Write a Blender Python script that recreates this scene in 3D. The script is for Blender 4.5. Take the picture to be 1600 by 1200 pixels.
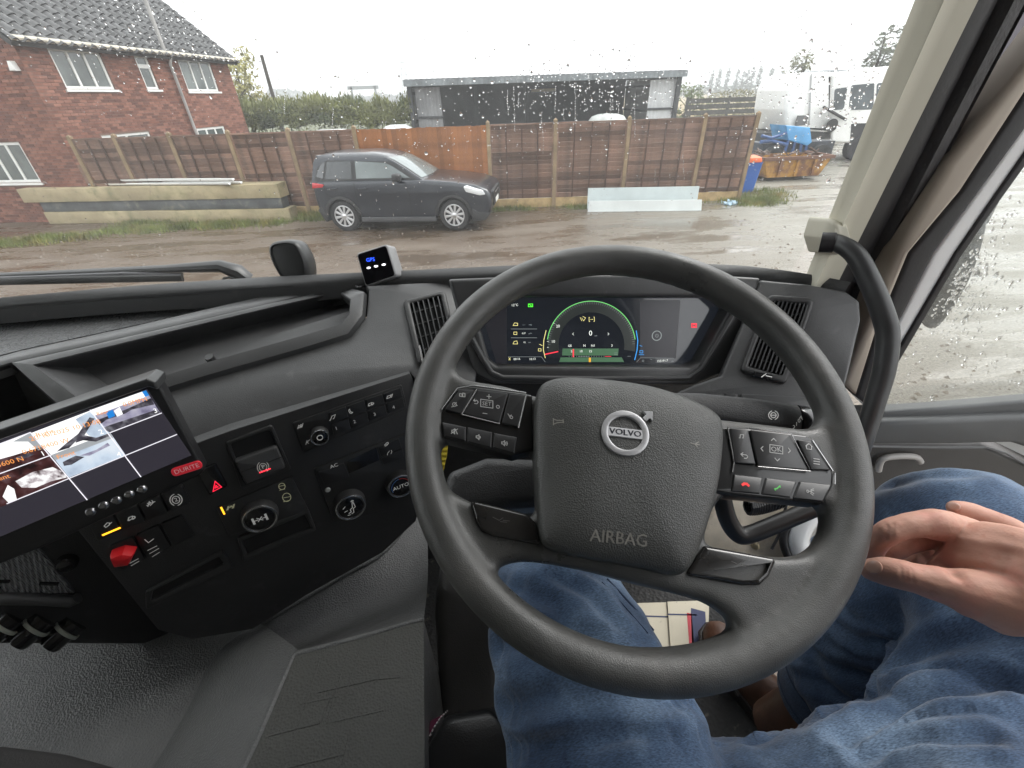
import bpy, math, random
from math import sin, cos, pi, radians, sqrt, atan2
from mathutils import Vector as V, Matrix as M4, noise as NZ
from mathutils.geometry import tessellate_polygon
random.seed(7)
for o in list(bpy.data.objects): bpy.data.objects.remove(o)
SC = bpy.context.scene
COL = SC.collection

# ------------------------------------------------------------------ camera
CAMZ = 2.75
F, PITCH, ROLL, YAW = 675.0, radians(33.7), radians(2.0), radians(4.0)
FWD = V((sin(YAW)*cos(PITCH), cos(YAW)*cos(PITCH), -sin(PITCH)))
_r = V((cos(YAW), -sin(YAW), 0)); _u = _r.cross(FWD)
RGT = _r*cos(ROLL) - _u*sin(ROLL); UPV = _u*cos(ROLL) + _r*sin(ROLL)
CAM = V((0, 0, CAMZ))
cd = bpy.data.cameras.new('camera'); cam = bpy.data.objects.new('camera', cd); COL.objects.link(cam)
cd.sensor_fit = 'HORIZONTAL'; cd.sensor_width = 36; cd.lens = 36*F/1600
cd.clip_start = 0.02; cd.clip_end = 3000
_m = M4((RGT, UPV, -FWD)).transposed().to_4x4(); _m.translation = CAM
cam.matrix_world = _m
SC.camera = cam
cd.dof.use_dof = False

# ------------------------------------------------------------------ light: overcast sky and a soft sun
W = bpy.data.worlds.new('World'); SC.world = W; W.use_nodes = True
nt = W.node_tree; bg = nt.nodes['Background']
sky = nt.nodes.new('ShaderNodeTexSky'); sky.sky_type = 'NISHITA'; sky.sun_disc = False
SUN_EL, SUN_ROT = radians(48), radians(60)
sky.sun_elevation = SUN_EL; sky.sun_rotation = SUN_ROT; sky.air_density = 1.0; sky.dust_density = 6.0; sky.ozone_density = 1.0
hs = nt.nodes.new('ShaderNodeHueSaturation'); hs.inputs['Saturation'].default_value = 0.06
mx = nt.nodes.new('ShaderNodeMix'); mx.data_type = 'RGBA'; mx.inputs['Factor'].default_value = 0.82
mx.inputs['B'].default_value = (11.6, 11.8, 12.0, 1)          # even cloud cover
nt.links.new(sky.outputs['Color'], hs.inputs['Color']); nt.links.new(hs.outputs['Color'], mx.inputs['A'])
nt.links.new(mx.outputs['Result'], bg.inputs['Color']); bg.inputs['Strength'].default_value = 0.13
sd = bpy.data.lights.new('sun', 'SUN'); sd.energy = 1.0; sd.angle = radians(25); sd.color = (1, .97, .93)
sun = bpy.data.objects.new('sun', sd); COL.objects.link(sun)
sdir = V((sin(SUN_ROT)*cos(SUN_EL), cos(SUN_ROT)*cos(SUN_EL), sin(SUN_EL)))
sun.rotation_euler = sdir.to_track_quat('Z', 'Y').to_euler(); sun.location = (0, 0, 30)
SC.render.engine = 'CYCLES'
SC.view_settings.view_transform = 'Standard'; SC.view_settings.look = 'None'
SC.view_settings.exposure = 1.0; SC.view_settings.gamma = 1.0; SC.view_settings.use_curve_mapping = False
cy = SC.cycles
cy.max_bounces = 10; cy.transparent_max_bounces = 24; cy.diffuse_bounces = 5; cy.glossy_bounces = 4; cy.transmission_bounces = 6
cy.use_denoising = True; cy.caustics_reflective = False; cy.caustics_refractive = False
cy.sample_clamp_indirect = 6.0

# ------------------------------------------------------------------ pixel <-> place
def ray(px, py): return FWD + RGT*((px-800)/F) + UPV*((600-py)/F)
def at(px, py, t): return CAM + ray(px, py)*t
def gz(px, py, z):
    r = ray(px, py); return CAM + r*((z-CAMZ)/r.z)
def onp(px, py, o, n):
    r = ray(px, py); return CAM + r*((o-CAM).dot(n)/r.dot(n))
def ongy(px, py, y):                       # on the vertical plane y = const
    r = ray(px, py); return CAM + r*(y/r.y)
def onx(px, py, x):
    r = ray(px, py); return CAM + r*(x/r.x)

class Fr:
    "a flat working frame: origin, right, up, outward normal"
    def __init__(s, o, u, n):
        s.o = V(o); s.n = V(n).normalized(); u = V(u); s.u = (u - s.n*u.dot(s.n)).normalized(); s.v = s.n.cross(s.u)
    def P(s, a, b, h=0.0): return s.o + s.u*a + s.v*b + s.n*h
    def uv(s, px, py, h=0.0):
        p = onp(px, py, s.o + s.n*h, s.n) - s.o; return (p.dot(s.u), p.dot(s.v))
    def uvs(s, pts, h=0.0): return [s.uv(x, y, h) for x, y in pts]
    def sh(s, h): return Fr(s.o + s.n*h, s.u, s.n)
    def tilt(s, o, du, dv):                 # rotate slightly about u (du) and v (dv)
        q = M4.Rotation(du, 3, s.u) @ M4.Rotation(dv, 3, s.v)
        return Fr(o, q @ s.u, q @ s.n)

# ------------------------------------------------------------------ materials
def srgb(r, g, b):
    f = lambda c: (c/12.92 if c <= .04045 else ((c+.055)/1.055)**2.4)
    return (f(r/255), f(g/255), f(b/255))
MATS = {}
def mat(name, col, rough=.5, metal=0, spec=.5, bump=None, var=None, coat=0, emit=None, sheen=0, sub=0, coords='Object', mott=None, rnd=0, rvar=None):
    """bump: list of (type, scale, strength, distance); var: (scale, amount) light/dark mottling of the colour;
    mott: (scale, colour2, lo, hi) patches of a second colour"""
    if name in MATS: return MATS[name]
    m = bpy.data.materials.new(name); m.use_nodes = True; t = m.node_tree; N = t.nodes; L = t.links
    b = N['Principled BSDF']; b.inputs['Base Color'].default_value = (*col, 1); b.inputs['Roughness'].default_value = rough
    b.inputs['Metallic'].default_value = metal; b.inputs['Specular IOR Level'].default_value = spec
    b.inputs['Coat Weight'].default_value = coat; b.inputs['Sheen Weight'].default_value = sheen
    if sub: b.inputs['Subsurface Weight'].default_value = sub; b.inputs['Subsurface Radius'].default_value = (.01, .004, .002); b.inputs['Subsurface Scale'].default_value = 1.0
    if emit: b.inputs['Emission Color'].default_value = (*emit[0], 1); b.inputs['Emission Strength'].default_value = emit[1]*.6
    tc = N.new('ShaderNodeTexCoord'); co = tc.outputs[coords]
    csock = None
    if mott:
        for mo in (mott if isinstance(mott, list) else [mott]):
            n = N.new('ShaderNodeTexNoise'); n.inputs['Scale'].default_value = mo[0]; n.inputs['Detail'].default_value = 5; n.inputs['Roughness'].default_value = .6
            L.new(co, n.inputs['Vector'])
            r = N.new('ShaderNodeMapRange'); r.inputs['From Min'].default_value = mo[2]; r.inputs['From Max'].default_value = mo[3]
            L.new(n.outputs['Fac'], r.inputs['Value'])
            x = N.new('ShaderNodeMix'); x.data_type = 'RGBA'
            if csock: L.new(csock, x.inputs['A'])
            else: x.inputs['A'].default_value = (*col, 1)
            x.inputs['B'].default_value = (*mo[1], 1); L.new(r.outputs['Result'], x.inputs['Factor']); csock = x.outputs['Result']
    if var:
        n = N.new('ShaderNodeTexNoise'); n.inputs['Scale'].default_value = var[0]; n.inputs['Detail'].default_value = 4
        L.new(co, n.inputs['Vector'])
        r = N.new('ShaderNodeMapRange'); r.inputs['From Min'].default_value = .3; r.inputs['From Max'].default_value = .7
        r.inputs['To Min'].default_value = 1-var[1]; r.inputs['To Max'].default_value = 1+var[1]
        L.new(n.outputs['Fac'], r.inputs['Value'])
        x = N.new('ShaderNodeMix'); x.data_type = 'RGBA'; x.blend_type = 'MULTIPLY'; x.inputs['Factor'].default_value = 1
        if csock: L.new(csock, x.inputs['A'])
        else: x.inputs['A'].default_value = (*col, 1)
        L.new(r.outputs['Result'], x.inputs['B']); csock = x.outputs['Result']
    if rvar:                                     # worn and greasy patches: uneven gloss
        n = N.new('ShaderNodeTexNoise'); n.inputs['Scale'].default_value = rvar[0]; n.inputs['Detail'].default_value = 6; n.inputs['Roughness'].default_value = .65
        L.new(co, n.inputs['Vector']); r = N.new('ShaderNodeMapRange'); r.inputs['From Min'].default_value = .35; r.inputs['From Max'].default_value = .65
        r.inputs['To Min'].default_value = rvar[1]; r.inputs['To Max'].default_value = rvar[2]; L.new(n.outputs['Fac'], r.inputs['Value']); L.new(r.outputs[0], b.inputs['Roughness'])
    if rnd:
        oi = N.new('ShaderNodeObjectInfo'); r = N.new('ShaderNodeMapRange'); r.inputs['To Min'].default_value = 1-rnd; r.inputs['To Max'].default_value = 1+rnd
        L.new(oi.outputs['Random'], r.inputs['Value']); x = N.new('ShaderNodeMix'); x.data_type = 'RGBA'; x.blend_type = 'MULTIPLY'; x.inputs['Factor'].default_value = 1
        if csock: L.new(csock, x.inputs['A'])
        else: x.inputs['A'].default_value = (*col, 1)
        L.new(r.outputs['Result'], x.inputs['B']); csock = x.outputs['Result']
    if csock: L.new(csock, b.inputs['Base Color'])
    prev = None
    for bt in (bump or []):
        if bt[0] == 'noise':
            n = N.new('ShaderNodeTexNoise'); n.inputs['Scale'].default_value = bt[1]; n.inputs['Detail'].default_value = 3; out = n.outputs['Fac']
        elif bt[0] == 'voronoi':
            n = N.new('ShaderNodeTexVoronoi'); n.inputs['Scale'].default_value = bt[1]; out = n.outputs['Distance']
        elif bt[0] == 'wave':
            n = N.new('ShaderNodeTexWave'); n.inputs['Scale'].default_value = bt[1]; n.inputs['Distortion'].default_value = bt[4] if len(bt) > 4 else 0
            n.bands_direction = bt[5] if len(bt) > 5 else 'X'; out = n.outputs['Fac']
        L.new(co, n.inputs['Vector'])
        bp = N.new('ShaderNodeBump'); bp.inputs['Strength'].default_value = bt[2]; bp.inputs['Distance'].default_value = bt[3]
        L.new(out, bp.inputs['Height'])
        if prev: L.new(prev, bp.inputs['Normal'])
        prev = bp.outputs['Normal']
    if prev: L.new(prev, b.inputs['Normal'])
    MATS[name] = m; return m

# ------------------------------------------------------------------ mesh builders
def wloc(o):
    p = V((0, 0, 0))
    while o is not None: p += o.location; o = o.parent
    return p
def tag(o, label=None, cat=None, group=None, kind=None):
    if label: o['label'] = label
    if cat: o['category'] = cat
    if group: o['group'] = group
    if kind: o['kind'] = kind
    return o
def thing(name, label, cat, loc=(0, 0, 0), group=None):
    o = bpy.data.objects.new(name, None); COL.objects.link(o); o.location = loc; o.empty_display_size = .05
    return tag(o, label, cat, group)

class MB:
    def __init__(s): s.v = []; s.f = []; s.m = []; s.mi = 0
    def add(s, vs, fs):
        b = len(s.v); s.v += [V(p) for p in vs]; s.f += [tuple(b+i for i in f) for f in fs]; s.m += [s.mi]*len(fs); return s
    def box(s, c, sx, sy, sz, R=None):
        c = V(c); vs = []
        for z in (-.5, .5):
            for y in (-.5, .5):
                for x in (-.5, .5):
                    p = V((x*sx, y*sy, z*sz)); vs.append(c + (R @ p if R else p))
        return s.add(vs, [(0, 2, 3, 1), (4, 5, 7, 6), (0, 1, 5, 4), (2, 6, 7, 3), (0, 4, 6, 2), (1, 3, 7, 5)])
    def bar(s, a, b, w, h, up=(0, 0, 1)):
        "a box from a to b, w wide and h high"
        a = V(a); b = V(b); d = (b-a); L = d.length; d.normalize(); up = V(up)
        if abs(d.dot(up)) > .98: up = V((1, 0, 0)) if abs(d.x) < .9 else V((0, 1, 0))
        x = d.cross(up).normalized(); z = x.cross(d)
        R = M4((d, x, z)).transposed()
        return s.box((a+b)/2, L, w, h, R)
    def tube(s, pts, rad, seg=12, cap=True, flat=None, ref=None):
        """sweep along pts; rad number/list; flat: (sx, sy) or list of them scales of the section; ref: reference up"""
        pts = [V(p) for p in pts]; n = len(pts)
        rs = rad if isinstance(rad, (list, tuple)) else [rad]*n
        fl = flat if isinstance(flat, list) else [flat or (1, 1)]*n
        T = [(pts[min(i+1, n-1)]-pts[max(i-1, 0)]).normalized() for i in range(n)]
        r0 = V(ref) if ref else (V((0, 0, 1)) if abs(T[0].z) < .9 else V((1, 0, 0)))
        x = T[0].cross(r0).normalized(); rings = []; base = len(s.v); vs = []
        for i in range(n):
            x = (x - T[i]*x.dot(T[i])).normalized(); y = x.cross(T[i]) 
            for k in range(seg):
                a = 2*pi*k/seg
                vs.append(pts[i] + x*(cos(a)*rs[i]*fl[i][0]) + y*(sin(a)*rs[i]*fl[i][1]))
        fs = [(i*seg+k, i*seg+(k+1) % seg, (i+1)*seg+(k+1) % seg, (i+1)*seg+k) for i in range(n-1) for k in range(seg)]
        if cap: fs += [tuple(range(seg-1, -1, -1)), tuple(range((n-1)*seg, n*seg))]
        return s.add(vs, fs)
    def lathe(s, fr, prof, seg=24, c=(0, 0)):
        "prof: list of (radius, height) in frame fr about centre c"
        vs = []
        for r, h in prof:
            for k in range(seg):
                a = 2*pi*k/seg; vs.append(fr.P(c[0]+r*cos(a), c[1]+r*sin(a), h))
        n = len(prof)
        fs = [(i*seg+k, i*seg+(k+1) % seg, (i+1)*seg+(k+1) % seg, (i+1)*seg+k) for i in range(n-1) for k in range(seg)]
        fs.append(tuple(range((n-1)*seg, n*seg)))
        fs.append(tuple(range(seg-1, -1, -1)))
        return s.add(vs, fs)
    def plate(s, fr, loops, h0, h1, r=0.0, seg=3, bottom=True):
        "a plate with holes: loops[0] outer, others holes (uv lists) from h0 up to h1, top edge rounded by r"
        def area(l): return sum(l[i][0]*l[(i+1) % len(l)][1]-l[(i+1) % len(l)][0]*l[i][1] for i in range(len(l)))/2
        L2 = []
        for i, l in enumerate(loops):
            a = area(l)
            if (i == 0 and a < 0) or (i > 0 and a > 0): l = l[::-1]
            L2.append([V((p[0], p[1])) for p in l])
        def inset(l, d):
            n = len(l); out = []
            for i in range(n):
                a, b, c = l[i-1], l[i], l[(i+1) % n]
                e1 = (b-a); e2 = (c-b)
                e1 = e1.normalized() if e1.length > 1e-9 else V((1, 0)); e2 = e2.normalized() if e2.length > 1e-9 else e1
                n1 = V((-e1.y, e1.x)); n2 = V((-e2.y, e2.x)); m = n1+n2
                if m.length < 1e-6: m = n1
                m.normalize(); k = 1/max(.5, m.dot(n1)); out.append(b+m*(d*k))
            return out
        steps = [(0, h0), (0, h1-r)] + [(r*(1-cos(pi/2*j/seg)), h1-r+r*sin(pi/2*j/seg)) for j in range(1, seg+1)] if r > 0 else [(0, h0), (0, h1)]
        tops = []; bots = []
        for l in L2:
            n = len(l); base = len(s.v); vs = []
            for d, h in steps:
                q = inset(l, d) if d > 0 else l
                vs += [fr.P(p.x, p.y, h) for p in q]
            fs = [(i*n+k, i*n+(k+1) % n, (i+1)*n+(k+1) % n, (i+1)*n+k) for i in range(len(steps)-1) for k in range(n)]
            s.add(vs, fs)
            tops.append([(base+(len(steps)-1)*n+k) for k in range(n)]); bots.append([base+k for k in range(n)])
        for idx, flip in ((tops, False), (bots, True)):
            if flip and not bottom: continue
            polys = []
            for l in idx:
                polys.append([V((fr.u.dot(s.v[i]-fr.o), fr.v.dot(s.v[i]-fr.o), 0)) for i in l])
            flat = [i for l in idx for i in l]
            for t in tessellate_polygon(polys):
                a, b, c = [flat[k] for k in t]
                nn = (s.v[b]-s.v[a]).cross(s.v[c]-s.v[a])
                if (nn.dot(fr.n) < 0) != flip: a, c = c, a
                s.f.append((a, b, c)); s.m.append(s.mi)
        return s
    def dome(s, fr, loop, prof):
        "pillow: prof list of (scale towards centroid, height) from the outside in; last ring capped"
        n = len(loop)
        a = sum(loop[i][0]*loop[(i+1) % n][1]-loop[(i+1) % n][0]*loop[i][1] for i in range(n))
        if a < 0: loop = loop[::-1]
        cx = sum(p[0] for p in loop)/n; cyy = sum(p[1] for p in loop)/n; vs = []
        for k, h in prof: vs += [fr.P(cx+(p[0]-cx)*k, cyy+(p[1]-cyy)*k, h) for p in loop]
        m = len(prof)
        fs = [(i*n+k, i*n+(k+1) % n, (i+1)*n+(k+1) % n, (i+1)*n+k) for i in range(m-1) for k in range(n)]
        vs.append(fr.P(cx, cyy, prof[-1][1])); c = m*n
        fs += [((m-1)*n+k, (m-1)*n+(k+1) % n, c) for k in range(n)]
        return s.add(vs, fs)
    def strip(s, fr, lines, w, h=.0006):
        "flat printed strokes: polylines in uv"
        for l in lines:
            for i in range(len(l)-1):
                a = V(l[i]); b = V(l[i+1]); d = b-a
                if d.length < 1e-7: continue
                d.normalize(); q = V((-d.y, d.x))*(w/2); e = d*(w*.4)
                s.add([fr.P(*(a-q-e), h), fr.P(*(b-q+e), h), fr.P(*(b+q+e), h), fr.P(*(a+q-e), h)], [(0, 1, 2, 3)])
        return s
    def grid(s, rows, close=False):
        "quad grid from rows of points"
        n = len(rows[0]); vs = [p for r in rows for p in r]
        return s.add(vs, [(i*n+k, i*n+k+1, (i+1)*n+k+1, (i+1)*n+k) for i in range(len(rows)-1) for k in range(n-1)])
    def build(s, name, mats, parent=None, smooth=35, **kw):
        base = wloc(parent) if parent else V((0, 0, 0))
        loc = V((0, 0, 0))
        if not parent and s.v:
            loc = V((sum(p.x for p in s.v)/len(s.v), sum(p.y for p in s.v)/len(s.v), min(p.z for p in s.v)))
        me = bpy.data.meshes.new(name); off = base+loc
        me.from_pydata([tuple(p-off) for p in s.v], [], s.f)
        ml = mats if isinstance(mats, list) else [mats]
        for m in ml: me.materials.append(m)
        if len(ml) > 1: me.polygons.foreach_set('material_index', s.m)
        if smooth:
            me.polygons.foreach_set('use_smooth', [True]*len(me.polygons)); me.set_sharp_from_angle(angle=radians(smooth))
        me.update()
        o = bpy.data.objects.new(name, me); COL.objects.link(o); o.location = loc
        if parent: o.parent = parent
        tag(o, kw.get('label'), kw.get('cat'), kw.get('group'), kw.get('kind'))
        return o

def fixn(o):
    import bmesh
    bm = bmesh.new(); bm.from_mesh(o.data); bmesh.ops.recalc_face_normals(bm, faces=bm.faces); bm.to_mesh(o.data); bm.free(); return o
def applymods(o, mods):
    "add modifiers, bake them into the mesh"
    for t, kw in mods:
        m = o.modifiers.new(t.lower(), t)
        for k, val in kw.items(): setattr(m, k, val)
    dg = bpy.context.evaluated_depsgraph_get(); me = bpy.data.meshes.new_from_object(o.evaluated_get(dg)); old = o.data
    mats = [x for x in old.materials]
    o.modifiers.clear(); o.data = me
    if not me.materials:
        for x in mats: me.materials.append(x)
    bpy.data.meshes.remove(old); return o
def chaikin(pts, it=2, closed=True):
    for _ in range(it):
        out = []; n = len(pts)
        rng = range(n) if closed else range(n-1)
        if not closed: out.append(tuple(pts[0]))
        for i in rng:
            a, b = pts[i], pts[(i+1) % n]
            out.append(tuple(a[k]*.75+b[k]*.25 for k in range(len(a)))); out.append(tuple(a[k]*.25+b[k]*.75 for k in range(len(a))))
        if not closed: out.append(tuple(pts[-1]))
        pts = out
    return pts
def fillet(pts, r, n=5):
    "round the corners of a uv polygon with radius r (number or list)"
    out = []; m = len(pts)
    for i in range(m):
        a, b, c = V(pts[i-1][:2]), V(pts[i][:2]), V(pts[(i+1) % m][:2])
        rr = r[i] if isinstance(r, (list, tuple)) else r
        e1 = a-b; e2 = c-b; l1, l2 = e1.length, e2.length
        if rr <= 0 or l1 < 1e-6 or l2 < 1e-6: out.append(tuple(b)); continue
        e1.normalize(); e2.normalize(); ang = e1.angle(e2, pi)
        if ang > pi-.05: out.append(tuple(b)); continue
        d = min(rr/math.tan(ang/2), .48*l1, .48*l2)
        for k in range(n+1):
            t = k/n; p = (b+e1*d)*(1-t)**2 + b*(2*t*(1-t)) + (b+e2*d)*t*t; out.append((p.x, p.y))
    return out
def catmull(pts, n=6):
    pts = [V(p) for p in pts]; out = []
    for i in range(len(pts)-1):
        p0, p1, p2, p3 = pts[max(i-1, 0)], pts[i], pts[i+1], pts[min(i+2, len(pts)-1)]
        for k in range(n):
            t = k/n
            out.append(.5*((2*p1)+(p2-p0)*t+(2*p0-5*p1+4*p2-p3)*t*t+(3*p1-p0-3*p2+p3)*t**3))
    out.append(pts[-1]); return out
def rect(w, h, c=(0, 0), r=0, n=4):
    p = [(c[0]-w/2, c[1]-h/2), (c[0]+w/2, c[1]-h/2), (c[0]+w/2, c[1]+h/2), (c[0]-w/2, c[1]+h/2)]
    return fillet(p, r, n) if r > 0 else p
def circ(r, c=(0, 0), n=20, a0=0, a1=2*pi, ry=None):
    return [(c[0]+r*cos(a0+(a1-a0)*k/n), c[1]+(ry or r)*sin(a0+(a1-a0)*k/n)) for k in range(n if a1-a0 > 6.28 else n+1)]
TXT = {}
def text_mb(mb, fr, s, c, size, h=.0006, rot=0, depth=0, align='CENTER', sx=1.0):
    "flat lettering of the built-in font laid on frame fr around uv c"
    key = (s, align)
    if key not in TXT:
        cu = bpy.data.curves.new('lettering', 'FONT'); cu.body = s; cu.align_x = align; cu.align_y = 'CENTER'; cu.size = 1; cu.resolution_u = 2
        ob = bpy.data.objects.new('lettering', cu); COL.objects.link(ob)
        dg = bpy.context.evaluated_depsgraph_get(); me = bpy.data.meshes.new_from_object(ob.evaluated_get(dg))
        TXT[key] = ([v.co.copy() for v in me.vertices], [tuple(p.vertices) for p in me.polygons])
        bpy.data.objects.remove(ob); bpy.data.curves.remove(cu); bpy.data.meshes.remove(me)
    vs, fs = TXT[key]; cr, sr = cos(rot), sin(rot); out = []
    for p in vs:
        x, y = p.x*size*sx, p.y*size; out.append(fr.P(c[0]+x*cr-y*sr, c[1]+x*sr+y*cr, h))
    fs2 = []
    for f in fs:
        nn = (out[f[1]]-out[f[0]]).cross(out[f[2]]-out[f[0]]); fs2.append(f if nn.dot(fr.n) >= 0 else f[::-1])
    return mb.add(out, fs2)
from mathutils.bvhtree import BVHTree
def bvh_of(o):
    b = wloc(o); return BVHTree.FromPolygons([v.co+b for v in o.data.vertices], [tuple(p.vertices) for p in o.data.polygons])
def drape(mb, bvh, n, lift=.0004):
    "lay flat lettering down on a curved surface along -n"
    for i, p in enumerate(mb.v):
        loc, nn, k, d = bvh.ray_cast(p+n*.2, -n)
        if loc: mb.v[i] = loc+n*lift
    return mb
def copy_tree(o, parent=None):
    c = o.copy(); COL.objects.link(c)
    if parent: c.parent = parent
    for ch in list(o.children): copy_tree(ch, c)
    return c
def nz(p, s=1.0, seed=0): return NZ.noise(V(p)*s + V((seed*13.1, seed*7.7, seed*3.3)))
# ================================================================== OUTSIDE
# ---- ground: wet mud and gravel
def ground_mat():
    m = bpy.data.materials.new('wet_yard'); m.use_nodes = True; t = m.node_tree; N = t.nodes; L = t.links; b = N['Principled BSDF']
    tc = N.new('ShaderNodeTexCoord'); sep = N.new('ShaderNodeSeparateXYZ'); L.new(tc.outputs['Object'], sep.inputs[0])
    mp = N.new('ShaderNodeMapping'); mp.inputs['Scale'].default_value = (.35, 1.3, 1); L.new(tc.outputs['Object'], mp.inputs[0])
    n1 = N.new('ShaderNodeTexNoise'); n1.inputs['Scale'].default_value = .9; n1.inputs['Detail'].default_value = 7; n1.inputs['Roughness'].default_value = .62; L.new(mp.outputs[0], n1.inputs['Vector'])
    n2 = N.new('ShaderNodeTexNoise'); n2.inputs['Scale'].default_value = 34; n2.inputs['Detail'].default_value = 6; n2.inputs['Roughness'].default_value = .7; L.new(tc.outputs['Object'], n2.inputs['Vector'])
    r1 = N.new('ShaderNodeValToRGB'); e = r1.color_ramp.elements
    e[0].position = .26; e[0].color = (.055, .041, .029, 1); e[1].position = .74; e[1].color = (.155, .122, .092, 1)
    k = r1.color_ramp.elements.new(.5); k.color = (.098, .070, .048, 1)
    L.new(n1.outputs['Fac'], r1.inputs['Fac'])
    r2 = N.new('ShaderNodeValToRGB'); e = r2.color_ramp.elements
    e[0].position = .28; e[0].color = (.10, .093, .076, 1); e[1].position = .72; e[1].color = (.34, .32, .27, 1)
    L.new(n2.outputs['Fac'], r2.inputs['Fac'])
    # grey gravel towards the right and in the near yard, brown mud along the fence
    mr = N.new('ShaderNodeMapRange'); mr.inputs['From Min'].default_value = 1.5; mr.inputs['From Max'].default_value = 7.5
    ad = N.new('ShaderNodeMath'); ad.operation = 'MULTIPLY_ADD'; ad.inputs[1].default_value = 5; L.new(n1.outputs['Fac'], ad.inputs[0])
    L.new(sep.outputs['X'], ad.inputs[2]); sb = N.new('ShaderNodeMath'); sb.operation = 'SUBTRACT'; sb.inputs[1].default_value = 2.5
    L.new(ad.outputs[0], sb.inputs[0]); L.new(sb.outputs[0], mr.inputs['Value'])
    mx = N.new('ShaderNodeMix'); mx.data_type = 'RGBA'; L.new(mr.outputs[0], mx.inputs['Factor']); L.new(r1.outputs[0], mx.inputs['A']); L.new(r2.outputs[0], mx.inputs['B'])
    sp = N.new('ShaderNodeMix'); sp.data_type = 'RGBA'; sp.blend_type = 'OVERLAY'; sp.inputs['Factor'].default_value = .55
    L.new(mx.outputs['Result'], sp.inputs['A']); L.new(n2.outputs['Fac'], sp.inputs['B']); L.new(sp.outputs['Result'], b.inputs['Base Color'])
    rr = N.new('ShaderNodeMapRange'); rr.inputs['From Min'].default_value = .42; rr.inputs['From Max'].default_value = .58; rr.inputs['To Min'].default_value = .09; rr.inputs['To Max'].default_value = .55
    L.new(n1.outputs['Fac'], rr.inputs['Value']); L.new(rr.outputs[0], b.inputs['Roughness'])
    bs = N.new('ShaderNodeMapRange'); bs.inputs['From Min'].default_value = .42; bs.inputs['From Max'].default_value = .55; bs.inputs['To Min'].default_value = .05; bs.inputs['To Max'].default_value = .7
    L.new(n1.outputs['Fac'], bs.inputs['Value'])
    bp = N.new('ShaderNodeBump'); bp.inputs['Distance'].default_value = .045; L.new(bs.outputs[0], bp.inputs['Strength']); L.new(n2.outputs['Fac'], bp.inputs['Height']); L.new(bp.outputs[0], b.inputs['Normal'])
    return m
mb = MB(); S = 620
mb.grid([[V((x, y, 0)) for x in (-S, -60, -20, 0, 20, 60, S)] for y in (-S, -40, 0, 20, 45, S)])
mb.build('ground', ground_mat(), kind='structure')
field_m = mat('grass_field', (.075, .105, .035), .9, var=(.05, .3), mott=(.02, (.1, .11, .05), .4, .6))
stub_m = mat('stubble_field', (.33, .25, .12), .9, var=(.08, .25))
mb = MB(); mb.grid([[V((x, y, .02+(y-45)*.002)) for x in (-600, -300, 24)] for y in (46, 120, 600)]); mb.build('field', field_m, kind='structure')
mb = MB(); mb.grid([[V((x, y, .03+(y-45)*.0035)) for x in (24.2, 300, 600)] for y in (46, 120, 600)]); mb.build('stubble_field', stub_m, kind='structure')

# ---- foliage helpers
def leafmat(name, c, r=.6):
    m = mat(name, c, r, var=(1.2, .45))
    return m
def leaf_cloud(mb, n, ctr, rad, size, seed, flat=.6, shell=.5, fn=None):
    rnd = random.Random(seed)
    for _ in range(n):
        while True:
            p = V((rnd.uniform(-1, 1), rnd.uniform(-1, 1), rnd.uniform(-1, 1)))
            if p.length < 1: break
        if p.length < shell and rnd.random() < .6: p = p.normalized()*rnd.uniform(shell, 1)
        q = V((ctr[0]+p.x*rad[0], ctr[1]+p.y*rad[1], ctr[2]+p.z*rad[2]))
        if nz(q, 1.1/max(rad[0], .5), seed) < -.12: continue
        if fn and not fn(q): continue
        a = V((rnd.gauss(0, 1), rnd.gauss(0, 1), rnd.gauss(0, 1))).normalized(); b2 = a.orthogonal().normalized(); s2 = size*rnd.uniform(.6, 1.4)
        mb.add([q-a*s2, q+b2*s2*.45, q+a*s2, q-b2*s2*.45], [(0, 1, 2, 3)])
bark = mat('bark', (.07, .055, .042), .9, bump=[('noise', 30, .8, .02)])
def tree(name, label, base, h, crown, seed, leaf, n=2500, size=.16, group=None, blobs=9, cz=.62, spread=.75):
    rnd = random.Random(seed)
    t = thing(name, label, 'tree', base, group)
    bx, by, bz = base
    mb = MB(); top = V((bx+rnd.uniform(-.2, .2), by, bz+h*.85))
    mb.tube([V(base), V((bx+.05*h*rnd.uniform(-.3, .3), by, bz+h*.4)), top], [h*.03, h*.02, h*.006], 8)
    cs = []
    for k in range(blobs):
        a = rnd.uniform(0, 2*pi); rr = rnd.uniform(.25, 1)*spread
        c = V((bx+cos(a)*rr*crown[0], by+sin(a)*rr*crown[1], bz+h*cz+rnd.uniform(-1, 1)*crown[2]*.75)); cs.append(c)
        s0 = V((bx, by, bz+h*rnd.uniform(.3, .6))); mb.tube([s0, (s0+c)/2+V((0, 0, .1)), c], [h*.011, h*.008, h*.003], 6)
    mb.build('trunk', bark, t)
    mb = MB()
    for k, c in enumerate(cs):
        f = rnd.uniform(.4, .62); leaf_cloud(mb, n//blobs, c, (crown[0]*f, crown[1]*f, crown[2]*f), size, seed*31+k)
    mb.build('crown', leaf, t, smooth=0)
    return t

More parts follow.
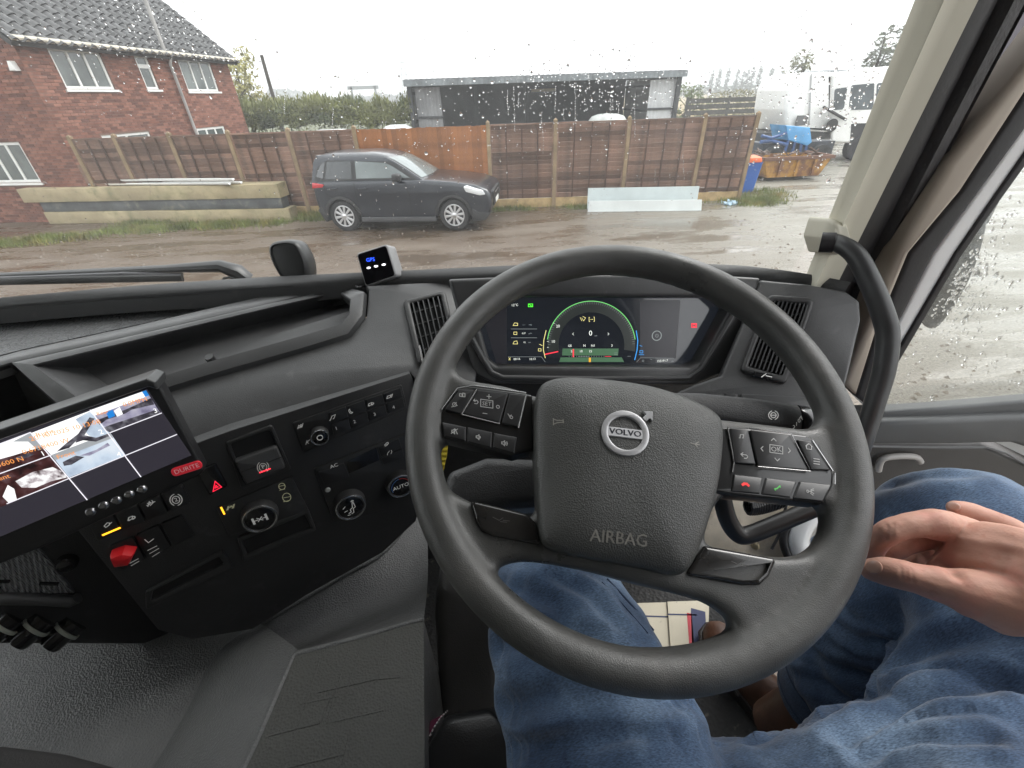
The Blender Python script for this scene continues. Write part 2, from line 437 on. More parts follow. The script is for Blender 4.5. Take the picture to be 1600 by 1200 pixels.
# ---- hedge behind the fence
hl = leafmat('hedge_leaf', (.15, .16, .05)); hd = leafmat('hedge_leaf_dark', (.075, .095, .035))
mb = MB(); x0 = ongy(372, 190, 27).x; x1 = ongy(640, 190, 27).x; rnd = random.Random(3)
for i in range(42000):
    x = rnd.uniform(x0-1.5, x1+.3); top = 2.62+.5*nz((x*.6, 0, 0), 1, 4)+.25*nz((x*2.2, 0, 0), 1, 9)
    z = rnd.uniform(.6, 1)**.7*top if rnd.random() < .85 else top+abs(rnd.gauss(0, .18))
    if rnd.random() < .15: z = rnd.uniform(.3, top)
    y = 27-.5+rnd.uniform(-.6, 1.6)+.35*nz((x*1.1, z*1.2, 0), 1, 2)
    q = V((x, y, z)); a = V((rnd.gauss(0, 1), rnd.gauss(0, 1), rnd.gauss(0, 1)+.3)).normalized(); b2 = a.orthogonal().normalized(); s2 = rnd.uniform(.04, .1)
    if z > top: a = V((rnd.gauss(0, .25), rnd.gauss(0, .25), 1)); s2 *= 1.3
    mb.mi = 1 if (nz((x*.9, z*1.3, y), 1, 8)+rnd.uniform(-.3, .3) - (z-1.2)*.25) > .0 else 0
    mb.add([q-a*s2, q+b2*s2*.4, q+a*s2, q-b2*s2*.4], [(0, 1, 2, 3)])
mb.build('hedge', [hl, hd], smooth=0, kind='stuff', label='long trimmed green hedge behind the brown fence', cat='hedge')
g = ongy(392, 190, 33)
tree('autumn_tree', 'pale green and yellow tree beside the brick house', (g.x, 33, 0), 5.6, (1.5, 1.5, 2.0), 5, leafmat('autumn_leaf', (.30, .28, .10)), 2600, .11, blobs=10)
g = ongy(1082, 150, 29)
tree('bush_tree', 'green bush growing at the right end of the open shed', (g.x, 29, 0), 3.2, (1.5, 1.2, 1.3), 8, leafmat('bush_leaf', (.09, .115, .035)), 3000, .1, cz=.5)
g = ongy(1250, 130, 32)
tree('yellowish_tree', 'thin grey green tree behind the white tanker lorry', (g.x, 32, 0), 5.1, (1.3, 1.2, 1.3), 12, leafmat('olive_leaf', (.11, .11, .05)), 1500, .12)
g = ongy(1365, 120, 30)
tree('dark_tree', 'dark tree rising over the white lorry cab', (g.x, 30, 0), 5.8, (1.9, 1.6, 1.7), 14, leafmat('dark_leaf', (.06, .07, .035)), 2600, .13)
g = ongy(1178, 150, 34)
mb = MB(); rnd = random.Random(11)
for i in range(5000):
    x = g.x+rnd.uniform(-4, 5); top = 2.3+.5*nz((x*.5, 0, 0), 1, 4); q = V((x, 34+rnd.uniform(-.6, .8), top*rnd.uniform(.2, 1.05)))
    a = V((rnd.gauss(0, 1), rnd.gauss(0, 1), rnd.gauss(0, 1))).normalized(); b2 = a.orthogonal().normalized(); s2 = rnd.uniform(.06, .13)
    mb.add([q-a*s2, q+b2*s2*.4, q+a*s2, q-b2*s2*.4], [(0, 1, 2, 3)])
mb.build('scrub', leafmat('scrub_leaf', (.13, .12, .045)), smooth=0, kind='stuff', label='olive scrub along the field edge behind the dark boarded fence', cat='scrub')
# poplars far off
pop_leaf = leafmat('poplar_leaf', (.05, .062, .035))
for k, (px, tp) in enumerate([(1111, 106), (1121, 107), (1135, 105), (1149, 107), (1158, 108), (1165, 107), (1173, 102), (1184, 100), (1201, 101), (1217, 104)]):
    b = ongy(px, 133, 150); h = ongy(px, tp, 150).z
    t = thing('poplar_tree', 'tall narrow poplar in the far row of poplars over the stubble field', 'tree', (b.x, 150, .3), 'row of poplars on the skyline')
    mb = MB(); mb.tube([V((b.x, 150, .3)), V((b.x, 150, h*.95))], [.2, .04], 6); mb.build('trunk', bark, t)
    mb = MB(); leaf_cloud(mb, 420, (b.x, 150, h*.55), (.75, .75, h*.46), .3, 50+k, shell=.2); mb.build('crown', pop_leaf, t, smooth=0)
# far tree lines (read as one mass)
def treeline(name, label, x0, x1, y, h0, seed, n, leaf, s=.9):
    mb = MB(); rnd = random.Random(seed)
    for i in range(n):
        x = rnd.uniform(x0, x1); top = h0*(.65+.5*nz((x*.045, 0, 0), 1, seed)+.25*nz((x*.17, 0, 0), 1, seed+1)); q = V((x, y+rnd.uniform(-3, 3), .5+max(.3, top)*rnd.random()**.7))
        a = V((rnd.gauss(0, 1), rnd.gauss(0, 1), rnd.gauss(0, 1))).normalized(); b2 = a.orthogonal().normalized(); s2 = s*rnd.uniform(.5, 1.2)
        mb.add([q-a*s2, q+b2*s2*.5, q+a*s2, q-b2*s2*.5], [(0, 1, 2, 3)])
    mb.build(name, leaf, smooth=0, kind='stuff', label=label, cat='trees')
far_leaf = leafmat('far_leaf', (.05, .065, .035))
treeline('far_woods', 'far misty wood on the skyline behind the hedge', -190, 15, 300, 9.5, 21, 5000, far_leaf, 1.5)
treeline('far_tree_line', 'low far tree line under the poplars', 20, 170, 160, 4.2, 22, 4000, far_leaf, .7)
# telegraph pole, gantry, pylon
wood_dark = mat('weathered_wood', (.06, .05, .042), .85)
a = ongy(428, 156, 30); b = ongy(410, 97, 30); mb = MB(); mb.tube([V((a.x, 30, 0)), V((a.x, 30, b.z+.3))], [.13, .09], 8)
mb.build('telegraph_pole', wood_dark, label='dark wooden telegraph pole beside the pale tree', cat='pole')
steel = mat('grey_steel', (.3, .31, .32), .5, .6)
t = thing('railway_gantry', 'grey portal gantry standing in the misty field', 'gantry', (ongy(630, 150, 90).x, 90, 0))
gx0, gx1, gt = ongy(551, 150, 90).x, ongy(588, 150, 90).x, ongy(570, 134, 90).z
for x in (gx0, gx1): mb = MB(); mb.bar((x, 90, 0), (x, 90, gt), .35, .35); mb.build('post', steel, t)
mb = MB(); mb.bar((gx0-.6, 90, gt-.25), (gx1+.6, 90, gt-.25), .35, .5); mb.build('beam', steel, t)
t = thing('electricity_pylon', 'faint lattice pylon on the misty skyline', 'pylon', (ongy(633, 130, 260).x, 260, 0))
px_ = ongy(633, 130, 260).x; pt = ongy(633, 93, 260).z; mb = MB()
for sx in (-1, 1):
    for sy in (-1, 1): mb.bar((px_+sx*2.5, 260+sy*2.5, 0), (px_+sx*.4, 260+sy*.4, pt), .22, .22)
for k in range(7):
    z = pt*k/7; w = 2.5-2.1*k/7; z2 = pt*(k+1)/7; w2 = 2.5-2.1*(k+1)/7
    mb.bar((px_-w, 257.6, z), (px_+w2, 257.6, z2), .15, .15); mb.bar((px_+w, 257.6, z), (px_-w2, 257.6, z2), .15, .15)
mb.build('tower', steel, t); mb = MB()
for z, w in ((pt*.68, 5.5), (pt*.82, 4.5), (pt*.94, 3.2)): mb.bar((px_-w, 260, z), (px_+w, 260, z), .3, .35)
mb.build('cross_arm', steel, t)

# ---- brown lap panel fence
FA, FB = V((-10.95, 14.3, 0)), V((8.3, 12.95, 0)); fd = (FB-FA).normalized(); fn_ = V((fd.y, -fd.x, 0))
if fn_.y > 0: fn_ = -fn_
def onfence(px, py, off=0): return onp(px, py, FA+fn_*off, fn_)
FH = 2.12
slat_m = mat('brown_slat', (.175, .108, .080), .75, bump=[('noise', 40, .5, .01)], var=(2.5, .35), mott=[(1.1, (.25, .14, .09), .55, .75), (4, (.10, .075, .06), .56, .75)], rnd=.42)
batten_m = mat('batten_brown', (.085, .048, .034), .75, var=(3, .3))
post_m = mat('pale_post', (.23, .165, .095), .75, var=(3, .3), bump=[('noise', 25, .3, .01)])
orange_m = mat('orange_board', (.27, .105, .035), .65, var=(3, .3), bump=[('noise', 20, .4, .01)], mott=(2.2, (.16, .06, .025), .5, .75), rnd=.25)
grav_m = mat('gravel_board', (.42, .30, .15), .8, var=(4, .25), mott=(6, (.28, .21, .1), .5, .7))
fence = thing('panel_fence', 'long brown lap panel fence with pale posts and one orange boarded section', 'fence', tuple((FA+FB)/2))
ptop = [(112, 222), (182, 222), (267, 219), (357, 211), (450, 206), (553, 203), (762, 195), (868, 190), (984, 184), (1103, 179), (1186, 175)]
pos = [(onfence(x, y)-FA).dot(fd) for x, y in ptop]
rfence = M4((fd, fn_, V((0, 0, 1)))).transposed()
def fp(s, off, z): p = FA+fd*s+fn_*off; return V((p.x, p.y, z))
for k, s in enumerate(pos):
    mb = MB(); c = fp(s, 0, 0); w = .1
    mb.box(fp(s, 0, (FH+.06)/2), w, .1, FH+.06, rfence); mb.add([fp(s-.05, .05, FH+.06), fp(s+.05, .05, FH+.06), fp(s+.05, -.05, FH+.06), fp(s-.05, -.05, FH+.06), fp(s, 0, FH+.11)], [(0, 1, 4), (1, 2, 4), (2, 3, 4), (3, 0, 4)])
    mb.build('post', post_m, fence, smooth=0)
SLAT = {}
rnd = random.Random(5)
def shared(key, fn):
    if key not in SLAT: SLAT[key] = fn()
    return SLAT[key]
def plank_mesh(name, w, d, h, m, wob=.006, seg=6, seed=0):
    r2 = random.Random(seed); mb = MB(); rows = []
    for i in range(seg+1):
        x = -w/2+w*i/seg; e = r2.uniform(-wob, wob); f = r2.uniform(-wob, wob)*.5
        rows.append([V((x, -d/2, -h/2+f)), V((x, d/2, -h/2+e)), V((x, d/2, h/2+e*.4)), V((x, -d/2, h/2+f)), V((x, -d/2, -h/2+f))])
    mb.grid(rows); mb.add(rows[0][:4], [(0, 1, 2, 3)]); mb.add(rows[-1][:4], [(3, 2, 1, 0)])
    me = bpy.data.meshes.new(name); me.from_pydata([tuple(p) for p in mb.v], [], mb.f); me.materials.append(m); return me
def inst(name, me, parent, loc, R=None):
    o = bpy.data.objects.new(name, me); COL.objects.link(o); o.parent = parent
    o.matrix_basis = M4.Translation(V(loc)-wloc(parent)) @ (R.to_4x4() if R else M4.Identity(4)); return o
GB = .26
for k in range(len(pos)-1):
    s0, s1 = pos[k]+.05, pos[k+1]-.05; w = s1-s0; mid = (s0+s1)/2
    mb = MB(); mb.box(fp(mid, -.015, GB/2-.02), w, .045, GB, rfence); mb.build('gravel_board', grav_m, fence, smooth=0)
    if k == 5:
        n = 26; bw = w/n
        me = [plank_mesh('board', bw*1.06, .018, FH-GB-.02, orange_m, .003, 2, q) for q in range(4)]
        pn = MB(); pn.bar(fp(s0, -.03, .5), fp(s1, -.03, .5), .03, .08); pn.bar(fp(s0, -.03, 1.7), fp(s1, -.03, 1.7), .03, .08)
        panel = pn.build('boarded_panel', orange_m, fence, smooth=0)
        for i in range(n):
            q = fence; o = inst('board', me[i % 4], panel, fp(s0+bw*(i+.5), rnd.uniform(.0, .012)+(.01 if i % 2 else 0), GB+(FH-GB)/2+rnd.uniform(-.01, .01)), rfence)
        continue
    hp = FH-GB-.03; n = 17; hs_ = hp/n
    pn = MB()
    for q in (0, 1): pn.box(fp(s0+.02 if q == 0 else s1-.02, .008, GB+hp/2), .035, .035, hp, rfence)
    pn.box(fp(mid, .008, FH-.01), w, .05, .035, rfence)
    panel = pn.build('lap_panel', slat_m, fence, smooth=0)
    nb = 3 if w > 1.2 else 2
    for q in range(nb):
        b = MB(); b.box(fp(s0+w*(q+1)/(nb+1), .034, GB+hp/2), .035, .03, hp, rfence); b.build('batten', batten_m, panel, smooth=0)
    for i in range(n):
        me = plank_mesh('slat', w-.02, .022, hs_*1.16, slat_m, .016, 8, (k*31+i) % 11)
        R = rfence @ M4.Rotation(radians(-15+rnd.uniform(-4, 4)), 3, 'X') @ M4.Rotation(rnd.uniform(-.004, .004), 3, 'Y')
        inst('slat', me, panel, fp(mid, 0, GB+hs_*(i+.5)+rnd.uniform(-.008, .008)), R)

# ---- brick house
HA, HB = V((-10.85, 14.32, 0)), V((-9.35, 22.3, 0)); hu = (HB-HA).normalized(); hn = V((hu.y, -hu.x, 0)); HL = (HB-HA).length
FW = Fr(HA, hu, hn); GW = Fr(HA, hn, -hu)            # long wall; gable wall (u runs right to the corner at 0)
EZ = 4.33; DEPTH = 6.6; RZ = EZ+2.75
house = thing('brick_house', 'red brick house with dark tiled roof and white framed windows', 'house', (-11.5, 18, 0))
def brick_mat():
    m = bpy.data.materials.new('red_brick'); m.use_nodes = True; t = m.node_tree; N = t.nodes; L = t.links; b = N['Principled BSDF']; b.inputs['Roughness'].default_value = .85
    g = N.new('ShaderNodeNewGeometry'); oi = N.new('ShaderNodeObjectInfo'); ad = N.new('ShaderNodeMath'); ad.operation = 'ADD'; fr = N.new('ShaderNodeMath'); fr.operation = 'FRACT'
    L.new(g.outputs['Random Per Island'], ad.inputs[0]); L.new(oi.outputs['Random'], ad.inputs[1]); L.new(ad.outputs[0], fr.inputs[0])
    r = N.new('ShaderNodeValToRGB'); e = r.color_ramp.elements; e[0].color = (.105, .042, .030, 1); e[1].color = (.26, .115, .080, 1); k = e.new(.5); k.color = (.185, .072, .048, 1)
    L.new(fr.outputs[0], r.inputs['Fac']); tc = N.new('ShaderNodeTexCoord'); n = N.new('ShaderNodeTexNoise'); n.inputs['Scale'].default_value = 9; n.inputs['Detail'].default_value = 4
    L.new(tc.outputs['Object'], n.inputs['Vector']); x = N.new('ShaderNodeMix'); x.data_type = 'RGBA'; x.blend_type = 'OVERLAY'; x.inputs['Factor'].default_value = .4
    L.new(r.outputs[0], x.inputs['A']); L.new(n.outputs['Fac'], x.inputs['B']); L.new(x.outputs['Result'], b.inputs['Base Color']); return m
brick_m = brick_mat(); mortar_m = mat('mortar', (.17, .105, .08), .9, var=(6, .2))
white_m = mat('white_upvc', (.72, .72, .70), .35, var=(4, .06)); glassdark = mat('window_glass', (.10, .115, .11), .06, spec=.9, var=(1.3, .5))
dark_m = mat('dark_interior', (.02, .02, .02), .9)
def px_rect(fr, tl, br):
    a = fr.uv(*tl); b = fr.uv(*br); return (min(a[0], b[0]), min(a[1], b[1]), max(a[0], b[0]), max(a[1], b[1]))
wins = [(FW, px_rect(FW, (72, 73), (181, 140)), 3), (FW, px_rect(FW, (276, 91), (343, 143)), 3), (FW, px_rect(FW, (208, 85), (250, 140)), 1), (FW, px_rect(FW, (158, 212), (250, 245)), 2), (FW, px_rect(FW, (307, 201), (362, 232)), 3)]
a = GW.uv(30, 222); b = GW.uv(66, 285); gw = (b[0]-1.5, b[1], b[0]-.02, a[1]); wins.append((GW, gw, 3))
def clip_row(fr, a, b, z0, z1):
    "the parts of a brick course from a to b that no window covers"
    out = [(a, b)]
    for f, w, n in wins:
        if f is fr and z1 > w[1]-.06 and z0 < w[3]+.01:
            nxt = []
            for p, q in out:
                l, r = w[0]-.006, w[2]+.006
                if q <= l or p >= r: nxt.append((p, q)); continue
                if p < l: nxt.append((p, l))
                if q > r: nxt.append((r, q))
            out = nxt
    return [o for o in out if o[1]-o[0] > .03]
wl = MB()
for fr, x0, x1, zt in ((FW, 0, HL, EZ), (GW, -DEPTH, 0, EZ)):
    loops = [[(x0, 0), (x1, 0), (x1, zt)] + ([(x0, zt)] if fr is FW else [(x0, zt), ])]
    if fr is GW: loops = [[(x0, 0), (x1, 0), (x1, zt), (x0/2, RZ), (x0, zt)]]
    for f, w, n in wins:
        if f is fr: loops.append([(w[0], w[1]), (w[2], w[1]), (w[2], w[3]), (w[0], w[3])])
    wl.plate(fr, loops, -.25, -.004)
back = Fr(HB, -hn, hu); wl.plate(back, [[(0, 0), (DEPTH, 0), (DEPTH, EZ), (DEPTH/2, RZ), (0, EZ)]], -.25, 0)
bk = Fr(HA-hn*DEPTH, -hu, -hn); wl.plate(bk, [[(-HL, 0), (0, 0), (0, EZ), (-HL, EZ)]], -.25, 0)
wall = wl.build('wall', mortar_m, house, smooth=0)
bricks = []
for fr, x0, x1, z0 in ((FW, 0, HL, 1.5), (GW, -4.6, 0, 0)):
    row = 0; z = z0
    while z < EZ+(1.5 if fr is GW else -.02):
        x = x0-(.1175 if row % 2 else 0)
        while x < x1:
            a, b = max(x, x0), min(x+.215, x1); cx, cz = (a+b)/2, z+.0325
            lim = EZ if fr is FW else EZ+min(-cx, DEPTH+cx)*(RZ-EZ)/(DEPTH/2)-.1
            if b-a > .03 and cz < lim:
                for p, q in clip_row(fr, a, b, z, z+.066): bricks.append((fr, (p+q)/2, cz, q-p))
            x += .2275
        z += .0755; row += 1
def brick_vf(fr, cx, cz, w, h=.0655, e=.006):
    return ([fr.P(cx-w/2, cz-h/2, -.003), fr.P(cx+w/2, cz-h/2, -.003), fr.P(cx+w/2, cz+h/2, -.003), fr.P(cx-w/2, cz+h/2, -.003),
             fr.P(cx-w/2+.003, cz-h/2+.003, e), fr.P(cx+w/2-.003, cz-h/2+.003, e), fr.P(cx+w/2-.003, cz+h/2-.003, e), fr.P(cx-w/2+.003, cz+h/2-.003, e)],
            [(4, 5, 6, 7), (0, 1, 5, 4), (1, 2, 6, 5), (2, 3, 7, 6), (3, 0, 4, 7)])
rnd = random.Random(2)
vis = [b for b in bricks if abs(b[3]-.215) < .01 and b[0] is GW and b[1] > -2.6 and b[2] > 1.0]
vis.sort(key=lambda b: -b[1]); pick = set(id(b) for b in vis[:290])
me_b = {}
for fr, nm in ((FW, 'f'), (GW, 'g')):
    loc = Fr((0, 0, 0), fr.u, fr.n); vs, fs = brick_vf(loc, 0, 0, .215); me = bpy.data.meshes.new('brick'); me.from_pydata([tuple(p) for p in vs], [], fs); me.materials.append(brick_m); me_b[nm] = me
mb = MB()
for b in bricks:
    fr, cx, cz, w = b
    if id(b) in pick: inst('brick', me_b['g' if fr is GW else 'f'], wall, fr.P(cx, cz, rnd.uniform(-.002, .002)))
    else: mb.add(*brick_vf(fr, cx, cz, w, e=.006+rnd.uniform(-.002, .002)))
mb.build('brick_courses', brick_m, wall, smooth=0, kind='stuff')
for f, w, n in wins:
    fr_ = MB(); W_, H_ = w[2]-w[0], w[3]-w[1]; t = .07
    holes = []; pw = (W_-t*(n+1))/n
    for k in range(n):
        xa = w[0]+t+k*(pw+t)
        if W_ < .8 and n == 1: holes += [[(xa, w[1]+t), (xa+pw, w[1]+t), (xa+pw, w[1]+H_*.62), (xa, w[1]+H_*.62)], [(xa, w[1]+H_*.62+t*1.6), (xa+pw, w[1]+H_*.62+t*1.6), (xa+pw, w[3]-t), (xa, w[3]-t)]]
        else: holes.append([(xa, w[1]+t), (xa+pw, w[1]+t), (xa+pw, w[3]-t), (xa, w[3]-t)])
    fr_.plate(f, [[(w[0], w[1]), (w[2], w[1]), (w[2], w[3]), (w[0], w[3])]]+holes, -.1, -.03, .012, 2)
    win = fr_.build('window', white_m, house)
    for hl_ in holes:
        p = MB(); p.plate(f, [hl_], -.09, -.06); p.build('pane', glassdark, win, smooth=0)
    sl = MB(); sl.plate(f, [[(w[0]-.06, w[1]-.06), (w[2]+.06, w[1]-.06), (w[2]+.06, w[1]-.005), (w[0]-.06, w[1]-.005)]], -.02, .05); sl.build('sill', white_m, win, smooth=0)
# roof: tiles on the slope that faces the yard
sl_ang = atan2(RZ-EZ, DEPTH/2); sd_ = (-hn*cos(sl_ang)+V((0, 0, sin(sl_ang)))); rn = hn*sin(sl_ang)+V((0, 0, cos(sl_ang)))
eave = HA+V((0, 0, EZ-.14))+hn*.28-hu*.25; RF = Fr(eave, hu, rn); RL = HL+.55; SLN = (DEPTH/2+.28)/cos(sl_ang)
tile_m = mat('grey_roof_tile', (.055, .055, .056), .36, rnd=.35, var=(5, .35), mott=(1.6, (.17, .17, .15), .5, .7), bump=[('noise', 60, .4, .01)])
roof = MB(); roof.plate(RF, [[(0, 0), (RL, 0), (RL, SLN), (0, SLN)]], -.12, -.01)
R2 = Fr(HA-hn*(DEPTH+.28)+V((0, 0, EZ-.14))-hu*.25, -hu, V((-hn.x*sin(sl_ang), -hn.y*sin(sl_ang), cos(sl_ang)))); roof.plate(R2, [[(-RL, 0), (0, 0), (0, SLN), (-RL, SLN)]], -.12, .0)
rf = roof.build('roof', mat('roof_under', (.05, .05, .05), .8), house, smooth=0)
tw, tl, ex = .3, .40, .31
tv = []; NS = 8
for j, y in enumerate((0, tl)):
    for i in range(NS+1):
        u = i/NS; h = .050*(sin(u*2*pi)*.9)+.02; tv.append((u*tw, y, h+(.045 if j == 0 else .004)))
for i in range(NS+1): tv.append((tv[i][0], 0, tv[i][2]-.028))
fs = [(i, i+1, NS+2+i, NS+1+i) for i in range(NS)]+[(2*(NS+1)+i, 2*(NS+1)+i+1, i+1, i) for i in range(NS)]
me_t = bpy.data.meshes.new('tile'); me_t.from_pydata(tv, [], fs); me_t.materials.append(tile_m); me_t.polygons.foreach_set('use_smooth', [True]*len(me_t.polygons)); me_t.set_sharp_from_angle(angle=radians(50))
Rr = M4((RF.u, RF.v, RF.n)).transposed(); cells = []
nr = int(SLN/ex); nc = int(RL/tw)
for r in range(nr+1):
    for c in range(nc+1):
        p = RF.P(c*tw-.01, -.05+r*ex, 0); cells.append((p, (p-CAM).dot(FWD)))
def inview(p):
    d = p-CAM; z = d.dot(FWD); x = 800+F*d.dot(RGT)/z; y = 600-F*d.dot(UPV)/z; return -20 < x < 1620 and -20 < y < 1220
vc = sorted([c for c in cells if inview(c[0])], key=lambda c: c[1]); rest = [c for c in cells if not inview(c[0])]+vc[300:]
for p, d in vc[:300]: inst('tile', me_t, rf, p+RF.v*rnd.uniform(-.012, .012), Rr @ M4.Rotation(rnd.uniform(-.02, .02), 3, 'Z'))
mb = MB()
for p, d in rest: mb.add([p+Rr @ V(q) for q in tv], fs)
mb.build('tile_courses', tile_m, rf, kind='stuff')
mb = MB(); rp = RF.P(0, SLN, .06); mb.tube([RF.P(0, SLN+.02, .03), RF.P(RL, SLN+.02, .03)], .12, 10); mb.build('ridge', tile_m, house)
gut = mat('pale_gutter', (.50, .46, .38), .5, var=(3, .2)); pipe_m = mat('grey_pipe', (.36, .35, .34), .5, var=(3, .2))
mb = MB(); mb.plate(FW, [[(-.05, EZ-.2), (HL+.1, EZ-.2), (HL+.1, EZ-.02), (-.05, EZ-.02)]], .16, .19); mb.tube([FW.P(-.2, EZ-.08, .27), FW.P(HL+.25, EZ-.08, .27)], .06, 10); mb.build('gutter', gut, house)
a = FW.uv(258, 90); b = FW.uv(305, 213); mb = MB(); mb.tube([FW.P(a[0], EZ-.1, .24), FW.P(a[0], EZ-.35, .1), FW.P(a[0], 0, .1)], .05, 10); mb.build('downpipe', pipe_m, house)
p0 = onp(257, 80, RF.o, RF.n); mb = MB(); mb.tube([p0+V((0, 0, -.1)), p0+V((0, 0, 1.3))], .06, 10); mb.build('vent_pipe', pipe_m, house)
mb = MB(); c = FW.uv(18, 93); mb.plate(GW, [[(-.32, 3.62), (-.14, 3.62), (-.18, 3.82), (-.26, 3.82)]], 0, .14, .02); mb.build('wall_lamp', white_m, house)

# ---- open shed
SY = 26.0; sL = ongy(637, 125, SY); sR = ongy(1065, 110, SY)
shed = thing('open_shed', 'dark open fronted metal shed with grey roof edge behind the fence', 'shed', ((sL.x+sR.x)/2, SY+3, 0))
shed_roof = mat('shed_roof', (.17, .19, .20), .5, var=(1.2, .35), mott=(3, (.30, .32, .32), .55, .75)); shed_in = mat('shed_dark', (.028, .030, .033), .8, var=(1, .3)); shed_pan = mat('shed_panel', (.20, .205, .21), .6, var=(2, .2)); shed_white = mat('shed_white', (.52, .53, .54), .6, var=(2, .1)); shed_steel = mat('shed_frame', (.03, .033, .036), .6)
zl = sL.z; SD = 9.0; mb = MB()
nn_ = 110; rows = []
for y, dz in ((SY-.35, 0), (SY+SD+.2, .12)):
    rows.append([V((sL.x-.2+(sR.x-sL.x+.4)*i/nn_, y, zl+(sR.z-zl)*i/nn_+dz+.02*(i % 2))) for i in range(nn_+1)])
mb.grid(rows); mb.build('roof_sheet', shed_roof, shed, smooth=0)
mb = MB(); rows = []
for dz in (-.26, .0): rows.append([V((sL.x-.2+(sR.x-sL.x+.4)*i/nn_, SY-.33-.02*(i % 2), zl+(sR.z-zl)*i/nn_+dz-.01)) for i in range(nn_+1)])
mb.grid(rows); mb.build('fascia', shed_roof, shed, smooth=0)
mb = MB(); mb.box(((sL.x+sR.x)/2, SY+SD, 1.7), sR.x-sL.x, .06, 3.4); mb.build('back_wall', shed_in, shed, smooth=0)
for x, m in ((sL.x, shed_pan), (sR.x, shed_white)):
    mb = MB(); rows = [[V((x, SY+.1+SD*i/60, z)) + V((.02*(i % 2), 0, 0)) for i in range(60)] for z in (0, zl-.1)]
    mb.grid(rows); mb.build('side_wall', m, shed, smooth=0)
    for z in (1.75, 3.0):
        mb = MB(); mb.bar((x+(.06 if x < 3 else -.06), SY, z), (x+(.06 if x < 3 else -.06), SY+SD, z), .06, .12); mb.build('rail', shed_steel, shed, smooth=0)
for xa_, xb_, m, nm in ((ongy(651, 170, SY).x, ongy(690, 170, SY).x, shed_pan, 'front_panel'), (ongy(1014, 170, SY).x, ongy(1056, 170, SY).x, shed_white, 'front_panel')):
    mb = MB(); mb.grid([[V((xa_+(xb_-xa_)*i/14, SY+.25+.02*(i % 2), z)) for i in range(15)] for z in (0, zl-.32)]); mb.build(nm, m, shed, smooth=0)
    mb = MB(); mb.bar((xa_, SY+.2, 1.95), (xb_, SY+.2, 1.95), .05, .1); mb.build('rail', shed_steel, shed, smooth=0)
for k in range(5):
    x = sL.x+(sR.x-sL.x)*k/4
    mb = MB(); mb.box((x, SY+(.1 if k in (0, 4) else SD-.4), zl/2), .2, .2, zl-.05); mb.build('post', shed_steel, shed, smooth=0)
for k in range(4):
    mb = MB(); y = SY+.6+k*1.8; mb.bar((sL.x, y, zl-.2+.1*k), (sR.x, y, zl-.2+.1*k), .08, .2); mb.build('purlin', shed_steel, shed, smooth=0)
mb = MB(); mb.box(((sL.x+sR.x)*.5+1.1, SY+SD-.5, 3.0), 1.6, .1, .16); mb.build('strip_light_body', mat('yellowed_tube', (.5, .42, .25), .6), shed, smooth=0)
# white van roof bodies behind the fence, tank in the shed
vanw = mat('van_white', (.75, .76, .76), .25, coat=.5)
def car_roof(px0, px1, y, label, zt=1.62):
    a = ongy(px0, 205, y).x; b = ongy(px1, 205, y).x; t = thing('parked_van', label, 'van', ((a+b)/2, y, 0), 'white vehicles behind the fence'); w = b-a
    prof = [(-.5, .75), (-.48, .55), (-.3, .95), (-.2, 1.0), (.2, 1.0), (.34, .93), (.5, .62), (.5, .35), (-.5, .35)]
    mb = MB(); fr = Fr(((a+b)/2, y, 0), (1, 0, 0), (0, -1, 0)); mb.plate(fr, [fillet([(p[0]*w, p[1]*zt) for p in prof], .12)], -.8, .8, .12); mb.build('body', vanw, t)
    mb = MB(); mb.plate(fr, [[(-.3*w, .6*zt), (.33*w, .6*zt), (.25*w, .86*zt), (-.27*w, .86*zt)]], .8, .81); mb.build('side_window', glassdark, t)
    for s in (-.3, .3): mb = MB(); mb.lathe(Fr((a+w*(.5+s), y-.75, .32), (1, 0, 0), (0, -1, 0)), [(.32, -.1), (.32, .1), (.2, .11)], 20); mb.build('wheel', mat('tyre', (.02, .02, .02), .8), t)
car_roof(330, 432, 20.0, 'white vehicle roof just showing over the fence beside the house', 1.75)
car_roof(462, 560, 21.5, 'white vehicle roof just showing over the fence in front of the hedge', 1.78)
car_roof(590, 650, 23, 'white vehicle roof just showing over the orange boarded fence section', 1.8)
t = thing('white_tank', 'pale domed tank standing inside the dark shed', 'tank', (ongy(950, 185, 25).x, 25, 0))
g = ongy(950, 177, 25); mb = MB(); mb.lathe(Fr((g.x, 25, 0), (1, 0, 0), (0, 0, 1)), [(1.0, .1), (1.0, g.z-.5), (.95, g.z-.3), (.8, g.z-.12), (.5, g.z-.03), (.1, g.z)], 28); mb.build('shell', mat('tank_pale', (.5, .52, .5), .5, var=(2, .2)), t)
mb = MB(); mb.lathe(Fr((g.x, 25, 0), (1, 0, 0), (0, 0, 1)), [(1.05, 0), (1.05, .1)], 28); mb.build('base', steel, t)

# ---- dark horizontal boarded fence on the right
bf = thing('dark_board_fence', 'dark fence of long horizontal boards beyond the right end of the panel fence', 'fence', (18, 27.5, 0))
xb0, xb1 = ongy(1072, 160, 27.5).x, 27
dk = mat('dark_board', (.07, .068, .062), .8, var=(2, .3), mott=(3, (.15, .14, .12), .55, .75))
for k in range(8):
    mb = MB(); mb.box(((xb0+xb1)/2, 27.5, .25+k*.28), xb1-xb0, .05, .22); mb.build('board', dk, bf, smooth=0)
for x in range(6): mb = MB(); mb.box((xb0+.1+x*2.4, 27.58, 1.2), .12, .1, 2.4); mb.build('post', dk, bf, smooth=0)
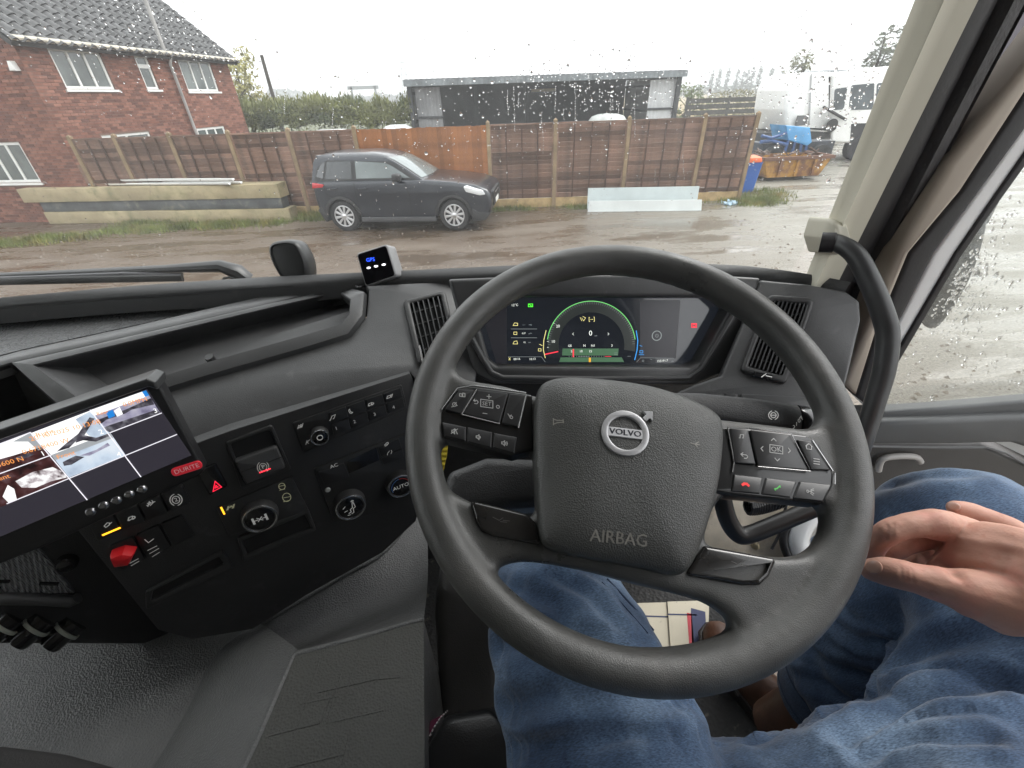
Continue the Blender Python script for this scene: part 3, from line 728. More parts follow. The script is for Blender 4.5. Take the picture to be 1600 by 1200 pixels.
# red container far right, seen in the gap between pillar and door
CY_ = 9.0; cxa, cxb = ongy(1535, 200, CY_).x, ongy(1585, 200, CY_).x
t = thing('red_container', 'red steel container seen in the gap between pillar and open door', 'container', ((cxa+cxb)/2, CY_+1.2, 0))
cm = mat('red_paint', (.38, .07, .04), .5, var=(2, .25)); fr = Fr((cxa, CY_, 0), (1, 0, 0), (0, -1, 0)); CW = cxb-cxa
mb = MB(); nw = int(CW/.09); mb.grid([[fr.P(CW*i/nw, z, .03*((i//2) % 2)) for i in range(nw+1)] for z in (.15, 2.5)])
mb.plate(fr, [[(0, .15), (CW, .15), (CW, 2.5), (0, 2.5)]], -1.2, -.01); mb.build('body', cm, t, smooth=0)
mb = MB(); mb.plate(fr, [[(-.05, 2.5), (CW+.05, 2.5), (CW+.05, 2.62), (-.05, 2.62)]], -1.25, .06); mb.build('roof', mat('white_edge', (.6, .6, .58), .6), t, smooth=0)
mb = MB(); mb.plate(fr, [[(-.05, 0), (CW+.05, 0), (CW+.05, .15), (-.05, .15)]], -1.2, .05); mb.build('base', dk, t, smooth=0)
# ---- rain haze over the whole place
hz = bpy.data.materials.new('rain_haze'); hz.use_nodes = True; N = hz.node_tree.nodes; N.remove(N['Principled BSDF']); vp = N.new('ShaderNodeVolumePrincipled')
vp.inputs['Color'].default_value = (.96, .97, .98, 1); vp.inputs['Density'].default_value = .0034; vp.inputs['Anisotropy'].default_value = .0; hz.node_tree.links.new(vp.outputs[0], N['Material Output'].inputs['Volume'])
mb = MB(); mb.box((0, 0, 11.5), 1300, 1300, 25); mb.build('haze', hz, smooth=0, kind='stuff', label='pale rain haze over the whole yard and fields', cat='haze')
# ================================================================== THINGS IN THE YARD
# ---- timber beams, grey steel channel and white gutter lengths
beam_m = mat('pale_concrete_beam', (.34, .28, .17), .8, var=(1.5, .25), mott=[(2.5, (.2, .19, .1), .5, .75), (5, (.10, .10, .05), .62, .8)], bump=[('noise', 18, .4, .02)])
BY = 13.15
def beam(name, label, a, b, z0, z1, d, m, cat='beam', grp=None):
    mb = MB(); a = V(a); b = V(b); dr = (b-a); L = dr.length; dr.normalize(); nrm = V((dr.y, -dr.x, 0)); fr = Fr(a, dr, nrm if nrm.y < 0 else -nrm)
    n = 14; pts = [(L*i/n, z0+.006*nz((i*.9, z0, 0))) for i in range(n+1)]+[(L*i/n, z1+.012*nz((i*.7, z1, 4))) for i in range(n, -1, -1)]
    mb.plate(fr, [pts], -d, 0, .015, 2); return mb.build(name, m, label=label, cat=cat, group=grp)
lo = gz(78, 350, 0); ro = gz(456, 345, 0)
bd = (ro-lo).normalized()
zz = lambda px, py: onp(px, py, lo, V((bd.y, -bd.x, 0))).z
beam('long_beam', 'lower pale beam resting on the grass by the house', lo, ro, 0, zz(400, 327), .45, beam_m)
beam('steel_channel', 'dark grey steel channel between the two pale beams', lo+V((.0, .06, 0)), ro+V((-.15, .06, 0)), zz(400, 327)+.004, zz(400, 310)-.004, .36, mat('dark_channel', (.10, .105, .105), .55, .3, var=(2, .4), mott=(4, (.2, .19, .15), .55, .75)))
beam('long_beam', 'upper pale beam laid on the dark steel channel', lo+V((-.35, 0, 0)), ro+V((-.12, 0, 0)), zz(400, 310), zz(400, 288), .5, beam_m)
ztop = zz(400, 288)
for k, (dx, dy, dz) in enumerate(((0, .14, .05), (.25, .27, .05), (-.15, .40, .05), (.1, .2, .14), (-.3, .34, .14))):
    a = onp(122, 285, lo+V((0, .3, 0)), V((bd.y, -bd.x, 0))); b = onp(366, 276, lo+V((0, .3, 0)), V((bd.y, -bd.x, 0)))
    mb = MB(); p = V((a.x+dx, lo.y+dy-.02, ztop+dz+.015)); q = V((b.x+dx, ro.y+dy+.0, ztop+dz+.015)); pr = [(cos(t)*.055, sin(t)*.055) for t in [pi+pi*i/8 for i in range(9)]]
    dr = (q-p).normalized(); sd2 = V((dr.y, -dr.x, 0))
    mb.grid([[p+sd2*x+V((0, 0, y)) for x, y in pr], [q+sd2*x+V((0, 0, y)) for x, y in pr]]); mb.grid([[p+sd2*x*.9+V((0, 0, y*.9)) for x, y in pr], [q+sd2*x*.9+V((0, 0, y*.9)) for x, y in pr]])
    mb.build('gutter_length', white_m, label='white plastic gutter length stacked on the upper beam', cat='gutter', group='white gutter lengths on the beam')
# ---- two pale steel panels leaning on the fence
pan_m = mat('pale_blue_sheet', (.50, .56, .56), .45, var=(2, .1), mott=(7, (.38, .42, .42), .6, .8)); pan_w = mat('white_sheet', (.60, .63, .62), .45, var=(2, .08))
def lean(tl, tr, br, bl, y0, m, name, label, lean_=.12):
    a = gz(*bl, 0.0); b = gz(*br, 0.0); d = (b-a).normalized(); n = V((d.y, -d.x, 0)); n = n if n.y < 0 else -n
    fr = Fr(a-n*y0, d, n+V((0, 0, lean_))); pts = fr.uvs([tl, tr, br, bl]); pts = [pts[0], pts[1], (pts[1][0], 0), (pts[0][0], 0)] if y0 > 0 else pts; mb = MB(); mb.plate(fr, [pts], -.03, 0, .004, 1)
    mb.plate(fr, [[(pts[3][0]+.01, pts[3][1]), (pts[2][0]-.01, pts[2][1]), (pts[2][0]-.01, pts[2][1]+.02), (pts[3][0]+.01, pts[3][1]+.02)]], 0, .02)
    return mb.build(name, m, label=label, cat='sheet', smooth=0)
lean((919, 294), (1093, 291), (1091, 325.5), (919, 327.5), .04, pan_m, 'steel_sheet', 'pale blue steel sheet leaning against the fence behind the white one')
lean((921, 314), (1097, 312), (1096, 329), (918, 331), .0, pan_w, 'steel_sheet', 'low white steel sheet on the ground in front of the pale blue one')
# ---- grass along the fence and beams
gr = mat('grass_blade', (.13, .155, .035), .7, var=(2, .5), mott=(1.4, (.25, .19, .06), .5, .7)); mb = MB(); rnd = random.Random(4)
def tuft(x, y, n, h, sp):
    for _ in range(n):
        px, py = x+rnd.gauss(0, sp), y+rnd.gauss(0, sp*.6); a = rnd.uniform(0, pi); w = rnd.uniform(.004, .012); hh = h*rnd.uniform(.4, 1.2); lx, ly = rnd.gauss(0, hh*.35), rnd.gauss(0, hh*.35)
        mb.add([V((px-cos(a)*w, py-sin(a)*w, 0)), V((px+cos(a)*w, py+sin(a)*w, 0)), V((px+lx, py+ly, hh))], [(0, 1, 2)])
for i in range(420):
    s = rnd.uniform(.3, 19.6); p = fp(s, rnd.uniform(.05, .5), 0)
    dens = 1 if nz((s*.7, 0, 0), 1, 3) > -.1 else .25
    if rnd.random() < dens: tuft(p.x, p.y, 26, .13, .14)
for i in range(360):
    x = rnd.uniform(-15.5, -5.2); tuft(x, 13.0+rnd.gauss(0, .22)-(.5 if x < -10 else 0)-max(0, -10-x)*.12, 26, .14, .2)
for i in range(70): p = gz(rnd.uniform(465, 505), rnd.uniform(322, 345), 0); tuft(p.x, p.y, 26, .2, .16)
for i in range(120): p = gz(rnd.uniform(1150, 1225), rnd.uniform(296, 322), 0); tuft(p.x, p.y, 26, .12, .22)
mb.build('grass', gr, smooth=0, kind='stuff', label='rough grass and weeds along the foot of the fence', cat='grass')
# scattered stones
st = mat('stone', (.15, .125, .10), .8, var=(9, .4)); mb = MB()
for i in range(900):
    p = gz(rnd.uniform(0, 1300), rnd.uniform(330, 420), 0) if i < 500 else V((rnd.uniform(1.5, 6), rnd.uniform(.5, 5), 0)); r = rnd.uniform(.012, .04)
    mb.add([p+V((cos(k*2*pi/5)*r*rnd.uniform(.7, 1.2), sin(k*2*pi/5)*r*rnd.uniform(.7, 1.2), 0)) for k in range(5)]+[p+V((rnd.uniform(-.3, .3)*r, 0, r*.7))], [(k, (k+1) % 5, 5) for k in range(5)])
mb.build('gravel', st, smooth=0, kind='stuff', label='loose stones lying on the wet yard', cat='gravel')

# ---- dark SUV
suv = thing('parked_suv', 'dark grey SUV parked side-on in front of the orange fence boards', 'car', (-2.05, 11.9, 0))
Rw = gz(543, 362, 0); Fwp = gz(712, 361, 0); cu = (Fwp-Rw).normalized(); cn = V((cu.y, -cu.x, 0)); cn = cn if cn.y < 0 else -cn
WB = (Fwp-Rw).length
CF = Fr(Rw, cu, cn)                                    # u from the rear axle forwards, v up, n towards us (near side at n = 0)
sc = WB/2.70
paint = mat('dark_grey_paint', (.013, .016, .023), .30, .2, coat=.55, spec=.5); black = mat('black_plastic_trim', (.018, .018, .019), .55); cglass = mat('car_glass', (.15, .175, .175), .06, spec=.6, var=(.8, .35)); rglass = mat('rear_car_glass', (.055, .06, .064), .08, spec=.5, var=(.8, .3))
chrome = mat('alloy', (.62, .62, .63), .28, .9); tyre = mat('tyre_rubber', (.022, .022, .023), .75, bump=[('wave', 40, .3, .01)]); red_l = mat('red_lens', (.45, .02, .025), .2, coat=.6); clear_l = mat('headlamp_lens', (.75, .77, .78), .12, .3, coat=1)
s = lambda pts: [(a*sc, b*sc) for a, b in pts]
WD = 1.84*sc
# lower body outline with wheel arches
def arch(cx, r=.385, n=12): return [(cx-r*cos(pi*k/n), .36+r*sin(pi*k/n)) for k in range(n+1)]
_rx = lambda pts: [((-.42+(x+.42)*.40) if x < -.42 else x, z) for x, z in pts]
low = [(-.86, .48), (-.55, .26), (-.385, .25)] + arch(0) + [(.5, .25), (2.2, .25)] + arch(2.70) + [(3.1, .24), (3.42, .27), (3.56, .42), (3.60, .62), (3.58, .80), (3.50, .90), (3.22, 1.0), (2.75, 1.07), (2.25, 1.11), (1.92, 1.13), (-.5, 1.12), (-.83, 1.05), (-.90, .95), (-.92, .75)]
low = _rx(low)
mb = MB(); mb.plate(CF, [s(low)], -WD/2, 0, .09, 4); far = Fr(CF.o-CF.n*WD, CF.u, -CF.n); mb.plate(Fr(CF.o-CF.n*WD, -CF.u, -CF.n), [[(-a, b) for a, b in s(low)]], -WD/2, 0, .09, 4)
mb.build('body', paint, suv, smooth=50)
# greenhouse lofted between belt line and roof
def gh(side, belt):      # belt/roof points run front to rear; inset per level
    pass
lev = [(1.08, [(2.06, 0), (1.2, 0), (0, 0), (-.86, 0)], .05), (1.12, [(2.03, 0), (1.2, 0), (0, 0), (-.84, 0)], .07), (1.34, [(1.67, 0), (.95, 0), (-.05, 0), (-.74, 0)], .145), (1.50, [(1.38, 0), (.8, 0), (-.1, 0), (-.66, 0)], .195), (1.58, [(1.16, 0), (.65, 0), (-.1, 0), (-.58, 0)], .245), (1.635, [(.95, 0), (.55, 0), (-.08, 0), (-.40, 0)], .32), (1.668, [(.70, 0), (.45, 0), (.05, 0), (-.12, 0)], .46)]
lev = [(z, [((-.42+(p[0]+.42)*.48) if p[0] < -.42 else p[0], 0) for p in pts], ins) for z, pts, ins in lev]
rows = []
for z, pts, ins in lev:
    us = [pts[0][0]+.0]+[p[0] for p in pts]; near = [CF.P(p[0]*sc, z*sc, -ins*sc) for p in pts]; farr = [CF.P(p[0]*sc, z*sc, -WD+ins*sc) for p in pts]
    f0 = pts[0][0]; fm = [CF.P((f0+.10*(1-abs(2*k/6-1)**2))*sc, z*sc, -ins*sc-(WD-2*ins*sc)*k/6) for k in range(1, 6)]
    r0 = pts[-1][0]; rm = [CF.P((r0-.07*(1-abs(2*k/6-1)**2))*sc, z*sc, -WD+ins*sc+(WD-2*ins*sc)*k/6) for k in range(1, 6)]
    rows.append(near[::-1]+fm+farr+rm+[near[-1]])
mb = MB(); mb.grid(rows); n = len(rows[-1])-1; base = len(mb.v); c = sum(rows[-1][:n], V((0, 0, 0)))/n+V((0, 0, .02)); mb.add(rows[-1][:n]+[c], [(k, (k+1) % n, n) for k in range(n)])
fixn(mb.build('cabin', paint, suv, smooth=40))
def side_pt(u, z):       # a point on the near side of the cabin
    zs = [l[0] for l in lev]; ins = [l[2] for l in lev]
    for i in range(len(zs)-1):
        if zs[i] <= z <= zs[i+1]: k = (z-zs[i])/(zs[i+1]-zs[i]); return CF.P(u*sc, z*sc, -(ins[i]*(1-k)+ins[i+1]*k)*sc+.006)
def side_panel(pts, name, m, lift=.0):
    # subdivide the polygon vertically so it follows the tumblehome
    mb = MB(); zs = sorted(set([p[1] for p in pts]+[1.34])); rows = []
    poly = pts
    def span(z):
        xs = []
        for i in range(len(poly)):
            a, b = poly[i], poly[(i+1) % len(poly)]
            if (a[1]-z)*(b[1]-z) <= 0 and a[1] != b[1]: xs.append(a[0]+(b[0]-a[0])*(z-a[1])/(b[1]-a[1]))
            elif a[1] == b[1] == z: xs += [a[0], b[0]]
        return (min(xs), max(xs)) if xs else None
    lo_, hi_ = min(p[1] for p in pts), max(p[1] for p in pts)
    for k in range(9):
        z = lo_+(hi_-lo_)*k/8; sp = span(min(max(z, lo_+1e-4), hi_-1e-4))
        rows.append([side_pt(sp[0]+(sp[1]-sp[0])*q/4, z)+CF.n*lift for q in range(5)])
    mb.grid(rows); return mb.build(name, m, suv, smooth=60)
side_panel([(-.56, 1.13), (1.93, 1.13), (1.42, 1.45), (1.14, 1.54), (-.20, 1.545), (-.46, 1.40)], 'window_surround', black)
side_panel([(.47, 1.17), (1.74, 1.17), (1.34, 1.41), (1.08, 1.51), (.47, 1.515)], 'side_window', cglass, .006)
side_panel([(-.28, 1.17), (.37, 1.17), (.37, 1.515), (-.2, 1.515)], 'side_window', rglass, .006)
side_panel([(-.51, 1.20), (-.34, 1.18), (-.25, 1.50), (-.37, 1.45)], 'side_window', mat('dark_car_glass', (.05, .055, .06), .08, spec=1), .006)
# windscreen follows the front of the loft
rows = []
for z, f0, ins in ((1.15, 1.98, .08), (1.25, 1.82, .11), (1.34, 1.67, .145), (1.43, 1.507, .174), (1.50, 1.38, .195), (1.55, 1.24, .225)):
    rows.append([CF.P((f0+.10*(1-abs(2*k/8-1)**2)+.012)*sc, z*sc+.012, -ins*sc-.07-(WD-2*ins*sc-.14)*k/8) for k in range(0, 9)])
mb = MB(); mb.grid(rows); mb.build('windscreen', cglass, suv, smooth=60)
# arches and sills in black plastic, chrome strip, doors
for cx in (0, 2.70):
    mb = MB(); o = arch(cx, .45); i_ = arch(cx, .375); mb.plate(CF, [s(o+i_[::-1])], -.15, .012, .01, 2); mb.build('wheel_arch', black, suv)
    mb = MB(); mb.lathe(Fr(CF.P(cx*sc, .36*sc, -.35), CF.u, CF.n), [(.375*sc, 0), (.375*sc, .2)], 28); mb.build('arch_liner', mat('liner', (.008, .008, .008), .9), suv)
mb = MB(); mb.plate(CF, [s([(.44, .23), (2.26, .23), (2.26, .335), (.44, .335)])], -.2, .02, .012, 2); mb.build('side_skirt', mat('grey_skirt', (.055, .055, .058), .4), suv)
mb = MB(); mb.plate(CF, [s([(-.605, .50), (-.47, .24), (-.42, .24), (-.44, .5), (-.50, .6)])], -.3, .008, .01, 2); mb.build('rear_valance', black, suv)
mb = MB(); mb.plate(CF, [s([(3.12, .22), (3.44, .25), (3.57, .40), (3.3, .42), (3.14, .5)])], -.3, .008, .01, 2); mb.build('front_valance', black, suv)
seam = mat('panel_gap', (.006, .006, .006), .8); mb = MB()
sf = CF.sh(.0); mb.strip(sf, [s([(.42, 1.10), (.42, .5), (.46, .38)]), s([(1.62, 1.10), (1.70, .8), (1.68, .40)]), s([(-.32, 1.10), (-.30, .85), (-.1, .76)])], .012, .0025); mb.build('door_seam', seam, suv, smooth=0)
for u in (.50, -.26+.02):
    mb = MB(); mb.tube([CF.P(u*sc, .96*sc, .0), CF.P((u+.03)*sc, .965*sc, .03), CF.P((u+.19)*sc, .975*sc, .03), CF.P((u+.22)*sc, .975*sc, 0)], .016, 8); mb.build('door_handle', paint, suv)
mb = MB(); mb.tube([CF.P(1.52*sc, 1.17*sc, -.05), CF.P(1.52*sc, 1.16*sc, .05)], .03, 8); mb.dome(Fr(CF.P(1.50*sc, 1.20*sc, .12), CF.n, CF.u), rect(.24, .16, (0, 0), .05), [(1, -.08), (1.02, 0), (.9, .06), (.6, .09)]); mb.build('door_mirror', black, suv)
mb = MB(); mb.plate(CF, [s([(-.617, .98), (-.36, 1.0), (-.29, 1.065), (-.59, 1.10)])], -.25, .006, .02, 2); mb.build('tail_lamp', red_l, suv)
mb = MB(); mb.plate(CF, [fillet(s([(3.02, .86), (3.34, .78), (3.50, .80), (3.40, .90), (3.06, 1.0), (2.96, .98)]), .04)], -.25, .005, .02, 2); mb.build('headlight', clear_l, suv)
fz = Fr(CF.P(3.60*sc, .55*sc, -WD/2), -CF.n, CF.u)
mb = MB(); mb.plate(fz, [fillet(s([(-.55, -.05), (.55, -.05), (.62, .28), (-.62, .28)]), .05)], -.08, .015, .01); mb.build('grille', black, suv)
mb = MB(); mb.plate(fz, [rect(.52, .11, (0, .02))], .015, .022); mb.build('number_plate', mat('plate_white', (.75, .75, .72), .5), suv)
mb = MB(); mb.plate(fz, [s([(-.3, .19), (.3, .19), (.32, .215), (-.32, .215)])], .015, .024); mb.build('grille_bar', chrome, suv)
mb = MB(); mb.plate(Fr(CF.P(-.50*sc, 1.60*sc, -WD/2), CF.n, V((0, 0, 1))), [fillet([(-.62, -.02), (.62, -.02), (.58, .18), (-.58, .18)], .04)], 0, .03, .01); mb.build('spoiler', paint, suv)
def car_wheel(cx, near=True):
    o = CF.P(cx*sc, .355*sc, -.02 if near else -WD+.02); fr = Fr(o, CF.u if near else -CF.u, CF.n if near else -CF.n); R = .352*sc
    mb = MB(); mb.lathe(fr, [(R*.66, -.2), (R*.9, -.21), (R, -.17), (R, -.03), (R*.93, .0), (R*.72, .01), (R*.68, -.02)], 36); w = mb.build('wheel', tyre, suv)
    mb = MB()
    ring = [circ(R*.70, n=40), circ(R*.62, n=40)]; mb.plate(fr, ring, -.12, .0, .01, 2); mb.lathe(fr, [(R*.16, -.06), (R*.16, .0), (R*.1, .012)], 20)
    for k in range(10):
        a = 2*pi*k/10+.15; d = (cos(a), sin(a)); q = (-sin(a), cos(a)); w0, w1 = R*.055, R*.085
        mb.plate(fr, [[(d[0]*R*.12-q[0]*w0, d[1]*R*.12-q[1]*w0), (d[0]*R*.65-q[0]*w1, d[1]*R*.65-q[1]*w1), (d[0]*R*.65+q[0]*w1, d[1]*R*.65+q[1]*w1), (d[0]*R*.12+q[0]*w0, d[1]*R*.12+q[1]*w0)]], -.05, -.004, .006, 1)
    mb.build('rim', chrome, w)
    mb = MB(); mb.lathe(fr, [(R*.62, -.13), (R*.62, -.12)], 24); mb.build('brake_disc', mat('dark_hub', (.03, .03, .03), .6), w)
for cx in (0, 2.70): car_wheel(cx); car_wheel(cx, False)

# ---- white tanker lorry on the right
LY = 19.5; U = lambda px, py: ongy(px, py, LY)
lorry = thing('tanker_lorry', 'white tanker lorry with windowed cab parked at the right', 'lorry', (U(1280, 200).x, LY+1.2, 0))
LF = Fr((0, LY, 0), (1, 0, 0), (0, -1, 0)); q = lambda *pts: [(U(*p).x, U(*p).z) for p in pts]
lw = mat('lorry_white', (.80, .80, .78), .3, coat=.5, var=(1, .06)); x0 = U(1192, 190).x; x1 = U(1292, 190).x; zt = U(1245, 125).z; zb = U(1245, 205).z
mb = MB(); mb.plate(LF, [fillet(q((1230, 206), (1226, 172), (1232, 140), (1243, 120), (1262, 113), (1288, 112), (1302, 112), (1302, 208)), [.1, .3, .3, .3, .2, .05, .02, .1])], -2.2, -.03, .16, 4); fixn(mb.build('tank', lw, lorry, smooth=60))
mb = MB(); mb.tube([U(1268, 114)-V((0, .0, 0)), U(1264, 206)-V((0, .0, 0))], .025, 6); mb.build('tank_band', mat('band_grey', (.5, .5, .5), .5), lorry)
mb = MB(); mb.plate(LF, [fillet(q((1300, 114), (1395, 103), (1395, 228), (1300, 222)), .12)], -2.3, 0, .08); mb.build('cab', lw, lorry)
for pts in (((1304, 139), (1324, 136), (1318, 171), (1302, 172)), ((1330, 133), (1366, 130), (1364, 171), (1326, 172)), ((1370, 130), (1396, 128), (1396, 171), (1368, 172))):
    mb = MB(); mb.plate(LF, [fillet(q(*pts), .08)], 0, .015); mb.build('side_window', mat('lorry_glass', (.06, .075, .085), .06, spec=1, var=(1.5, .6)), lorry)
mb = MB(); mb.plate(LF, [fillet(q((1330, 193), (1372, 192), (1372, 224), (1328, 224)), .05)], 0, .02); mb.build('step_panel', black, lorry)
mb = MB(); mb.lathe(Fr((U(1299, 196).x, LY-.02, U(1299, 196).z), (1, 0, 0), (0, -1, 0)), [(.24, 0), (.24, .03), (.1, .05)], 22); mb.build('filler_cap', black, lorry)
mb = MB(); mb.tube([U(1284, 167)-V((0, .1, 0)), U(1318, 187)-V((0, .14, 0))], .05, 8); mb.build('grab_rail', black, lorry)
mb = MB(); mb.box((U(1250, 185).x, LY-.14, U(1250, 188).z), .45, .06, .35); mb.build('hatch', mat('hatch_grey', (.12, .12, .12), .6), lorry)
mb = MB(); mb.box(((x0+U(1400, 200).x)/2, LY+1, zb-.18), U(1400, 200).x-x0-.3, 1.8, .3); mb.build('chassis', black, lorry)
mb = MB(); mb.tube([U(1278, 112)+V((0, .6, 0)), U(1305, 110)+V((0, .6, 0)), U(1392, 108)+V((0, .6, 0))], .05, 8); mb.tube([U(1275, 122)+V((0, .6, 0)), U(1278, 112)+V((0, .6, 0))], .04, 8); mb.build('roof_bar', steel, lorry)
mb = MB(); g = U(1340, 118); mb.lathe(Fr((g.x, LY+.5, g.z-.1), (1, 0, 0), (0, 0, 1)), [(.09, 0), (.09, .14), (.05, .2)], 14); mb.build('beacon', mat('orange_beacon', (.6, .16, .03), .3), lorry)
for x in (U(1215, 220).x, U(1262, 220).x, U(1345, 220).x):
    mb = MB(); mb.lathe(Fr((x, LY-.05, .5), (1, 0, 0), (0, -1, 0)), [(.3, -.3), (.5, -.3), (.5, -.02), (.44, .01), (.3, -.03), (.28, -.06)], 28); mb.build('wheel', tyre, lorry)
# ---- rusty skip
SKY = 15.6; K = lambda px, py: ongy(px, py, SKY); SF = Fr((0, SKY, 0), (1, 0, 0), (0, -1, 0))
skip = thing('rubbish_skip', 'rusty yellow skip standing behind the blue bin', 'skip', (K(1240, 280).x, SKY+.6, 0))
rust = mat('rusty_yellow', (.42, .22, .035), .65, mott=[(2.2, (.16, .07, .03), .42, .6), (6, (.09, .05, .03), .6, .75)], bump=[('noise', 20, .4, .01)])
xa, xb = K(1192, 260).x, K(1296, 260).x; zt = K(1240, 247).z; mb = MB()
outl = [(xa+.25, .12), (xb-.3, .12), (xb, zt), (xa, zt)]
mb.plate(SF, [outl], -.03, 0, .008, 1); mb.plate(SF, [outl], -1.43, -1.40, 0)
for (ax, az), (bx, bz) in ((outl[0], outl[3]), (outl[1], outl[2]), (outl[0], outl[1])): mb.add([V((ax, SKY, az)), V((bx, SKY, bz)), V((bx, SKY+1.42, bz)), V((ax, SKY+1.42, az))], [(0, 1, 2, 3)])
mb.build('body', rust, skip, smooth=0)
mb = MB(); mb.bar((xa-.04, SKY-.03, zt), (xb+.04, SKY-.03, zt), .1, .1); mb.bar((xa, SKY-.03, zt), (xa, SKY+1.45, zt), .1, .1); mb.bar((xb, SKY-.03, zt), (xb, SKY+1.45, zt), .1, .1); mb.build('rim', mat('rust_dark', (.13, .06, .035), .75), skip, smooth=0)
for k in range(3): x = xa+(xb-xa)*(k+1)/4; mb = MB(); mb.bar((x, SKY-.04, .15), (x, SKY-.04, zt-.03), .06, .08); mb.build('rib', rust, skip, smooth=0)
mb = MB(); rnd = random.Random(6)
for i in range(26): p = V((rnd.uniform(xa+.1, xb-.1), SKY+rnd.uniform(.2, 1.2), zt-.05+rnd.uniform(-.05, .14))); mb.bar(p, p+V((rnd.uniform(-.5, .5), rnd.uniform(-.3, .3), rnd.uniform(-.1, .25))), rnd.uniform(.03, .1), rnd.uniform(.02, .06))
mb.build('scrap', mat('scrap_mixed', (.12, .08, .06), .7, var=(3, .6)), smooth=0, kind='stuff', label='jumble of scrap lying in the rusty skip', cat='scrap')
# ---- blue tipping dumper behind the skip
DY = 17.2; Dp = lambda px, py: ongy(px, py, DY); DFr = Fr((0, DY, 0), (1, 0, 0), (0, -1, 0)); blue = mat('blue_paint', (.10, .33, .62), .45, var=(2, .2)); dblue = mat('dark_blue_paint', (.03, .08, .22), .5, var=(3, .4))
dump = thing('blue_dumper', 'light blue tipping skip on a dark machine behind the rusty skip', 'dumper', (Dp(1245, 230).x, DY+.5, 0))
pp = [(U_.x, U_.z) for U_ in (Dp(1228, 196), Dp(1266, 199), Dp(1269, 222), Dp(1262, 228), Dp(1232, 219))]
mb = MB(); mb.plate(DFr, [pp], -1.0, 0, .03, 2); mb.build('bucket', blue, dump)
for (a, b) in (((1232, 219), (1224, 243)), ((1242, 222), (1236, 244)), ((1252, 225), (1248, 245)), ((1260, 228), (1256, 246))):
    mb = MB(); mb.bar(Dp(*a), Dp(*b), .06, .08); mb.build('strut', dblue, dump, smooth=0)
mb = MB(); a = Dp(1195, 232); b = Dp(1300, 250); mb.box(((a.x+b.x)/2, DY+.6, .75), b.x-a.x, .9, .5); mb.build('chassis', mat('dark_machine', (.03, .035, .045), .6, var=(3, .5)), dump, smooth=0)
mb = MB(); mb.tube([Dp(1190, 212), Dp(1205, 216), Dp(1228, 208)], .05, 8); mb.tube([Dp(1188, 222), Dp(1205, 220), Dp(1230, 226)], .06, 8); mb.build('arm', dblue, dump)
for x in (Dp(1208, 240).x, Dp(1283, 240).x): mb = MB(); mb.lathe(Fr((x, DY, .45), (1, 0, 0), (0, -1, 0)), [(.25, -.25), (.45, -.25), (.45, 0), (.3, .02), (.2, -.03)], 24); mb.build('wheel', tyre, dump)
# ---- blue bin with orange lid
BYY = 13.9; Bp = lambda px, py: ongy(px, py, BYY); g0 = Bp(1166, 303); g1 = Bp(1178, 255)
bn = thing('blue_bin', 'blue bin with orange lid at the end of the panel fence', 'bin', (g1.x, BYY+.2, 0)); bx = Bp(1173, 280).x; zt = Bp(1175, 256).z
mb = MB(); rows = []
for z, k in ((.0, .78), (zt*.5, .9), (zt, 1), (zt+.03, 1.06)): rows.append([V((bx+a*.27*k, BYY+.25+b*.27*k, z)) for a, b in fillet([(-1, -1), (1, -1), (1, 1), (-1, 1)], .3)]); rows[-1].append(rows[-1][0])
mb.grid(rows); mb.build('body', mat('blue_plastic', (.035, .12, .42), .45, mott=(5, (.3, .36, .42), .62, .72)), bn)
mb = MB(); mb.dome(Fr((bx, BYY+.25, zt+.03), (1, 0, 0), (0, 0, 1)), rect(.5, .5, (0, 0), .1), [(1, 0), (1.02, .05), (.9, .12), (.5, .17)]); mb.build('lid', mat('orange_plastic', (.7, .13, .03), .5), bn)
mb = MB(); g = gz(1140, 320, 0); rnd = random.Random(8)
for i in range(40): p = g+V((rnd.gauss(0, .1), rnd.gauss(0, .06), .03+abs(rnd.gauss(0, .03)))); a = V((rnd.gauss(0, 1), rnd.gauss(0, 1), .4)).normalized()*.07; b2 = a.orthogonal().normalized()*.05; mb.add([p-a, p+b2, p+a, p-b2], [(0, 1, 2, 3)])
mb.build('plastic_sack', mat('pale_blue_plastic', (.3, .42, .5), .4), smooth=0, label='crumpled pale blue plastic sack lying by the end post of the fence', cat='sack')
# ================================================================== CAB SHELL
ZB = CAMZ-.25                                   # level of the dash top at the windscreen
plast = lambda name, c, r, g=900, st=.35: mat(name, c, r, spec=.5, bump=[('voronoi', g, st, .0006), ('noise', 60, .06, .004)], var=(7, .10), rvar=(11, r-.09, r+.10), mott=(35, tuple(x*1.5+.012 for x in c), .60, .80))
cream = mat('cream_trim', (.56, .535, .44), .6, bump=[('noise', 900, .25, .0004)], var=(5, .05))
headl = mat('headlining', (.24, .23, .205), .9, bump=[('noise', 500, .3, .001)])
dash_m = plast('dash_plastic', (.060, .0605, .062), .38)
dash_d = plast('dash_plastic_dark', (.026, .026, .0265), .42)
dash_b = mat('gloss_black', (.010, .010, .011), .16, coat=.3)
soft_m = plast('soft_black', (.026, .026, .027), .5, 700, .5)
rubber = mat('rubber_seal', (.020, .019, .020), .5, bump=[('noise', 300, .3, .001)], var=(20, .2))
rubber_r = mat('ribbed_rubber', (.045, .043, .044), .6, bump=[('noise', 160, .6, .002), ('noise', 500, .4, .001)], var=(30, .25))
silver = mat('silver_ring', (.62, .62, .63), .22, 1.0)
printw = mat('white_print', (.75, .75, .73), .5, emit=((1, 1, .95), .10))
printg = mat('grey_print', (.42, .43, .42), .5)
cab = thing('lorry_cab', 'inside of the lorry cab with cream pillar and wide windscreen', 'lorry cab', (-.45, .3, 1.2))
XL, XR = -1.62, .60
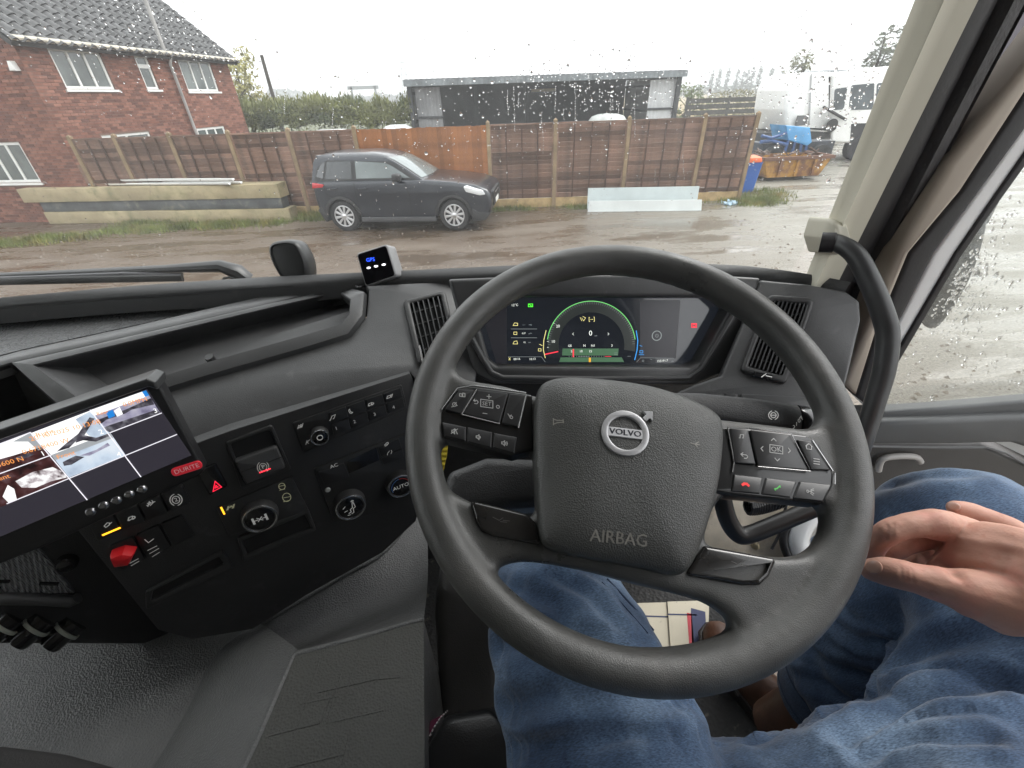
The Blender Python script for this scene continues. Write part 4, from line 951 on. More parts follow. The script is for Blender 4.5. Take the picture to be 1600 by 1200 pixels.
# windscreen: curved in plan, raked back
base_px = [(-420, 500), (-150, 478), (0, 465), (200, 447), (400, 433), (550, 426), (700, 419), (850, 412), (980, 410), (1130, 413), (1200, 419), (1262, 428), (1330, 441)]
L0 = [gz(x, y, ZB) for x, y in base_px]
RAKE = .17
def ws(x_i, z):                                 # point of the glass over base index (float)
    i = min(int(x_i), len(L0)-2); f = x_i-i; p = L0[i]*(1-f)+L0[i+1]*f
    return V((p.x, p.y+.035-(z-ZB)*RAKE, z))
def glass_mat(name, veil=.008, tint=(.95, .965, .955), refl=.75):
    m = bpy.data.materials.new(name); m.use_nodes = True; t = m.node_tree; N = t.nodes; L = t.links; N.remove(N['Principled BSDF']); out = N['Material Output']
    tr = N.new('ShaderNodeBsdfTransparent'); tr.inputs[0].default_value = (*tint, 1); gl = N.new('ShaderNodeBsdfGlossy'); gl.inputs['Roughness'].default_value = .0
    fr = N.new('ShaderNodeFresnel'); fr.inputs[0].default_value = 1.5; mx = N.new('ShaderNodeMixShader'); 
    mu = N.new('ShaderNodeMath'); mu.operation = 'MULTIPLY'; mu.inputs[1].default_value = refl; L.new(fr.outputs[0], mu.inputs[0])
    L.new(mu.outputs[0], mx.inputs[0]); L.new(tr.outputs[0], mx.inputs[1]); L.new(gl.outputs[0], mx.inputs[2])
    tl = N.new('ShaderNodeBsdfTranslucent'); tl.inputs[0].default_value = (.8, .8, .78, 1); tc = N.new('ShaderNodeTexCoord'); mp = N.new('ShaderNodeMapping'); mp.inputs['Scale'].default_value = (7, 7, 1.6)
    n = N.new('ShaderNodeTexNoise'); n.inputs['Scale'].default_value = 1; n.inputs['Detail'].default_value = 6; n.inputs['Roughness'].default_value = .65; L.new(tc.outputs['Object'], mp.inputs[0]); L.new(mp.outputs[0], n.inputs['Vector'])
    r = N.new('ShaderNodeMapRange'); r.inputs['From Min'].default_value = .4; r.inputs['From Max'].default_value = .75; r.inputs['To Min'].default_value = veil*.5; r.inputs['To Max'].default_value = veil*4; L.new(n.outputs['Fac'], r.inputs['Value'])
    m2 = N.new('ShaderNodeMixShader'); L.new(r.outputs[0], m2.inputs[0]); L.new(mx.outputs[0], m2.inputs[1]); L.new(tl.outputs[0], m2.inputs[2]); L.new(m2.outputs[0], out.inputs['Surface']); return m
wglass = glass_mat('windscreen_glass'); sglass = glass_mat('side_glass', .0015, refl=.3)
NI = 2*(len(L0)-2)
mb = MB(); mb.grid([[ws(i/2, ZB-.06+.98*k/10) for i in range(0, NI+1)] for k in range(11)]); mb.build('windscreen', wglass, cab, smooth=80)
# A-pillar on the right: strips traced along its length
pn_ = V((0, 1, RAKE)).normalized(); pb = gz(1266, 425, ZB)
def pil(px, py, off): return onp(px, py, pb+V((0, off, 0)), pn_)
def pline(top, bot, off, e0=-.35, e1=1.0):
    a, b = pil(*top, off), pil(*bot, off); return a+(a-b)*(-e0), b+(b-a)*(e1-1)
E0 = pline((1409.6, 50), (1262, 424), .0); E1 = pline((1453, 50), (1285, 424), -.035); E2 = pline((1504, 50), (1318, 424), -.03)
E3 = pline((1540, 50), (1352, 424), -.02); E4 = pline((1582, 50), (1382, 424), -.005)
def ext(e, t=.10, b=.14):
    d = (e[0]-e[1]).normalized(); return (e[0]+d*.55, e[1]-d*b)
E0, E1, E2, E3, E4 = [ext(e) for e in (E0, E1, E2, E3, E4)]
def section_strip(lines, name, m, mids=3, bulge=.0, parent=cab, **kw):
    mb = MB(); rows = []
    for k in range(9):
        f = k/8; rows.append([l[0]*(1-f)+l[1]*f for l in lines])
    mb.grid(rows); return mb.build(name, m, parent, smooth=50, **kw)
def lerp(a, b, f): return tuple(x*(1-f)+y*f for x, y in zip(a, b))
def off(e, v): return tuple(p+V(v) for p in e)
E0b = off(E0, (.062, .06, 0))
section_strip([E0b, E0, off(lerp(E0, E1, .25), (0, -.006, 0)), off(lerp(E0, E1, .7), (0, -.008, 0)), E1, off(lerp(E1, E2, .12), (0, .004, 0)), off(lerp(E1, E2, .5), (0, .002, 0)), E2, off(E2, (.0, .03, 0))], 'a_pillar', cream)
section_strip([off(E2, (.0, .02, 0)), off(E2, (0.001, .006, 0)), off(lerp(E2, E3, .5), (0, .0, 0)), off(E3, (0, .004, 0))], 'pillar_edge', rubber)
section_strip([off(E3, (0, .012, 0)), off(lerp(E3, E4, .2), (0, -.008, 0)), off(lerp(E3, E4, .55), (0, -.010, 0)), off(lerp(E3, E4, .62), (0, -.002, 0)), off(lerp(E3, E4, .7), (0, -.010, 0)), off(lerp(E3, E4, .92), (0, -.002, 0)), off(E4, (0, .02, 0)), off(E4, (-.01, .09, 0))], 'door_seal', rubber_r)
section_strip([off(E0, (.064, .062, 0)), off(E1, (.13, .14, 0)), off(E4, (.0, .12, 0)), off(E4, (-.01, .09, 0))], 'pillar_outer', mat('cab_white', (.78, .78, .77), .3, coat=.5))
# roof, rear wall, sides, floor (mostly outside the view, they shade the cab)
mb = MB(); mb.box(((XL+XR)/2, -.05, CAMZ+.80), XR-XL+.3, 1.75, .04); mb.build('roof_lining', headl, cab)
mb = MB(); mb.box(((XL+XR)/2, -.92, 2.45), XR-XL+.1, .04, 2.3); mb.build('rear_wall', headl, cab)
mb = MB(); fr = Fr((XL, 0, 0), (0, 1, 0), (1, 0, 0)); mb.plate(fr, [[(-.95, 1.3), (.9, 1.3), (.9, 3.55), (-.95, 3.55)], rect(1.3, 1.0, (.20, 2.85), .08)], -.06, 0, .01); mb.build('side_wall', headl, cab)
mb = MB(); mb.plate(fr, [rect(1.3, 1.0, (.20, 2.85), .08)], -.04, -.034); mb.build('side_window', sglass, cab)
mb = MB(); fr = Fr((XR+.06, 0, 0), (0, -1, 0), (-1, 0, 0)); mb.plate(fr, [[(.42, 1.3), (.95, 1.3), (.95, 3.55), (.42, 3.55)]], -.06, 0, .01); mb.build('side_wall', headl, cab)
mb = MB(); mb.plate(fr, [[(-.62, 3.30), (.42, 3.30), (.42, 3.55), (-.62, 3.55)]], -.06, 0, .01); mb.build('door_header', headl, cab)
mb = MB(); mb.box(((XL+XR)/2, .84, 1.78), XR-XL, .03, 1.15); mb.build('bulkhead', dash_d, cab)
floor_m = mat('floor_mat', (.018, .018, .018), .75, bump=[('voronoi', 120, .6, .004)], mott=(40, (.12, .11, .09), .62, .72))
mb = MB(); mb.box(((XL+XR)/2, .0, CAMZ-1.19), XR-XL, 1.75, .04); mb.build('floor', floor_m, cab)
# wiper outside the glass
wp = lambda px, py, o=.05: onp(px, py, ws(4, ZB)+V((0, o, 0)), V((0, 1, RAKE)))
wiper_m = mat('wiper_black', (.02, .021, .022), .35)
mb = MB(); mb.tube([wp(*p) for p in ((-150, 440), (0, 431), (130, 426), (260, 420), (345, 416), (372, 425), (388, 437))], [.006, .007, .008, .009, .014, .018, .016], 10, flat=(1, .8)); arm = mb.build('wiper_arm', wiper_m, cab)
mb = MB(); mb.tube([wp(*p, .035) for p in ((-150, 446), (0, 440), (130, 437), (285, 434))], .0045, 8, flat=(1, 1.6)); mb.build('blade', wiper_m, arm)
mb = MB(); mb.tube([wp(*p, .04) for p in ((-60, 437), (60, 433), (190, 428), (285, 429))], .0035, 8); mb.build('blade_carrier', mat('wiper_grey', (.09, .09, .10), .35), arm)
mb = MB(); mb.tube([wp(*p, .03) for p in ((347, 440), (350, 435), (358, 433.5), (364, 435), (366, 439))], .0022, 8); mb.build('washer_hose', wiper_m, arm)
# rain on the glass
rain_m = bpy.data.materials.new('rain_water'); rain_m.use_nodes = True; b = rain_m.node_tree.nodes['Principled BSDF']
b.inputs['Transmission Weight'].default_value = 1; b.inputs['IOR'].default_value = 1.33; b.inputs['Roughness'].default_value = 0; b.inputs['Base Color'].default_value = (1, 1, 1, 1)
def drop(mb, c, n, r, el=1.0, seed=0, dn=V((0, 0, -1))):
    d = (dn-n*dn.dot(n)).normalized(); s2 = n.cross(d); base = len(mb.v); vs = []
    for k, (q, h) in enumerate(((1, 0), (.82, .32), (.45, .52))):
        for j in range(7):
            a = 2*pi*j/7; w = 1+.18*sin(a*2+seed)+.12*sin(a*3+seed*2.3); y = cos(a); 
            vs.append(c+s2*(sin(a)*r*q*w)+d*(y*r*q*el*(1.25 if y < 0 else .9))+n*(h*r*.8))
    vs.append(c+n*(r*.46))
    fs = [(i*7+j, i*7+(j+1) % 7, (i+1)*7+(j+1) % 7, (i+1)*7+j) for i in range(2) for j in range(7)]+[(14+j, 14+(j+1) % 7, 21) for j in range(7)]
    fs.append(tuple(range(6, -1, -1))); mb.add(vs, fs)
rnd = random.Random(17); mb = MB(); wn = V((0, 1, RAKE)).normalized()
def glass_hit(px, py):
    # nearest point of the screen along the ray through the photo point (search over the base curve)
    r = ray(px, py); best = None
    for i in range(NI*4):
        xi = i/8
        p = ws(xi, ZB); q = ws(xi+.125, ZB); e = (q-p); nn = V((e.y, -e.x, 0)).normalized()
        nn = V((nn.x, nn.y, nn.y*RAKE)); t = (p-CAM).dot(nn)/r.dot(nn) if abs(r.dot(nn)) > 1e-6 else -1
        if t <= 0: continue
        h = CAM+r*t; y0 = (h.x-p.x)/(e.x if abs(e.x) > 1e-9 else 1e-9)
        if -.02 <= y0 <= 1.02: best = (h, nn.normalized()); break
    return best
cnt = 0
for i in range(2600):
    k = rnd.random()
    if k < .30: px, py = rnd.gauss(930, 95), rnd.gauss(125, 38)
    elif k < .48: px, py = rnd.gauss(1290, 60), rnd.gauss(165, 60)
    elif k < .62: px, py = rnd.gauss(270, 110), rnd.gauss(60, 50)
    elif k < .78: px, py = rnd.gauss(700, 170), rnd.gauss(220, 90)
    else: px, py = rnd.uniform(-50, 1420), rnd.uniform(-60, 400)
    if py > 405 or px > 1400 or px < -200: continue
    h = glass_hit(px, py)
    if not h: continue
    if h[0].z > CAMZ+.6: continue
    n = h[1] if h[1].y > 0 else -h[1]; r = min(.0026, (.0008 if .30 <= k < .48 else .0006)*math.exp(rnd.gauss(0, .45)))
    drop(mb, h[0]+n*.0005, n, r, rnd.choice((1, 1, 1.2, 1.8)), rnd.uniform(0, 6)); cnt += 1
for i in range(20):                              # runs of water
    px, py = (rnd.gauss(905, 95), rnd.uniform(95, 180)) if i < 12 else (rnd.uniform(80, 1300), rnd.uniform(60, 300)); L_ = rnd.uniform(10, 75); x = px
    for k in range(int(L_/2.6)):
        x += rnd.gauss(0, .35); h = glass_hit(x, py+k*2.6+rnd.uniform(-1, 1))
        if h: n = h[1] if h[1].y > 0 else -h[1]; drop(mb, h[0]+n*.0005, n, rnd.uniform(.0003, .0007), 2.2, rnd.uniform(0, 6))
mb.build('raindrops', rain_m, smooth=80, kind='stuff', label='raindrops and thin runs of water on the windscreen', cat='raindrops')
# ================================================================== DASHBOARD
dash = thing('dashboard', 'dark grey moulded dashboard with open tray, vents, switches and instrument display', 'dashboard', (-.2, .6, 2.3))
SU = V((sin(radians(66)), cos(radians(66)), 0)); SDN = ray(920, 1970).normalized(); SN = SU.cross(-SDN).normalized()
if SN.y > 0: SN = -SN
SF_ = Fr(at(497, 675, .62), SU, SN)               # switch panel plane
def Sp(px, py, h=0): a = SF_.uv(px, py, h); return SF_.P(*a, h)
ZT = ZB-.010
lo_px = [(-150, 494), (0, 478), (200, 462), (400, 450), (550, 440), (700, 434), (850, 428), (980, 425), (1130, 428), (1187, 432), (1262, 440), (1322, 452)]
L1 = [gz(x, y, ZT) for x, y in lo_px]
# windscreen ledge: rounded strip along the glass
mb = MB(); rows = []
L0s = L0[1:]
A0 = catmull(L0s, 5); A1 = catmull(L1, 5)
for k, (f, dz) in enumerate(((0, -.09), (0, -.012), (.0, -.003), (.12, .0015), (.35, .002), (.75, .001), (.95, -.001), (1, -.006), (1.0, -.03))):
    rows.append([a*(1-f)+b*f+V((0, .012 if k < 2 else 0, dz)) for a, b in zip(A0, A1)])
mb.grid(rows); mb.build('windscreen_ledge', dash_m, dash, smooth=50)
# --- passenger tray, ridge and open slot
ZTR = ZB-.052; ZR = ZB-.030
T1 = [gz(x, y, ZTR) for x, y in ((-150, 516), (0, 500), (60, 491), (175, 487), (350, 480), (446, 462))]
T0 = [L1[0], L1[1]*.9+L1[2]*.1, L1[1]*.7+L1[2]*.3, L1[1]*.15+L1[2]*.85, L1[2]*.3+L1[3]*.7, L1[3]*.62+L1[4]*.38]
RI = [gz(x, y, ZR) for x, y in ((-150, 600), (40, 549), (200, 514), (345, 480), (430, 461), (558, 440))]
RI2 = [gz(x, y, ZTR) for x, y in ((-150, 602), (40, 551), (200, 516), (345, 482), (432, 463), (446, 462))]
RO = [gz(x, y, ZR) for x, y in ((-150, 620), (15, 568), (200, 527), (400, 480), (500, 456), (558, 446))]
mb = MB(); mb.grid([T0, [p+V((0, 0, -.004)) for p in T0], T1]); mb.grid([T1, RI2]); mb.grid([RI2, RI]); mb.build('tray', dash_m, dash, smooth=30)
ridge = MB(); rows = []
for f, dz in ((0, -.02), (0, -.003), (.15, 0), (.85, 0), (1, -.003), (1, -.02)): rows.append([a*(1-f)+b*f+V((0, 0, dz+.004)) for a, b in zip(RI, RO)])
ridge.grid(rows); ridge.build('tray_ridge', dash_m, dash, smooth=40)
# rubber mat with a print of fine relief lines
matm = mat('tray_rubber', (.10, .102, .105), .36, bump=[('wave', 55, .5, .004, 14, 'DIAGONAL'), ('noise', 400, .3, .001)])
mb = MB(); m_ = [a*.985+b*.015+V((0, 0, .004)) for a, b in zip(T1, RI2)]; m2 = [a*.03+b*.97+V((0, 0, .004)) for a, b in zip(T1, RI2)]
mb.grid([[p+V((0, 0, -.003)) for p in m_], m_, m2, [p+V((0, 0, -.003)) for p in m2]]); tm = mb.build('tray_mat', matm, dash, smooth=30)
# main face plane: from the switch panel's top edge up to the ledge
P1, P2, P3 = Sp(365, 690), Sp(640, 590), gz(690, 437, ZT-.006)
UN = (P2-P1).cross(P3-P1).normalized()
if UN.z < 0: UN = -UN
UF = Fr(P1, V((1, 0, 0)), UN); u_ = lambda *pts: [UF.uv(*p) for p in pts]
Up = lambda px, py, h=0: UF.P(*UF.uv(px, py, h), h)
# slot: opening loop (photo trace), walls pushed in, rim around
op_top = [gz(x, y, ZR-.004) for x, y in ((56, 572), (150, 549), (300, 512), (430, 481), (530, 458))]
op_bot = [Up(x, y, .008) for x, y in ((547, 470), (545, 492), (534, 507), (480, 523), (326, 566), (244, 592), (129, 625))]
OP = op_top+op_bot; cen = sum(OP, V((0, 0, 0)))/len(OP)
pd = V((.03, .80, -.60)).normalized()
OPf = [V(p) for p in OP]
back = []
for p in OPf: q = p+(cen-p)*.05+pd*.050; back.append(q)
mb = MB(); n = len(OPf); mid = [p*.5+q*.5 for p, q in zip(OPf, back)]; rows = [OPf+[OPf[0]], [p*.9+q*.1 for p, q in zip(OPf, back)]+[OPf[0]*.9+back[0]*.1], mid+[mid[0]], back+[back[0]]]
mb.grid(rows); c0 = sum(back, V((0, 0, 0)))/n; mb.add(back+[c0], [(k, (k+1) % n, n) for k in range(n)]); mb.build('storage_slot', dash_m, dash, smooth=30)
mb = MB(); k_ = Up(331, 566, -.0); mb.tube([k_+pd*.004, k_+pd*.004+V((0, -.004, .012))], .006, 8); mb.build('slot_stop', dash_d, dash)
o_out = [gz(x, y, ZR) for x, y in ((15, 568), (120, 545), (300, 504), (430, 473), (545, 449))]+[Up(x, y, .004) for x, y in ((573, 456), (570, 494), (546, 526), (486, 545), (330, 590), (255, 613), (110, 655))]
rim = MB(); rows = []
for f, h in ((0, 0), (.06, .003), (.5, .004), (.85, .003), (1, -.008)): rows.append([a*(1-f)+b*f+UF.n*h for a, b in zip(OPf, o_out)]); rows[-1].append(rows[-1][0])
rim.grid(rows); rim.build('slot_rim', dash_m, dash, smooth=45)
# centre face with a rolled top edge
cf_px = [(100, 668), (262, 611), (330, 588), (486, 544), (548, 525), (572, 494), (576, 452), (571, 446), (640, 442), (697, 439), (722, 470), (748, 560), (742, 600), (655, 600), (640, 582), (300, 688), (100, 760)]
mb = MB(); mb.plate(UF, [u_(*cf_px)], -.05, 0, .004, 2); mb.build('centre_face', dash_m, dash, smooth=40)
# left vent in the face
def vent(fr, quad, name, nsl, slats_along=True, tab=False, parent=dash):
    "quad TL TR BR BL in photo px: frame, dark well, slats and cross vanes"
    q = [V(fr.uv(*p)) for p in quad]
    def L(a, b): return tuple((q[0]*(1-a)+q[1]*a)*(1-b)+(q[3]*(1-a)+q[2]*a)*b)
    mb = MB(); outer = fillet([L(-.20, -.10), L(1.2, -.10), L(1.2, 1.10), L(-.20, 1.10)], .010); inner = [L(0, 0), L(1, 0), L(1, 1), L(0, 1)]
    mb.plate(fr, [outer, fillet(inner[::-1], .003)], -.008, .007, .004, 3); v = mb.build(name, dash_d, parent)
    mb = MB(); mb.plate(fr, [[L(-.02, -.02), L(1.02, -.02), L(1.02, 1.02), L(-.02, 1.02)]], -.012, .0006); mb.build('well', mat('vent_well', (.004, .004, .004), .9), v, smooth=0)
    for k in range(nsl):
        a = (k+.5)/nsl; mb = MB(); mb.bar(fr.P(*L(a, 0), .004), fr.P(*L(a, 1), .004), .0016, .006, fr.n); mb.build('slat', mat('vent_slat', (.055, .056, .058), .35), v, smooth=0)
    for k in range(4):
        b = (k+.6)/4.2; mb = MB(); mb.bar(fr.P(*L(0, b), .001), fr.P(*L(1, b), .001), .0018, .0016, fr.n); mb.build('vane', dash_d, v, smooth=0)
    return v, L
vent(UF.sh(.002), [(641, 478), (688, 466), (706, 545), (661, 562)], 'air_vent', 6)
mb = MB(); a, b = UF.uv(655, 541, .008), UF.uv(662, 572, .008); mb.bar(UF.P(*a, .008), UF.P(*b, .008), .003, .004, UF.n); mb.build('vent_accent', silver, dash)

# --- switch panel
S_ = lambda *pts: [SF_.uv(*p) for p in pts]
sp_out = [(296, 696), (362, 672), (500, 628), (641, 583), (668, 640), (672, 740), (650, 815), (598, 864), (480, 930), (395, 984), (300, 1000), (246, 985), (96, 800)]
mb = MB(); mb.plate(SF_, [S_(*sp_out)], -.06, 0, .003, 2); mb.build('switch_panel', dash_d, dash, smooth=40)
# lines of the panel parts: thin raised pads
def pad(name, pts, h0=0, h1=.0025, m=None, r=.001, parent=dash, rad=.003, **kw):
    mb = MB(); mb.plate(SF_, [fillet(S_(*pts), rad)], h0, h1, r, 2); return mb.build(name, m or dash_d, parent, smooth=40, **kw)
def lettering(parent, items, m, fr=SF_, h=.0032, name='lettering'):
    mb = MB()
    for it in items:
        if it[0] == 't': text_mb(mb, fr, it[1], fr.uv(*it[2], h), it[3], h, it[4] if len(it) > 4 else 0)
        else: mb.strip(fr, [[fr.uv(*p, h) for p in l] for l in it[1]], it[2], h)
    return mb.build(name, m, parent, smooth=0)
def arc_px(cx, cy, rx, ry, a0, a1, n=14): return [(cx+rx*cos(radians(a0+(a1-a0)*k/n)), cy-ry*sin(radians(a0+(a1-a0)*k/n))) for k in range(n+1)]
def grp_px(c, s, lines, sk=-.34):   # icon strokes in unit square around c (px), sheared to follow the panel rows
    return [[(c[0]+x*s*.95+y*s*.30, c[1]+x*s*sk-y*s) for x, y in l] for l in lines]
note = [[(-.5, -.5), (-.4, .5), (.5, .6), (.4, -.4)], [(-.7, -.5), (-.5, -.4)], [(.2, -.4), (.4, -.3)]]
phone = [[(-.7, .5), (-.5, .7), (-.3, .3), (.1, -.2), (.4, -.4), (.7, -.5), (.5, -.7), (.0, -.5), (-.5, .1), (-.7, .5)]]
truck = [[(-.7, -.3), (-.7, .3), (.1, .3), (.1, -.3), (-.7, -.3)], [(.1, .1), (.5, .1), (.7, -.1), (.7, -.3), (.1, -.3)], [(-.5, -.4), (-.3, -.4)], [(.3, -.4), (.5, -.4)]]
cam_i = [[(-.7, -.3), (-.7, .3), (.2, .3), (.2, -.3), (-.7, -.3)], [(.2, .1), (.6, .4), (.6, -.4), (.2, -.1)]]
aud = pad('audio_panel', ((457, 660), (627, 600), (636, 637), (475, 706)), 0, .003)
def knob(c, r, h, parent, cap=dash_b, ring=True, name='knob'):
    o = SF_.uv(*c, h); fr = Fr(SF_.P(*SF_.uv(*c, 0), 0), SF_.u, SF_.n); mb = MB(); mb.lathe(fr, [(r*1.06, 0), (r*1.04, h*.4), (r, h*.95), (r*.96, h), (r*.82, h), (r*.80, h-.001)], 36); k = mb.build(name, soft_m, parent)
    mb = MB(); mb.lathe(fr, [(r*.80, h-.003), (r*.80, h-.0008), (r*.74, h-.0003)], 36); mb.build('cap', cap, k)
    if ring: mb = MB(); mb.plate(fr, [circ(r*.97, n=40), circ(r*.86, n=40)], h-.002, h+.0008, .0006, 2); mb.build('ring', silver, k)
    return k, fr, h
k, kf, kh = knob((498, 677), .0125, .014, aud)
mb = MB(); mb.plate(kf, [circ(.0042, n=20), circ(.0032, n=20)], kh-.001, kh+.0002); mb.build('mark', printw, k)
bt = [[((520, 652.5)), note], [(548, 642.5), phone], [(580, 631), truck], [(609, 619.5), cam_i]]
tl, tr, br, bl = (512, 642), (625, 603), (633, 634), (520, 680)
def bil(a, b): return tuple((tl[i]*(1-a)+tr[i]*a)*(1-b)+(bl[i]*(1-a)+br[i]*a)*b for i in (0, 1))
for r_ in range(2):
    for c in range(4):
        g = .03; pts = [bil(c/4+g*.3, r_/2+g), bil((c+1)/4-g*.3, r_/2+g), bil((c+1)/4-g*.3, (r_+1)/2-g), bil(c/4+g*.3, (r_+1)/2-g)]
        b_ = pad('button', pts, .003, .0048, mat('button_black', (.018, .018, .019), .42), .0008, aud, .0008)
        if r_ == 0: lettering(b_, [('s', grp_px(bt[c][0], 6.2, bt[c][1]), .0009)], printw, h=.0051)
        else: lettering(b_, [('t', str(c+1), [(525.5, 669.5), (554, 659), (585.5, 647.5), (615, 636.5)][c], .0075)], printw, h=.0051)
lettering(aud, [('s', grp_px((469, 666), 4, [[(-.8, .7), (.1, 0), (-.8, -.7), (-.8, .7)], [(.1, .7), (.8, 0), (.1, -.7), (.1, .7)], [(.9, .8), (.9, -.8)]]), .0008), ('s', grp_px((480, 691), 4, [[(.8, .7), (-.1, 0), (.8, -.7)], [(-.3, .8), (-.3, -.8)]]), .0008)], printw)
# climate unit
cl = pad('climate_panel', ((490, 731), (622, 681), (668, 664), (672, 740), (640, 790), (522, 815)), 0, .003)
pad('climate_display', ((540, 720), (587, 698), (592, 717), (545, 738)), .003, .0036, dash_b, .0003, cl, .001)
b_ = pad('button', ((497, 735), (536, 721), (545, 742), (508, 757)), .003, .005, mat('button_black', (.018, .018, .019), .42), .0008, cl, .001); lettering(b_, [('t', 'AC', (522, 728), .0085)], printw, h=.0054)
for pts, ic, c in ((((590, 697), (622, 684), (627, 698), (594, 711)), [[(-.6, 0), (-.2, .5), (.3, .5), (.6, 0), (.2, -.5), (-.3, -.5), (-.6, 0)], [(-.2, 0), (.2, 0)]], (604, 694)), (((594, 712), (627, 699), (631, 713), (598, 724)), [[(-.6, -.6), (-.7, 0), (-.3, .6)], [(.6, -.6), (.7, 0), (.3, .6)]], (609, 707))):
    b_ = pad('button', pts, .003, .005, mat('button_black', (.018, .018, .019), .42), .0008, cl, .001); lettering(b_, [('s', grp_px(c, 5, ic), .0009)], printw, h=.0054)
k, kf, kh = knob((545, 783), .0232, .018, cl)
mb = MB(); sc_ = .0145
man = [[(.2, .75), (.33, .85), (.45, .75), (.33, .6), (.2, .75)], [(.25, .5), (.4, .5), (.45, -.1), (.2, -.2), (.15, -.7), (-.1, -.8)], [(.25, .5), (.15, -.05), (-.1, -.2), (-.1, -.55), (-.35, -.6)], [(-.75, .2), (-.5, .4)], [(-.7, -.25), (-.4, -.2)], [(-.5, -.8), (-.25, -.85)]]
mb.strip(kf, [[(x*sc_, y*sc_) for x, y in l] for l in man], .0010, kh+.0001); mb.build('mark', printw, k, smooth=0)
k, kf, kh = knob((622, 751), .0215, .018, cl)
mb = MB(); text_mb(mb, kf, 'AUTO', (0, 0), .0095, kh+.0001); mb.build('mark', printw, k, smooth=0)
for nm, a0, a1, c in (('warm_arc', 20, 88, (.5, .03, .02)), ('cool_arc', 92, 200, (.05, .15, .4))):
    mb = MB(); mb.strip(kf, [circ(.0150, n=16, a0=radians(a0), a1=radians(a1))], .0012, kh+.0001); mb.build(nm, mat(nm, c, .5), k, smooth=0)
mb = MB(); f2 = SF_.uv(512, 765, .003); mb.plate(SF_, [circ(.004, f2, 14)], .003, .005, .001); mb.build('sensor', printg, cl)
# parking brake bay
pb_ = MB(); bay = fillet(S_((360, 692), (421, 670), (447, 728), (383, 756)), .004); pb_.plate(SF_, [fillet(S_((352, 690), (425, 662), (455, 732), (378, 764)), .005), bay[::-1]], 0, .004, .002, 2); bayo = pb_.build('brake_bay', dash_d, dash)
mb = MB(); mb.plate(SF_, [bay], 0, .0006); mb.build('bay_floor', mat('bay_black', (.006, .006, .006), .7), bayo, smooth=0)
lev_ = pad('brake_lever', ((366, 716), (432, 693), (446, 727), (384, 753)), .0006, .010, dash_m, .004, bayo, .004)
mb = MB(); mb.bar(SF_.P(*SF_.uv(376, 738, .0102), .0102), SF_.P(*SF_.uv(440, 714, .0102), .0102), .0012, .0006, SF_.n); mb.build('seam', dash_d, lev_)
lettering(lev_, [('t', 'P', (411.5, 729.5), .0085, .06), ('s', [arc_px(411, 730, 6, 6, 0, 360, 20), arc_px(411, 730, 9, 9.5, 130, 230, 8), arc_px(411, 730, 9, 9.5, -50, 50, 8)], .0007)], printw, h=.0106)
lettering(lev_, [('s', [[(406, 738.5), (422, 732.5)]], .0016)], mat('red_light', (.6, .02, .02), .4, emit=((1, .03, .05), 2.2)), h=.0108, name='warning_light')
# differential lock knob
df = pad('lock_panel', ((338, 792), (455, 743), (482, 796), (358, 836)), 0, .003)
k, kf, kh = knob((406, 800), .0225, .017, df)
mb = MB(); mb.strip(kf, [[(-.009, .005), (-.009, -.005)], [(-.0075, .005), (-.0075, -.005)], [(.009, .005), (.009, -.005)], [(.0075, .005), (.0075, -.005)], [(-.008, 0), (-.003, 0)], [(.008, 0), (.003, 0)], [(-.003, .003), (.003, -.003)], [(-.003, -.003), (.003, .003)]], .0013, kh+.0001); mb.build('mark', printw, k, smooth=0)
lettering(df, [('s', [[(345.5, 793), (350.5, 803)]], .0022)], mat('amber_light', (.6, .25, .02), .4, emit=((1, .42, .02), 2.0)), name='warning_light')
lettering(df, [('s', grp_px((360.5, 792.5), 6, [[(-.9, .5), (-.9, -.5)], [(-.6, .5), (-.6, -.5)], [(.9, .5), (.9, -.5)], [(.6, .5), (.6, -.5)], [(-.6, 0), (-.2, 0), (0, .4), (.2, 0), (.6, 0)]]), .0009), ('s', [arc_px(440.5, 760, 5, 5, 0, 360, 16), [(436, 760), (445, 758)], [(437, 766), (445, 764)], arc_px(448, 777, 6.5, 6.5, 0, 360, 16), [(443, 778), (453, 776)], [(443, 784), (452, 782)]], .0008)], mat('cream_print', (.65, .64, .45), .5, emit=((1, 1, .6), .1)))
# open pockets
def pocket(outer, inner, name):
    mb = MB(); mb.plate(SF_, [fillet(S_(*outer), .003), fillet(S_(*inner), .002)[::-1]], 0, .005, .002, 2); o = mb.build(name, dash_d, dash)
    mb = MB(); mb.plate(SF_, [S_(*inner)], -.001, .0006); mb.build('pocket_floor', mat('bay_black', (.006, .006, .006), .7), o, smooth=0)
pocket(((371, 838), (481, 793), (494, 826), (380, 875)), ((379, 842), (476, 802), (486, 822), (386, 864)), 'pocket')
pocket(((228, 922), (348, 858), (364, 884), (229, 950)), ((240, 920), (342, 867), (350, 878), (236, 936)), 'pocket')
